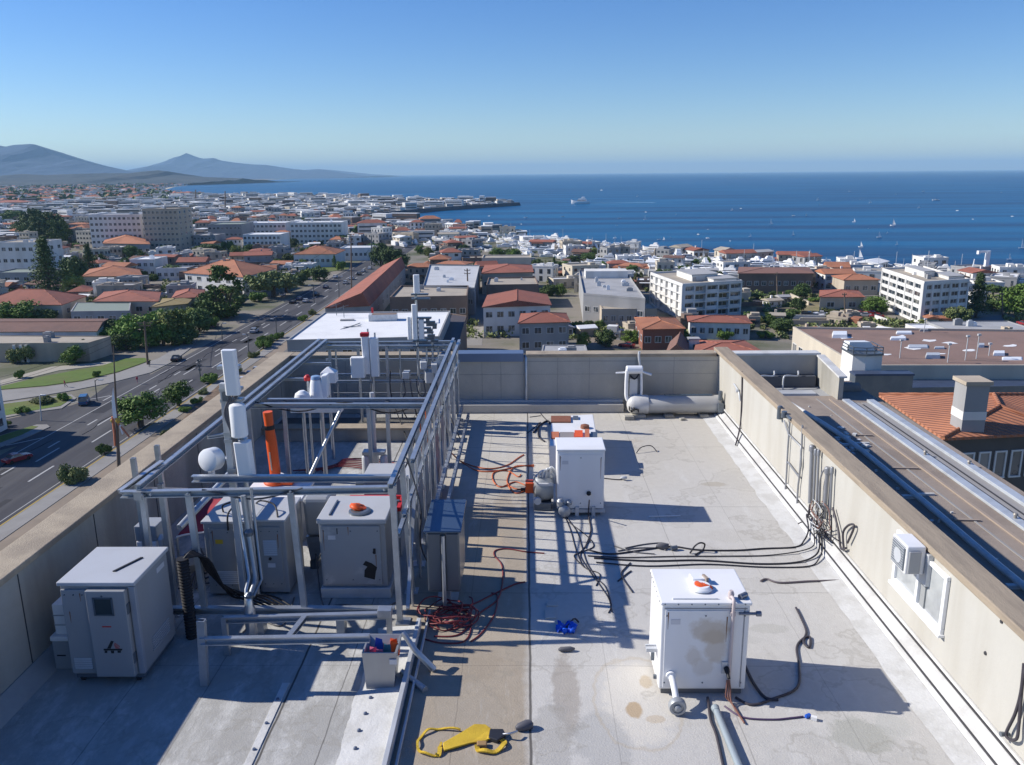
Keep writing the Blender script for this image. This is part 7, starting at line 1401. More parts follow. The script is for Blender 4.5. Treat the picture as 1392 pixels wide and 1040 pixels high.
tree('round', 1189, 426, 36, 'round tree left of the white corner apartments', 26); tree('conifer', 1326, 432, 36, 'dark tall tree against the right side of the white corner apartments', 52); tree('spread', 1300, 444, 32, 'sparse olive tree before the right front of the white corner apartments', 30); tree('round2', 1382, 428, 48, 'large green tree at the right edge above the car park', 44); tree('dark', 1404, 424, 40, None, 40); tree('spread2', 1350, 402, 24, None, 16)
for a_ in ((30, 562, 20, 8, 'bush'), (86, 545, 14, 10, 'bush'), (60, 548, 30, 8, 'bush2'), (10, 580, 12, 8, 'bush'), (132, 512, 10, 8, 'bush'), (100, 494, 30, 26, 'round2'), (72, 488, 26, 22, 'yellow'), (32, 492, 30, 22, 'bush2'), (116, 486, 20, 22, 'conifer'), (140, 478, 20, 18, 'bush'), (27, 514, 12, 10, 'bush'), (285, 520, 26, 12, 'bush'), (318, 508, 24, 10, 'bush2'), (360, 470, 20, 14, 'bush'), (372, 464, 14, 10, 'bush'), (258, 458, 22, 10, 'bush2'), (252, 560, 18, 8, 'bush')):
    tree(a_[4], a_[0], a_[1], a_[2], None, a_[3])
for a_ in ((330, 400, 36, 24, 'dark'), (344, 396, 40, 28, 'round'), (352, 410, 26, 14, 'bush'), (322, 414, 28, 18, 'bush2'), (408, 388, 24, 22, 'dark'), (416, 380, 18, 16, 'yellow'), (172, 476, 36, 30, 'dark'), (222, 470, 40, 34, 'round2'), (252, 468, 36, 26, 'dark'), (258, 440, 34, 24, 'yellow'), (286, 446, 24, 16, 'bush'), (146, 470, 34, 26, 'round'), (358, 474, 22, 12, 'bush'), (366, 468, 18, 12, 'bush2'), (380, 460, 16, 9, 'bush'), (345, 486, 16, 9, 'bush2'), (268, 548, 18, 8, 'bush'), (276, 536, 16, 8, 'bush2'), (228, 592, 20, 9, 'bush2'), (212, 612, 16, 8, 'bush'), (412, 436, 14, 8, 'bush'), (424, 428, 12, 8, 'bush2')):
    tree(a_[4], a_[0], a_[1], a_[2], None, a_[3])
# ------------------------------------------------------------------ poles, banner, wires
wood = M('pole_wood', (.16, .12, .09), .9, var=.2); steel_d = M('pole_steel', (.12, .13, .14), .5, .4)
def pole(name, label, cat, u, vb, ut, vt, w_, arms=(), lamp=None, mat=wood):
    p = GP(u, vb); k = (p-CAM).length/F; tp = WY(ut, vt, p.y); t = thing(name, label, cat, p)
    MB().tube([p, tp], w_*k/2, 8, r1=w_*k*.36).build('pole', mat, t)
    for (dv, len_) in arms:
        c_ = p.lerp(tp, 1-dv); MB().bar(c_-V((len_*k, 0, 0)), c_+V((len_*k, .3, 0)), .22, .22).box(c_+V((-len_*k, -.08, .1)), c_+V((-len_*k+.16, .08, .4))).box(c_+V((len_*k-.16, .2, .1)), c_+V((len_*k, .4, .4))).build('crossarm', mat, t)
    if lamp:
        q = tp+V((lamp*k, 0, .1)); MB().tube([tp-V((0, 0, .2)), tp+V((lamp*k*.4, 0, .25)), q], .09, 6).build('arm', mat, t); MB().box(q+V((-.5, -.2, -.1)), q+V((.5, .2, .12))).build('lamp_head', zinc, t, .04)
    return t, tp
_, w1 = pole('utility_pole', 'wooden utility pole with crossarms on the pavement across the boulevard', 'pole', 201, 496, 196, 437, 3.0, ((.04, 9), (.1, 7)))
_, w2 = pole('utility_pole', 'tall thin utility pole left of the red gable roof building', 'pole', 478, 400, 477, 319, 2.0, ((.03, 3), (.12, 3)))
_, w3 = pole('utility_pole', 'utility pole at the left of the curving pavement', 'pole', 135, 498, 131, 430, 2.2, ((.05, 5),)) if False else (0, WY(131, 470, 150))
pole('street_lamp', 'slim street lamp at the island where the side road joins', 'street lamp', 132, 545, 129, 517, 1.4, (), 7, steel_d); pole('street_lamp', 'small lamp post standing on the traffic island', 'street lamp', 56, 572, 54, 538, 1.6, (), 4, zinc)
pole('traffic_signal', 'dark traffic signal post at the near kerb of the boulevard', 'signal', 273, 519, 270, 488, 1.8, ((.1, 2), (.3, 2), (.5, 1.5)), None, steel_d)
for k, (u, vb, vt, nm) in enumerate(((376, 458, 434, 'lamp post at the near kerb left of the broad white roof'), (302, 462, 440, 'thin lamp post on the far pavement below the spreading tree'), (427, 412, 388, 'lamp post by the kerb near the red gable roof building'), (461, 405, 376, 'lamp post close to the left eave of the red gable roof building'), (338, 478, 455, 'lamp post beside the antenna stack on the near kerb'), (308, 430, 392, 'thin lamp post beside the tall leafy tree'))):
    pole('street_lamp', nm, 'street lamp', u, vb, u-1, vt, 1.3, (), 4 if k % 2 else -5, steel_d)
pole('utility_pole', 'utility pole at the lane beside the square grey roof', 'pole', 637, 415, 635, 365, 2.4, ((.05, 4), (.14, 4)))
pole('utility_pole', 'utility pole on the dry slope left of the white corner apartments', 'pole', 1149, 442, 1148, 398, 2, ((.06, 3),)); pole('utility_pole', 'utility pole beside the brown columned hall', 'pole', 1057, 412, 1056, 370, 2, ((.06, 3),)); pole('utility_pole', 'utility pole in the car park at the right', 'pole', 1363, 432, 1362, 398, 2, ((.06, 3),)); pole('utility_pole', 'bare pole in the yard before the long grey hall', 'pole', 825, 414, 824, 394, 1.6, ()); 
for u, vb, vt, nm in ((266, 276, 258, 'tall factory chimney in the distance above the beige tower'), (306, 290, 260, 'thin mast in the distance right of the factory chimney'), (476, 272, 262, 'white lighthouse on the peninsula'), (394, 268, 260, 'slim mast at the neck of the peninsula'), (505, 360, 320, 'tall floodlight mast at the end of the boulevard')):
    pole('distant_mast', nm, 'mast', u, vb, u, vt, 2.0 if 'chimney' in nm or 'light' in nm else 1.2, (), None, wall_b if 'chimney' in nm else (ant_w if 'house' in nm else steel_d))
# banner pole by the kerb
pb = GP(162, 642); k = (pb-CAM).length/F; tp = WY(154, 470, pb.y)
t = thing('banner_pole', 'tall leaning pole with white banner and orange streamers at the kerb', 'pole', pb)
MB().tube([pb, pb.lerp(tp, .5), tp], 2.4*k, 8, r1=.5*k).build('pole', wood, t)
f1, f2, f3, f4 = WY(155, 526, pb.y), WY(160, 567, pb.y), WY(155, 568, pb.y), WY(153, 545, pb.y)
MB().prism([(0, 0), (1, 0), (0, 1)], 0, 1) if False else None
mb = MB(); off = V((0, -.25, 0)); qs = [f1, f2, f3, f4]; mb.hexa([q+off for q in qs], [q+off*1.3 for q in qs]); mb.build('banner', ant_w, t, fixn=True)
mb = MB(); mb.tube([WY(153, 566, pb.y), WY(156, 590, pb.y), WY(157, 606, pb.y)], 1.6*k, 7); mb.tube([WY(160, 576, pb.y), WY(168, 584, pb.y), WY(176, 594, pb.y)], 1.2*k, 7); mb.build('streamer', M('faded_orange', (.50, .17, .09), .6), t)
mb = MB().lathe(WY(160, 572, pb.y), (0, 0, 1), [(-3*k, 1.5*k), (0, 3*k), (3*k, 2*k), (4*k, .5*k)], 9).lathe(WY(152, 572, pb.y), (0, 0, 1), [(-2*k, 1*k), (1*k, 2*k), (2*k, .5*k)], 9); mb.build('bunting', M('kerb_yellow', (.48, .33, .06)), t)
mb = MB().tube([WY(163, 578, pb.y), WY(167, 590, pb.y)], 1.3*k, 6); mb.build('white_streamer', ant_w, t)
def wire(name, label, a, b, sag, r=.03):
    pts = [a.lerp(b, i/14)-V((0, 0, sag*4*(i/14)*(1-i/14))) for i in range(15)]
    tag(MB().tube(pts, r, 5).build(name, black, origin=a), label, 'wire')
wire('overhead_wire', 'overhead wire sagging from the wooden pole across the lawn to the left', w1, WY(-30, 520, w1.y-40), 1.5); wire('overhead_wire', 'lower overhead wire from the wooden pole towards the left edge', w1-V((0, 0, 1)), WY(-30, 528, w1.y-40), 1.8); wire('overhead_wire', 'overhead wire running from the wooden pole along the boulevard to the trees', w1, WY(330, 385, 330), 3, .05); wire('overhead_wire', 'overhead wire from the thin tall pole towards the spreading tree', w2, WY(330, 384, 330), 3, .05)
# ------------------------------------------------------------------ cars
tyre = M('tyre', (.02, .02, .02), .9); paints = {}
def paint(nm, c): return M('car_paint_'+nm, c, .25, .1, var=.02, spec=.6)
def car(label, u, v, heading, nm, col, van=False, xy=None, s=1.0, full=True, group=None):
    p = GP(u, v) if xy is None else V((*xy, G)); p.z = G+.035; R = Matrix.Rotation(heading, 3, 'Z'); t = thing('parked_car' if group else 'car', label, 'car', p, group)
    T = lambda x, y, z: p+R@V((x*s, y*s, z*s)); L, w_ = 2.15, .88
    hb, ht = (.95, 1.95) if van else (.86, 1.42)
    mb = MB(); sec = [(-L, .45, .8), (-L*.98, .3, .9), (-L*.5, .25, .96), (L*.5, .25, .94), (L*.97, .3, .78), (L, .42, .68)]
    rings = []
    for y, z0, z1 in sec: k = .92 if abs(y) > L*.9 else 1; rings.append([T(-w_*k, y, z0), T(w_*k, y, z0), T(w_*k, y, z1*.92), T(w_*k*.86, y, z1), T(-w_*k*.86, y, z1), T(-w_*k, y, z1*.92)])
    mb.add([q for g_ in rings for q in g_], [tuple(range(5, -1, -1)), tuple(range(30, 36))]+[(i*6+j, i*6+(j+1) % 6, (i+1)*6+(j+1) % 6, (i+1)*6+j) for i in range(5) for j in range(6)])
    y0, y1, y2, y3 = (-2.0, -1.9, .75, 1.35) if van else (-1.55, -1.0, .15, .85)
    mb.hexa([T(-.72, y1, ht-.06), T(.72, y1, ht-.06), T(.72, y2, ht-.06), T(-.72, y2, ht-.06)], [T(-.68, y1+.05, ht), T(.68, y1+.05, ht), T(.68, y2-.05, ht), T(-.68, y2-.05, ht)])
    mb.build('body', paint(nm, col), t, fixn=True)
    MB().hexa([T(-.82, y0, hb-.02), T(.82, y0, hb-.02), T(.82, y3, hb-.02), T(-.82, y3, hb-.02)], [T(-.70, y1, ht-.062), T(.70, y1, ht-.062), T(.70, y2, ht-.062), T(-.70, y2, ht-.062)]).build('windows', glass, t, fixn=True)
    if full:
        for x in (-.80, .80):
            for y in (-1.35, 1.35): MB().lathe(T(x-.1, y, .31), R@V((1, 0, 0)), [(0, .26*s), (.03*s, .32*s), (.17*s, .32*s), (.2*s, .26*s)], 12).build('wheel', tyre, t)
            MB().hexa([T(x*.85-.14, L-.04, .56), T(x*.85+.14, L-.04, .56), T(x*.85+.14, L+.015, .56), T(x*.85-.14, L+.015, .56)], [T(x*.85-.14, L-.06, .68), T(x*.85+.14, L-.06, .68), T(x*.85+.14, L+.01, .66), T(x*.85-.14, L+.01, .66)]).build('headlight', ant_w, t, fixn=True)
            MB().hexa([T(x*.9-.1, -L-.012, .6), T(x*.9+.1, -L-.012, .6), T(x*.9+.1, -L+.06, .6), T(x*.9-.1, -L+.06, .6)], [T(x*.9-.1, -L-.008, .76), T(x*.9+.1, -L-.008, .76), T(x*.9+.1, -L+.06, .76), T(x*.9-.1, -L+.06, .76)]).build('tail_light', red, t, fixn=True)
    FOOT.append((p.x, p.y, 2.5)); return t
car('blue van waiting where the side road meets the boulevard', 115, 549, .35, 'blue', (.05, .12, .24), True)
car('red car at the left edge in the shadow on the boulevard', 24, 627, -.5, 'red', (.30, .035, .04)); car('dark blue car parked at the far kerb under the trees', 291, 445, .0, 'navy', (.02, .03, .09)); car('dark car crossing the tree shadow on the boulevard', 240, 490, .1, 'black', (.02, .022, .03))
car('white car low in the shadow near the left kerb', 38, 604, 3.14, 'white', (.65, .65, .65)) if False else None
for k, (u, v, nm, c) in enumerate(((398, 412, 'black', (.02, .022, .03)), (408, 408, 'navy', (.02, .03, .09)), (416, 411, 'silver', (.4, .41, .43)), (430, 402, 'black', (.02, .022, .03)), (443, 392, 'navy', (.02, .03, .09)), (470, 386, 'silver', (.4, .41, .43)), (488, 374, 'black', (.02, .022, .03)), (503, 366, 'white', (.65, .65, .65)), (384, 402, 'white', (.65, .65, .65)), (456, 378, 'white', (.65, .65, .65)), (346, 452, 'silver', (.4, .41, .43)), (478, 380, 'white', (.65, .65, .65)), (494, 370, 'silver', (.4, .41, .43)))):
    DEFER.append((car('', u, v, .0, nm, c), nm+' car on the far stretch of the boulevard', u, v))
for k in range(16):
    u = 1298+k*11.5+random.uniform(-2, 2); v = 446-k*.6+random.uniform(-1, 1)+(k % 2)*9; nm, c = random.choice((('white', (.65, .65, .65)), ('silver', (.4, .41, .43)), ('black', (.02, .022, .03)), ('navy', (.02, .03, .09)), ('red', (.30, .035, .04))))
    if u < 1400: DEFER.append((car('', u, v, random.choice((0, .1)), nm, c, group='cars in the right car park'), nm+' car in the car park beside the white corner apartments', u, v))
for k in range(12):
    u = 1098+k*8.5; v = 428+random.uniform(-1, 2)+(k % 2)*3; nm, c = random.choice((('white', (.65, .65, .65)), ('silver', (.4, .41, .43)), ('red', (.30, .035, .04)), ('black', (.02, .022, .03))))
    DEFER.append((car('', u, v, 1.3, nm, c, group='cars parked below the dry slope'), nm+' car parked below the dry slope', u, v))
for k, (u, v) in enumerate(((332, 520), (341, 512), (350, 506), (338, 525), (12, 482), (852, 472), (770, 448), (1286, 452))):
    nm, c = (('white', (.65, .65, .65)), ('navy', (.02, .03, .09)), ('silver', (.4, .41, .43)), ('black', (.02, .022, .03)), ('silver', (.4, .41, .43)), ('red', (.30, .035, .04)), ('white', (.65, .65, .65)), ('black', (.02, .022, .03)))[k]
    DEFER.append((car('', u, v, .1 if k < 4 else 1.2, nm, c), nm+(' car parked on the service lane below our parapet' if k < 4 else ' car parked among the houses'), u, v))
# ------------------------------------------------------------------ people
skin = M('skin_tone', (.42, .26, .18), .6)
def person(label, u, v, cloth, trousers, heading, stride=.25, lean=0.0):
    p = GP(u, v); p.z = G+.145; R = Matrix.Rotation(heading, 3, 'Z'); T = lambda x, y, z: V((x, y+lean*z, z))
    J = [(T(0, 0, .93), .15), (T(0, 0, 1.2), .155), (T(0, .0, 1.42), .13), (T(0, .02, 1.52), .055), (T(0, .03, 1.62), .085), (T(0, .02, 1.73), .07),
         (T(.10, 0, .86), .09), (T(.11, stride*.5, .48), .065), (T(.11, stride*.35, .08), .045), (T(.11, stride*.35+.16, .04), .04), (T(-.10, 0, .86), .09), (T(-.11, -stride*.3, .48), .065), (T(-.11, -stride*.8, .10), .045), (T(-.11, -stride*.8+.15, .04), .04),
         (T(.20, 0, 1.40), .06), (T(.25, -.06, 1.12), .045), (T(.24, .10, .90), .035), (T(.24, .15, .82), .035), (T(-.20, 0, 1.40), .06), (T(-.25, -.02, 1.12), .045), (T(-.24, .14, .92), .035), (T(-.24, .19, .84), .035)]
    E_ = [(0, 1), (1, 2), (2, 3), (3, 4), (4, 5), (0, 6), (6, 7), (7, 8), (8, 9), (0, 10), (10, 11), (11, 12), (12, 13), (2, 14), (14, 15), (15, 16), (16, 17), (2, 18), (18, 19), (19, 20), (20, 21)]
    me = bpy.data.meshes.new('tmp'); me.from_pydata([R@j[0] for j in J], E_, []); o = bpy.data.objects.new('tmp', me); C.objects.link(o); o.modifiers.new('s', 'SKIN'); o.modifiers.new('u', 'SUBSURF').levels = 1
    for i, sv in enumerate(me.skin_vertices[0].data): sv.radius = (J[i][1],)*2; sv.use_root = i == 0
    dg = bpy.context.evaluated_depsgraph_get(); m2_ = bpy.data.meshes.new_from_object(o.evaluated_get(dg)); bpy.data.objects.remove(o); m2_.name = 'person'
    for mt in (skin, cloth, trousers, M('hair_dark', (.03, .02, .015), .7)): m2_.materials.append(mt)
    for f in m2_.polygons:
        c_ = f.center; f.use_smooth = True; f.material_index = 3 if c_.z > 1.69 else (0 if c_.z > 1.49 or (c_.z < .88 and math.hypot(c_.x, c_.y) > .19 and c_.z > .78) else (1 if c_.z > .92 else 2))
    o = bpy.data.objects.new('person', m2_); C.objects.link(o); o.location = p; return tag(o, label, 'person')
person('person in dark clothes standing at the foot of the wooden utility pole', 203.5, 499.5, M('cloth_dark', (.04, .04, .05), .9), M('cloth_dark', (.04, .04, .05), .9), .5)
person('person in a red top with pale trousers walking on the curving pavement', 187, 524, M('cloth_red', (.45, .05, .09), .9), M('cloth_pale', (.5, .45, .45), .9), 1.2) if False else person('person in a red top walking on the curving pavement', 187, 522, M('cloth_red', (.45, .05, .09), .9), M('cloth_pale', (.4, .2, .22), .9), 1.2)
person('person in a red jacket stepping off the pavement by the side road', 90, 527, M('cloth_red', (.45, .05, .09), .9), M('cloth_dark', (.04, .04, .05), .9), 1.9, .5, .15)
# ------------------------------------------------------------------ boats
hull_m = M('boat_hull_white', (.78, .78, .77), .35, var=.04, perobj=.15); sail_m = M('sail_cloth', (.82, .81, .78), .8); deckm = M('boat_deck', (.50, .47, .42), .7)
def boat(name, label, p, L, heading, kind, group=None, z=None):
    p = V((p.x, p.y, (G-1.6 if z is None else z))); R = Matrix.Rotation(heading, 3, 'Z'); t = thing(name, label, 'boat', p, group); T = lambda x, y, zz: p+R@V((x, y, zz)); w_ = L*.14
    mb = MB(); secs = [(-.5, .8, .0), (-.2, 1, 0), (.15, .95, .0), (.38, .55, .03), (.5, .04, .09)]; rg = []
    for y, k, s in secs: rg.append([T(-w_*k, y*L, L*(.13+s)), T(-w_*k*.65, y*L*.97, -.1), T(w_*k*.65, y*L*.97, -.1), T(w_*k, y*L, L*(.13+s))])
    mb.add([q for g_ in rg for q in g_], [(0, 1, 2, 3), (19, 18, 17, 16)]+[(i*4+j, i*4+(j+1) % 4, (i+1)*4+(j+1) % 4, (i+1)*4+j) for i in range(4) for j in range(4)]); mb.build('hull', hull_m, t, fixn=True)
    if kind == 'sail':
        MB().tube([T(0, .08*L, L*.12), T(0, .06*L, L*1.25)], L*.014, 6).build('mast', zinc, t)
        mb = MB(); mb.hexa([T(0, .04*L, L*.22), T(.02*L, -.42*L, L*.24), T(.05*L, -.38*L, L*.28), T(.02*L, .03*L, L*.26)], [T(0, .045*L, L*1.18), T(.01*L, .03*L, L*1.18), T(.012*L, .03*L, L*1.2), T(.005*L, .045*L, L*1.2)]); mb.build('sail', sail_m, t, fixn=True)
    else:
        k = 1.6 if kind == 'yacht' else 1
        MB().hexa([T(-w_*.7, -.32*L, L*.125), T(w_*.7, -.32*L, L*.125), T(w_*.6, .2*L, L*.125), T(-w_*.6, .2*L, L*.125)], [T(-w_*.6, -.3*L, L*.125+.09*L*k), T(w_*.6, -.3*L, L*.125+.09*L*k), T(w_*.5, .1*L, L*.125+.09*L*k), T(-w_*.5, .1*L, L*.125+.09*L*k)]).build('cabin', hull_m, t, fixn=True)
        MB().hexa([T(-w_*.71, -.28*L, L*.16), T(w_*.71, -.28*L, L*.16), T(w_*.6, .18*L, L*.16), T(-w_*.6, .18*L, L*.16)], [T(-w_*.65, -.27*L, L*.19), T(w_*.65, -.27*L, L*.19), T(w_*.56, .15*L, L*.19), T(-w_*.56, .15*L, L*.19)]).build('windows', glass, t, fixn=True)
        if kind == 'yacht': MB().hexa([T(-w_*.5, -.25*L, L*.27), T(w_*.5, -.25*L, L*.27), T(w_*.45, -.02*L, L*.27), T(-w_*.45, -.02*L, L*.27)], [T(-w_*.45, -.22*L, L*.36), T(w_*.45, -.22*L, L*.36), T(w_*.35, -.08*L, L*.36), T(-w_*.35, -.08*L, L*.36)]).build('upper_deck', hull_m, t, fixn=True)
        if kind == 'mast': MB().tube([T(0, .05*L, L*.12), T(0, .05*L, L*.75)], L*.009, 5).build('mast', zinc, t)
    return t
def shore_v(u):
    for (u1, v1), (u0, v0) in zip(SHORE, SHORE[1:]):
        if u0 <= u <= u1: return v0+(v1-v0)*(u-u0)/(u1-u0)
    return 300
S = lambda u, v: W(u, v, G-1.6)
q = S(789, 277); k = (q-CAM).length/F; boat('motor_yacht', 'big white motor yacht cruising in mid bay, trailing a wake', q, 25*k, 1.45, 'yacht')
a, b = S(802, 276.3), S(890, 275.3); d = (b-a).normalized(); nn = V((-d.y, d.x, 0)); mb = MB(); kk = 40
mb.add([a+d*(b-a).length*i/kk+s*nn*(3+i*.2)+V((0, 0, .12)) for i in range(kk+1) for s in (-1, 1)], [(2*i, 2*i+1, 2*i+3, 2*i+2) for i in range(kk)]); struct('wake', mb, M('foam', (.14, .28, .42), .8, var=.3, scale=.08), 'thin foam wake behind the yacht')
for u, v, wpx, kind, lb in ((1048, 305, 6, 'sail', 'small sailboat with warm coloured sail left of the open bay centre'), (877, 299, 5, 'sail', 'lone sailboat in the bay between yacht and shore'), (1078, 320, 5, 'sail', 'small sailboat nearer the shore right of the red roofed kiosk'), (1020, 322, 4, 'sail', 'tiny sailboat close to shore above the balcony apartments'), (962, 324, 5, 'motor', 'small motor boat close to the shore right of the yacht'), (896, 326, 5, 'motor', 'small motor boat close to shore below the lone sailboat'), (836, 324, 5, 'motor', 'small motor boat near the pier'), (1161, 302, 4, 'sail', 'tiny sailboat in the open bay'), (1195, 323, 6, 'sail', 'sailboat in the bay above the white corner apartments'), (1214, 307, 7, 'sail', 'tall sailed boat right of the open bay centre'), (1168, 352, 10, 'sail', 'largest sailboat near the beach with a tall white sail'), (1170, 336, 6, 'sail', 'small sailboat just beyond the largest sailboat'), (1272, 273, 9, 'motor', 'pale ferry far out at the right'), (1249, 283, 3, 'sail', 'speck of a sailboat left below the far ferry'), (1183, 276, 3, 'sail', 'speck of a sailboat far out in the right half'), (1219, 333, 4, 'sail', 'tiny sailboat above the corner apartments, close inshore'), (1372, 353, 6, 'sail', 'small sailboat near the right edge inshore'), (1389, 338, 9, 'sail', 'sailboat cut by the right edge'), (995, 286, 3, 'sail', 'speck of a sailboat mid bay'), (1094, 348, 8, 'motor', 'low motor boat beside the beach'), (715, 296, 5, 'motor', 'motor boat inside the bay below the breakwater tip'), (765, 295, 5, 'motor', 'motor boat in the bay below the yacht'), (842, 297, 4, 'motor', 'faint motor boat left of the lone sailboat'), (665, 294, 4, 'motor', 'faint motor boat under the breakwater')):
    q = S(u, v); k = (q-CAM).length/F; boat('sailing_boat' if kind == 'sail' else 'motor_boat', lb, q, wpx*k*1.0, random.uniform(.9, 2.2), kind)
random.seed(63)
for k in range(34):                          # small craft scattered over the bay
    u = random.uniform(700, 1390); v = random.uniform(258, 345)
    if v > shore_v(u)-4: continue
    q = S(u, v); k_ = (q-CAM).length/F; kd = random.choice(('motor', 'motor', 'sail')); o = boat('sailing_boat' if kd == 'sail' else 'motor_boat', '', q, random.uniform(2.0, 4.2)*k_, random.uniform(.6, 2.4), kd, 'small craft in the bay')
    DEFER.append((o, ('tiny white sailboat' if kd == 'sail' else 'tiny white motor boat')+' out in the bay', u, v))
# laid up boats along the waterfront
protos = {}
BO = []; SHED = []
random.seed(31)
def free(x, y, r):
    return all((x-a)**2+(y-b)**2 > (r+c)**2 for a, b, c in FOOT)
tries = 0
while len(BO) < 240 and tries < 14000:
    tries += 1
    u = random.uniform(540, 1250) if random.random() < .72 else random.uniform(1000, 1400); v = shore_v(u)+2.5+random.random()**1.3*(30 if u < 1000 else 14)
    p = GP(u, v); k = (p-CAM).length/F; L = random.uniform(7.5, 13)
    if not inland(p.x, p.y) or not free(p.x, p.y, L*.22): continue
    FOOT.append((p.x, p.y, L*.22)); kd = random.choice(('motor', 'motor', 'motor', 'mast', 'yacht')); hd = random.gauss(1.2, .6)
    if kd not in protos: o = boat('laid_up_boat', '', p, 16, 0, kd, z=G+.6); protos[kd] = o; o.rotation_euler = (0, 0, 0)
    else: o = dup(protos[kd], (p.x, p.y, G+.6), hd, L/16)
    o['group'] = 'boats laid up along the waterfront'; BO.append(o)
    if len(BO) % 4 == 0:                     # low sheds and kiosks between the boats
        for _ in range(12):
            u2 = random.uniform(480, 1400); v2 = shore_v(u2)+2.5+random.random()**1.1*(26 if u2 < 1000 else 12); p2 = GP(u2, v2); w2, d2, h2 = random.uniform(7, 16), random.uniform(6, 10), random.uniform(3, 6.5)
            if inland(p2.x, p2.y) and free(p2.x, p2.y, max(w2, d2)*.4):
                FOOT.append((p2.x, p2.y, max(w2, d2)*.4)); SHED.append((p2.x, p2.y, w2, d2, h2, u2, v2)); break
    DEFER.append((o, {'motor': 'white motor boat', 'yacht': 'white cabin yacht', 'mast': 'white masted boat'}[kd]+' laid up on the waterfront', u, v))
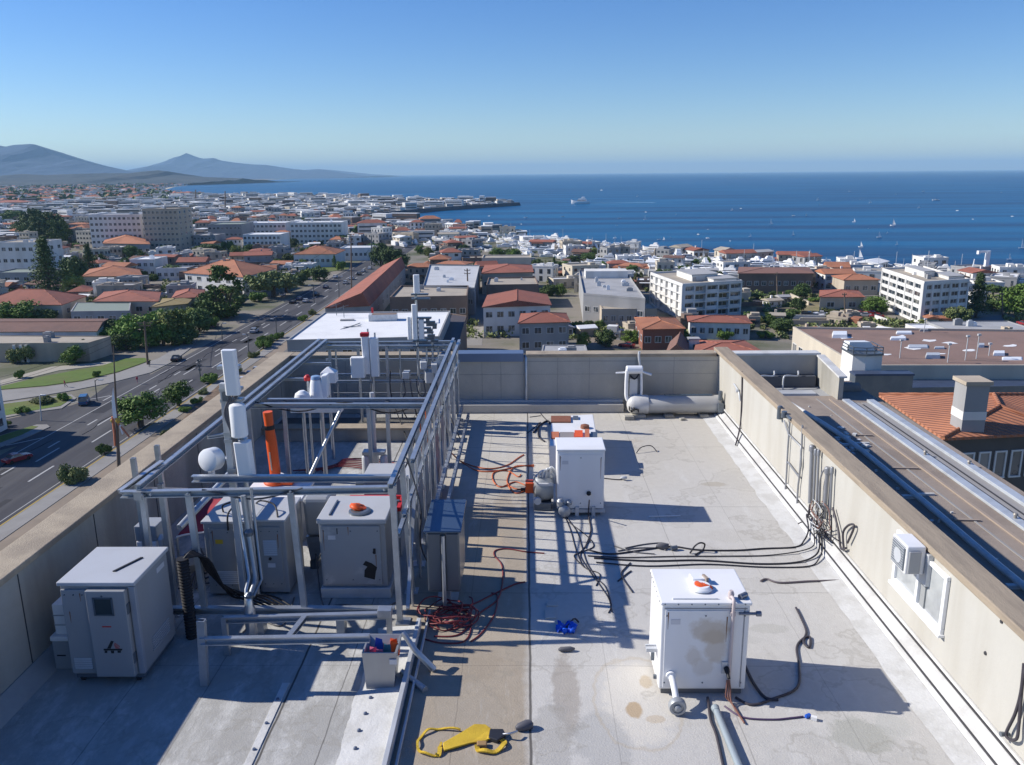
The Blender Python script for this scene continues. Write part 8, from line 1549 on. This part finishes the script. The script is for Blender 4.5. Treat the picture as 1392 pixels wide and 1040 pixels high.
# ------------------------------------------------------------------ the rest of the town: every house its own object
LAND = [(o, o['label']) for o in bpy.data.objects if o.parent is None and o.get('px') is not None]
WALLS = (('white', wall_w), ('cream', wall_c), ('tan', wall_t), ('grey', wall_g), ('brown', wall_b), ('white', wall_w)); ROOFS = (('orange', tile_o), ('red', tile_r), ('white', rf_w), ('grey', rf_g), ('tan', rf_t), ('brown', tile_b))
random.seed(77)
def house_mesh(mb, cx, cy, rz, w_, d_, h_, roof, rise, floors, near, z0=G):
    R = Matrix.Rotation(rz, 3, 'Z'); T = lambda x, y, z: V((cx, cy, z0))+R@V((x, y, z)); a, b = w_/2, d_/2
    mb.hexa([T(-a, -b, 0), T(a, -b, 0), T(a, b, 0), T(-a, b, 0)], [T(-a, -b, h_), T(a, -b, h_), T(a, b, h_), T(-a, b, h_)], 0)
    if roof == 'flat':
        for (x0, x1, y0, y1) in ((-a-.1, a+.1, -b-.1, -b+.35), (-a-.1, a+.1, b-.35, b+.1), (-a-.1, -a+.35, -b+.352, b-.352), (a-.35, a+.1, -b+.352, b-.352)): mb.hexa([T(x0, y0, h_+.002), T(x1, y0, h_+.002), T(x1, y1, h_+.002), T(x0, y1, h_+.002)], [T(x0, y0, h_+.6), T(x1, y0, h_+.6), T(x1, y1, h_+.6), T(x0, y1, h_+.6)], 0)
        mb.hexa([T(-a+.36, -b+.36, h_+.003), T(a-.36, -b+.36, h_+.003), T(a-.36, b-.36, h_+.003), T(-a+.36, b-.36, h_+.003)], [T(-a+.36, -b+.36, h_+.1), T(a-.36, -b+.36, h_+.1), T(a-.36, b-.36, h_+.1), T(-a+.36, b-.36, h_+.1)], 1)
        for k in range(random.randint(1, 3)):
            x, y, s = random.uniform(-a*.6, a*.6), random.uniform(-b*.6, b*.6), random.uniform(.5, 1.4); mb.hexa([T(x-s, y-s, h_+.101), T(x+s, y-s, h_+.101), T(x+s, y+s, h_+.101), T(x-s, y+s, h_+.101)], [T(x-s, y-s, h_+s*1.2), T(x+s, y-s, h_+s*1.2), T(x+s, y+s, h_+s*1.2), T(x-s, y+s, h_+s*1.2)], 0)
    else:
        o = .5; s = min(b, a)*.9 if roof == 'hip' else -.0; lo = [T(-a-o, -b-o, h_), T(a+o, -b-o, h_), T(a+o, b+o, h_), T(-a-o, b+o, h_)]; up_ = [p+V((0, 0, .2)) for p in lo]
        r0, r1 = (T(-a-o+s, 0, h_+rise), T(a+o-s, 0, h_+rise)) if w_ >= d_ else (T(0, -b-o+s, h_+rise), T(0, b+o-s, h_+rise)); L_ = w_ >= d_
        fs = [(3, 2, 1, 0)]+[(i, (i+1) % 4, 4+(i+1) % 4, 4+i) for i in range(4)]+([(4, 5, 9, 8), (6, 7, 8, 9), (7, 4, 8), (5, 6, 9)] if L_ else [(5, 6, 9, 8), (7, 4, 8, 9), (4, 5, 8), (6, 7, 9)])
        mb.add(lo+up_+[r0, r1], fs, 1)
    if near:
        ww = random.choice((.4, .55, .7, .9)); za, zb = random.choice(((.32, .78), (.25, .75), (.38, .8), (.1, .76))); nc = max(2, int(w_/random.choice((2.4, 3.0, 3.8)))); nd = max(2, int(d_/random.choice((3.0, 3.8)))); fh = h_/floors
        if random.random() < .35: mb.hexa([T(-a*.8, -b-.9, fh*.82), T(a*.2, -b-.9, fh*.82), T(a*.2, -b-.01, fh*.86), T(-a*.8, -b-.01, fh*.86)], [T(-a*.8, -b-.9, fh*.86), T(a*.2, -b-.9, fh*.86), T(a*.2, -b-.01, fh*.92), T(-a*.8, -b-.01, fh*.92)], 1)
        if floors > 1 and random.random() < .4:
            for j in range(1, floors): mb.hexa([T(-a*.9, -b-1.0, fh*j-.1), T(a*.9, -b-1.0, fh*j-.1), T(a*.9, -b-.01, fh*j-.1), T(-a*.9, -b-.01, fh*j-.1)], [T(-a*.9, -b-1.0, fh*j+.7), T(a*.9, -b-1.0, fh*j+.7), T(a*.9, -b-.01, fh*j+.05), T(-a*.9, -b-.01, fh*j+.05)], 0)
        if roof != 'flat' and random.random() < .6: cx_ = random.uniform(-a*.5, a*.5); mb.hexa([T(cx_-.35, .3, h_), T(cx_+.35, .3, h_), T(cx_+.35, .9, h_), T(cx_-.35, .9, h_)], [T(cx_-.35, .3, h_+rise+.8), T(cx_+.35, .3, h_+rise+.8), T(cx_+.35, .9, h_+rise+.8), T(cx_-.35, .9, h_+rise+.8)], 0)
        if random.random() < .45: s0 = random.choice((-1, 1)); e0 = random.uniform(2, 4); mb.hexa([T(s0*(a+e0/2)-e0/2, -b*.5, 0), T(s0*(a+e0/2)+e0/2, -b*.5, 0), T(s0*(a+e0/2)+e0/2, b*.8, 0), T(s0*(a+e0/2)-e0/2, b*.8, 0)], [T(s0*(a+e0/2)-e0/2, -b*.5, 2.6), T(s0*(a+e0/2)+e0/2, -b*.5, 2.6), T(s0*(a+e0/2)+e0/2, b*.8, 2.9), T(s0*(a+e0/2)-e0/2, b*.8, 2.9)], 1)
        for j in range(floors):
            for i in range(nc):
                x = -a+w_*(i+.5)/nc; mb.hexa([T(x-ww, -b-.05, fh*(j+za)), T(x+ww, -b-.05, fh*(j+za)), T(x+ww, -b-.002, fh*(j+za)), T(x-ww, -b-.002, fh*(j+za))], [T(x-ww, -b-.05, fh*(j+zb)), T(x+ww, -b-.05, fh*(j+zb)), T(x+ww, -b-.002, fh*(j+zb)), T(x-ww, -b-.002, fh*(j+zb))], 2)
            for i in range(nd):
                y = -b+d_*(i+.5)/nd
                for s, e in ((-a-.05, -a-.002), (a+.002, a+.05)): mb.hexa([T(s, y-ww, fh*(j+za)), T(e, y-ww, fh*(j+za)), T(e, y+ww, fh*(j+za)), T(s, y+ww, fh*(j+za))], [T(s, y-ww, fh*(j+zb)), T(e, y-ww, fh*(j+zb)), T(e, y+ww, fh*(j+zb)), T(s, y+ww, fh*(j+zb))], 2)
def ok_site(x, y, r, u, v):
    if not inland(x, y) or XE-8-r < x < XK+17+r and y < 545: return False
    if y < 95 and x > 20: return False
    return free(x, y, r)
HOUSES = []; tries = 0
for x, y, w_, d_, h_, u, v in SHED:
    wn_, wm_ = random.choice((WALLS[0], WALLS[0], WALLS[1], WALLS[3], WALLS[2])); rn, rm = random.choice((ROOFS[2], ROOFS[2], ROOFS[3], ROOFS[4], ROOFS[1], ROOFS[5])); roof = 'gable' if rn in ('red', 'brown') or random.random() < .3 else 'flat'
    mb = MB(); house_mesh(mb, x, y, random.gauss(.1, .4), w_, d_, h_, roof, random.uniform(.8, 1.6), 1 if h_ < 4.6 else 2, True); o = mb.build('waterfront_shed', [wm_, rm, glass], origin=(x, y, G)); o['category'] = 'shed'; o['group'] = 'waterfront sheds'
    DEFER.append((o, wn_+' waterfront shed with '+rn+' '+roof+' roof', u, v))
while len(HOUSES) < 285 and tries < 40000:
    tries += 1
    q_ = random.random()
    if q_ < .55: u, v = random.uniform(-20, 560), random.uniform(272, 420)**1.0
    elif q_ < .82: u, v = random.uniform(520, 1400), random.uniform(305, 400)
    else: u, v = random.uniform(-20, 700), random.uniform(272, 330)
    if v < shore_v(u)+2 and u > 456: continue
    p = GP(u, v); k = (p-CAM).length/F; far_ = p.y > 520
    if p.y > 1000: continue
    w_, d_ = random.uniform(7, 13.5), random.uniform(6.5, 11)
    if far_ and random.random() < .3: w_ *= 1.9
    floors = random.choice((1, 1, 2, 2, 2)) if not far_ else random.choice((1, 2, 2, 3)); h_ = floors*2.9+.4; r_ = max(w_, d_)*.52
    if not ok_site(p.x, p.y, r_, u, v): continue
    FOOT.append((p.x, p.y, r_)); left = u < 620; roof = random.choice(('hip', 'gable', 'flat', 'flat', 'flat') if not far_ else ('hip', 'flat', 'flat', 'flat', 'flat')); wn_, wm_ = random.choice(WALLS)
    rn, rm = random.choice(ROOFS[:2] if roof != 'flat' else ROOFS[2:5])
    if random.random() < .12 and roof != 'flat': rn, rm = ROOFS[5]
    rz_ = random.gauss(.0, .22); rs_ = random.uniform(1.1, 2.1); mb = MB(); house_mesh(mb, p.x, p.y, rz_, w_, d_, h_, roof, rs_, floors, True)
    if random.random() < .6:                  # a lower wing to one side
        sg = random.choice((-1, 1)); ww_, dd_ = w_*random.uniform(.3, .5), d_*random.uniform(.5, .8); off = Matrix.Rotation(rz_, 3, 'Z')@V((sg*(w_*.5+ww_*.45), random.uniform(-.3, .1)*d_, 0)); house_mesh(mb, p.x+off.x, p.y+off.y, rz_+.004, ww_, dd_, max(2.7, h_*random.uniform(.5, .75)), random.choice(('hip', 'flat', 'flat')) if roof != 'flat' else 'flat', rs_*.6, max(1, floors-1), True)
    o = mb.build('town_house', [wm_, rm, glass], origin=(p.x, p.y, G), fixn=False); o['category'] = 'house'; HOUSES.append(o); o['group'] = 'town houses'
    DEFER.append((o, ('small ' if w_ < 12 else 'long ' if w_ > 20 else '')+wn_+' '+('one storey', 'two storey', 'three storey', 'four storey')[floors-1]+' house with '+rn+' '+('hip' if roof == 'hip' else 'gable' if roof == 'gable' else 'flat')+' roof', *pix((p.x, p.y, G+h_))))
# sheds and carports in the yards
n_ = 0; tries = 0
while n_ < 110 and tries < 9000:
    tries += 1
    u, v = (random.uniform(-10, 600), random.uniform(312, 430)) if random.random() < .6 else (random.uniform(600, 1395), random.uniform(345, 462))
    if v < shore_v(u)+8 and u > 456: continue
    p = GP(u, v); w_, d_, h_ = random.uniform(3, 6.5), random.uniform(2.5, 5), random.uniform(2.1, 3.2)
    if not ok_site(p.x, p.y, w_*.42, u, v): continue
    FOOT.append((p.x, p.y, w_*.42)); wn_, wm_ = random.choice(WALLS); rn, rm = random.choice(ROOFS); mb = MB(); house_mesh(mb, p.x, p.y, random.gauss(0, .3), w_, d_, h_, random.choice(('flat', 'gable')), .8, 1, random.random() < .5)
    o = mb.build('garden_shed', [wm_, rm, glass], origin=(p.x, p.y, G)); o['category'] = 'shed'; o['group'] = 'garden sheds'; n_ += 1; DEFER.append((o, 'small '+wn_+' garden shed with '+rn+' roof', u, v))
# trees between the houses
n_ = 0; tries = 0
while n_ < 170 and tries < 12000:
    tries += 1
    u, v = (random.uniform(-10, 560), random.uniform(300, 425)) if random.random() < .62 else (random.uniform(560, 1395), random.uniform(345, 440))
    if v < shore_v(u)+12 and u > 456: continue
    p = GP(u, v); wm = random.uniform(3.5, 7.5)
    if not ok_site(p.x, p.y, wm*.4, u, v): continue
    k = (p-CAM).length/F; tree(random.choice(('round', 'round2', 'dark', 'dark', 'spread', 'spread2', 'yellow', 'bush', 'bush2', 'dark')), u, v, wm/k, None); n_ += 1
# garden walls
n_ = 0; tries = 0
while n_ < 40 and tries < 4000:
    tries += 1
    u, v = (random.uniform(0, 380), random.uniform(340, 440)) if random.random() < .5 else (random.uniform(640, 1300), random.uniform(375, 460)); p = GP(u, v); L = random.uniform(7, 20); a = random.choice((0, 1.57))+random.gauss(0, .1)
    if not ok_site(p.x, p.y, 2.0, u, v): continue
    mb = MB(); d = V((math.cos(a), math.sin(a), 0))*L/2; mb.bar(V((p.x, p.y, G+.7))-d, V((p.x, p.y, G+.7))+d, .3, 1.4); mb.bar(V((p.x, p.y, G+1.45))-d, V((p.x, p.y, G+1.45))+d, .42, .1); wn_, wm_ = random.choice(WALLS)
    o = mb.build('garden_wall', wm_, origin=(p.x, p.y, G)); o['category'] = 'wall'; o['group'] = 'garden walls'; n_ += 1; DEFER.append((o, wn_+' garden wall', u, v))
# peninsula and far town: past counting, one mass
random.seed(5)
mb = MB(); cnt = 0; cell = {}
for i in range(160000):
    if cnt > 9500: break
    x = random.uniform(-2600, 250); y = random.uniform(560, 4800)
    if random.random() > (1200/max(y, 500))**.5: continue
    u, v = pix((x, y, G))
    if not (-40 < u < 720) or not inland(x, y): continue
    if y < 1000 and not ok_site(x, y, 5, u, v): continue
    key = (int(x//13), int(y//13))
    if key in cell: continue
    cell[key] = 1; cnt += 1; big = random.random()
    w_, d_, h_ = random.uniform(6, 13)*(2.2 if big > .9 else 1), random.uniform(6, 11), random.choice((3.5, 4, 6, 7))*(1.5 if big > .9 else 1)
    rz = random.gauss(.1, .3); mi = random.choice((0, 0, 0, 1, 2, 3, 4)); R = Matrix.Rotation(rz, 3, 'Z'); T = lambda a, b, c: V((x, y, G))+R@V((a, b, c)); a, b = w_/2, d_/2
    mb.hexa([T(-a, -b, 0), T(a, -b, 0), T(a, b, 0), T(-a, b, 0)], [T(-a, -b, h_), T(a, -b, h_), T(a, b, h_), T(-a, b, h_)], mi)
    ri = random.choice((5, 6, 7, 8, 8, 7, 8, 7)) if not (x > -750 and y > 820) else random.choice((7, 8, 7))
    if ri in (5, 6): mb.add([T(-a-.4, -b-.4, h_+.01), T(a+.4, -b-.4, h_+.01), T(a+.4, b+.4, h_+.01), T(-a-.4, b+.4, h_+.01), T(-a*.4, 0, h_+2.4), T(a*.4, 0, h_+2.4)], [(0, 1, 5, 4), (2, 3, 4, 5), (3, 0, 4), (1, 2, 5)], ri)
    else: mb.hexa([T(-a-.1, -b-.1, h_+.01), T(a+.1, -b-.1, h_+.01), T(a+.1, b+.1, h_+.01), T(-a-.1, b+.1, h_+.01)], [T(-a-.1, -b-.1, h_+.5), T(a+.1, -b-.1, h_+.5), T(a+.1, b+.1, h_+.5), T(-a-.1, b+.1, h_+.5)], ri)
    if y < 1500:
        for j in range(int(h_//3)): mb.hexa([T(-a*.9, -b-.06, 1.2+3*j), T(a*.9, -b-.06, 1.2+3*j), T(a*.9, -b-.002, 1.2+3*j), T(-a*.9, -b-.002, 1.2+3*j)], [T(-a*.9, -b-.06, 2.4+3*j), T(a*.9, -b-.06, 2.4+3*j), T(a*.9, -b-.002, 2.4+3*j), T(-a*.9, -b-.002, 2.4+3*j)], 9)
tag(mb.build('distant_town', [wall_w, wall_c, wall_t, wall_g, wall_b, tile_o, tile_r, rf_w, rf_g, M('far_window', (.08, .09, .10), .4)]), 'far mass of pale town buildings round the bay', None, None, 'stuff')
# dark belts of trees in the far town
mb = MB(); vs = []; fs = []; rr = random.Random(6)
for i in range(900):
    x, y = rr.uniform(-2400, 0), rr.uniform(600, 4200); u, v = pix((x, y, G))
    if not (-40 < u < 520) or not inland(x, y) or (x > -620 and y > 820): continue
    s_ = rr.uniform(2.5, 5)*(1 if y < 1400 else 1.7)
    for j in range(rr.randint(2, 5)):
        cx, cy = x+rr.gauss(0, s_*1.6), y+rr.gauss(0, s_)
        for q in range(26):
            d = V((rr.gauss(0, 1), rr.gauss(0, 1), rr.gauss(0, .8))).normalized()*s_*rr.uniform(.5, 1); c_ = V((cx, cy, G+s_*.9))+d; a = V((rr.uniform(-1, 1), rr.uniform(-1, 1), rr.uniform(-1, 1))).normalized(); b = a.orthogonal().normalized(); w_ = s_*.34; k = len(vs); vs += [c_-a*w_-b*w_, c_+a*w_-b*w_*.6, c_+a*w_*.8+b*w_, c_-a*w_*.7+b*w_*.8]; fs.append((k, k+1, k+2, k+3))
mb.add(vs, fs); tag(mb.build('distant_trees', lf2), 'dark belts of far trees between the town buildings', None, None, 'stuff')
# hedges and shrubs nobody could count, between the houses
mb = MB(); vs = []; fs = []; rr = random.Random(16); n_ = 0
while n_ < 900:
    u, v = (rr.uniform(-10, 600), rr.uniform(318, 440)) if rr.random() < .6 else (rr.uniform(600, 1395), rr.uniform(340, 462))
    if u > 456 and v < shore_v(u)+8: n_ += .05; continue
    p = GP(u, v)
    if not ok_site(p.x, p.y, 1.0, u, v): n_ += .05; continue
    n_ += 1; L = rr.uniform(.5, 5); a = rr.choice((0, 1.57))+rr.gauss(0, .2); s_ = rr.uniform(.6, 1.3)
    for q in range(int(22+L*16)):
        t_ = rr.uniform(-L, L); c_ = V((p.x+math.cos(a)*t_+rr.gauss(0, s_*.4), p.y+math.sin(a)*t_+rr.gauss(0, s_*.4), G+s_*rr.uniform(.15, 1.5))); d = V((rr.uniform(-1, 1), rr.uniform(-1, 1), rr.uniform(-.2, 1))).normalized(); b = d.orthogonal().normalized(); c2 = d.cross(b); w_ = rr.uniform(.2, .42); k = len(vs); vs += [c_-b*w_-c2*w_, c_+b*w_-c2*w_*.6, c_+b*w_*.8+c2*w_, c_-b*w_*.7+c2*w_*.8]; fs.append((k, k+1, k+2, k+3))
mb.add(vs, fs); tag(mb.build('shrubbery', lf4), 'low shrubs and hedges growing between the town houses', None, None, 'stuff')
# the white cluster at the end of the breakwater and the long sheds of the peninsula, as buildings of their own
for k, (u, v, wpx, hpx, nm) in enumerate(((648, 279, 5, 8, 'slim white hotel tower, first of the cluster on the breakwater'), (655, 278.6, 6, 11, 'tallest white hotel tower on the breakwater'), (662, 278.2, 6, 8, 'white hotel block right of the tallest breakwater tower'), (609, 281, 7, 9, 'white stepped block left of the breakwater hotels'), (617, 280.6, 7, 7, 'lower white block beside the stepped block on the peninsula'), (530, 283, 14, 9, 'brownish long block in the middle of the peninsula'), (500, 287, 26, 6, 'long grey quay shed with white roof on the peninsula'), (560, 284, 24, 5, 'long white quay shed towards the breakwater'), (580, 281, 16, 5, 'low white terminal on the breakwater'), (475, 290, 22, 6, 'grey quay warehouse at the root of the breakwater'), (635, 280, 12, 4, 'low white pavilion before the breakwater hotels'), (452, 292, 24, 7, 'white warehouse at the inner corner of the bay'), (566, 276, 4, 9, 'small white church tower on the seaward side of the peninsula'))):
    p = GP(u, v); kk = (p-CAM).length/F; w_, h_ = wpx*kk, hpx*kk; t = thing('harbour_building', nm, 'building', p)
    MB().box((p.x-w_/2, p.y, G), (p.x+w_/2, p.y+14, G+h_)).build('wall', wall_b if 'brownish' in nm else wall_g if 'grey' in nm else wall_w, t); MB().box((p.x-w_/2-.4, p.y-.4, G+h_+.01), (p.x+w_/2+.4, p.y+14.4, G+h_+.8)).build('roof', rf_w, t)
    mb = MB()
    for j in range(max(1, int(h_/3.6))): mb.box((p.x-w_*.44, p.y-.12, G+1.4+3.6*j), (p.x+w_*.44, p.y-.01, G+2.9+3.6*j))
    mb.build('window_band', glass, t)
# ------------------------------------------------------------------ labels that single each thing out
def short(lb):
    for w_ in (' with ', ' of ', ' in ', ' at ', ' behind ', ' beside ', ' above ', ' just ', ' before ', ' right ', ' left ', ' along ', ' between ', ' close ', ' nearest ', ' beyond ', ' by ', ' below ', ' standing ', ' among ', ' but ', ' rising '):
        i = lb.find(w_)
        if i > 12: lb = lb[:i]
    return ' '.join(lb.split()[:6])
MARK = {}
for o, lb in LAND: MARK.setdefault(short(lb), []).append(tuple(o['px']))
MARK = [(k, v[0]) for k, v in MARK.items() if len(v) == 1]
groups = {}
for o, base, u, v in DEFER:
    nm, (mu, mv) = min(MARK, key=lambda m: math.hypot((m[1][0]-u), (m[1][1]-v)*2.2)); rel = ('right of' if u > mu else 'left of') if abs(u-mu) > 1.2*abs(v-mv)*2.2 else ('below' if v > mv else 'beyond')
    groups.setdefault((base, rel, nm), []).append((u, v, o))
for (base, rel, nm), lst in groups.items():
    lst.sort(key=lambda q: (q[0], q[1])); n = len(lst)
    for i, (u, v, o) in enumerate(lst):
        pre = '' if n == 1 else (('left one: ', 'right one: ')[i] if n == 2 else ('leftmost: ' if i == 0 else 'rightmost: ' if i == n-1 else ('middle one: ' if n == 3 else ('second from left: ', 'third from left: ', 'fourth from left: ', 'fifth from left: ', 'sixth from left: ', 'seventh from left: ')[min(i-1, 5)])))
        ws = (pre+base+' '+rel+' the '+nm).split(); o['label'] = ' '.join(ws[:16])
for o in bpy.data.objects:
    if 'px' in o: del o['px']
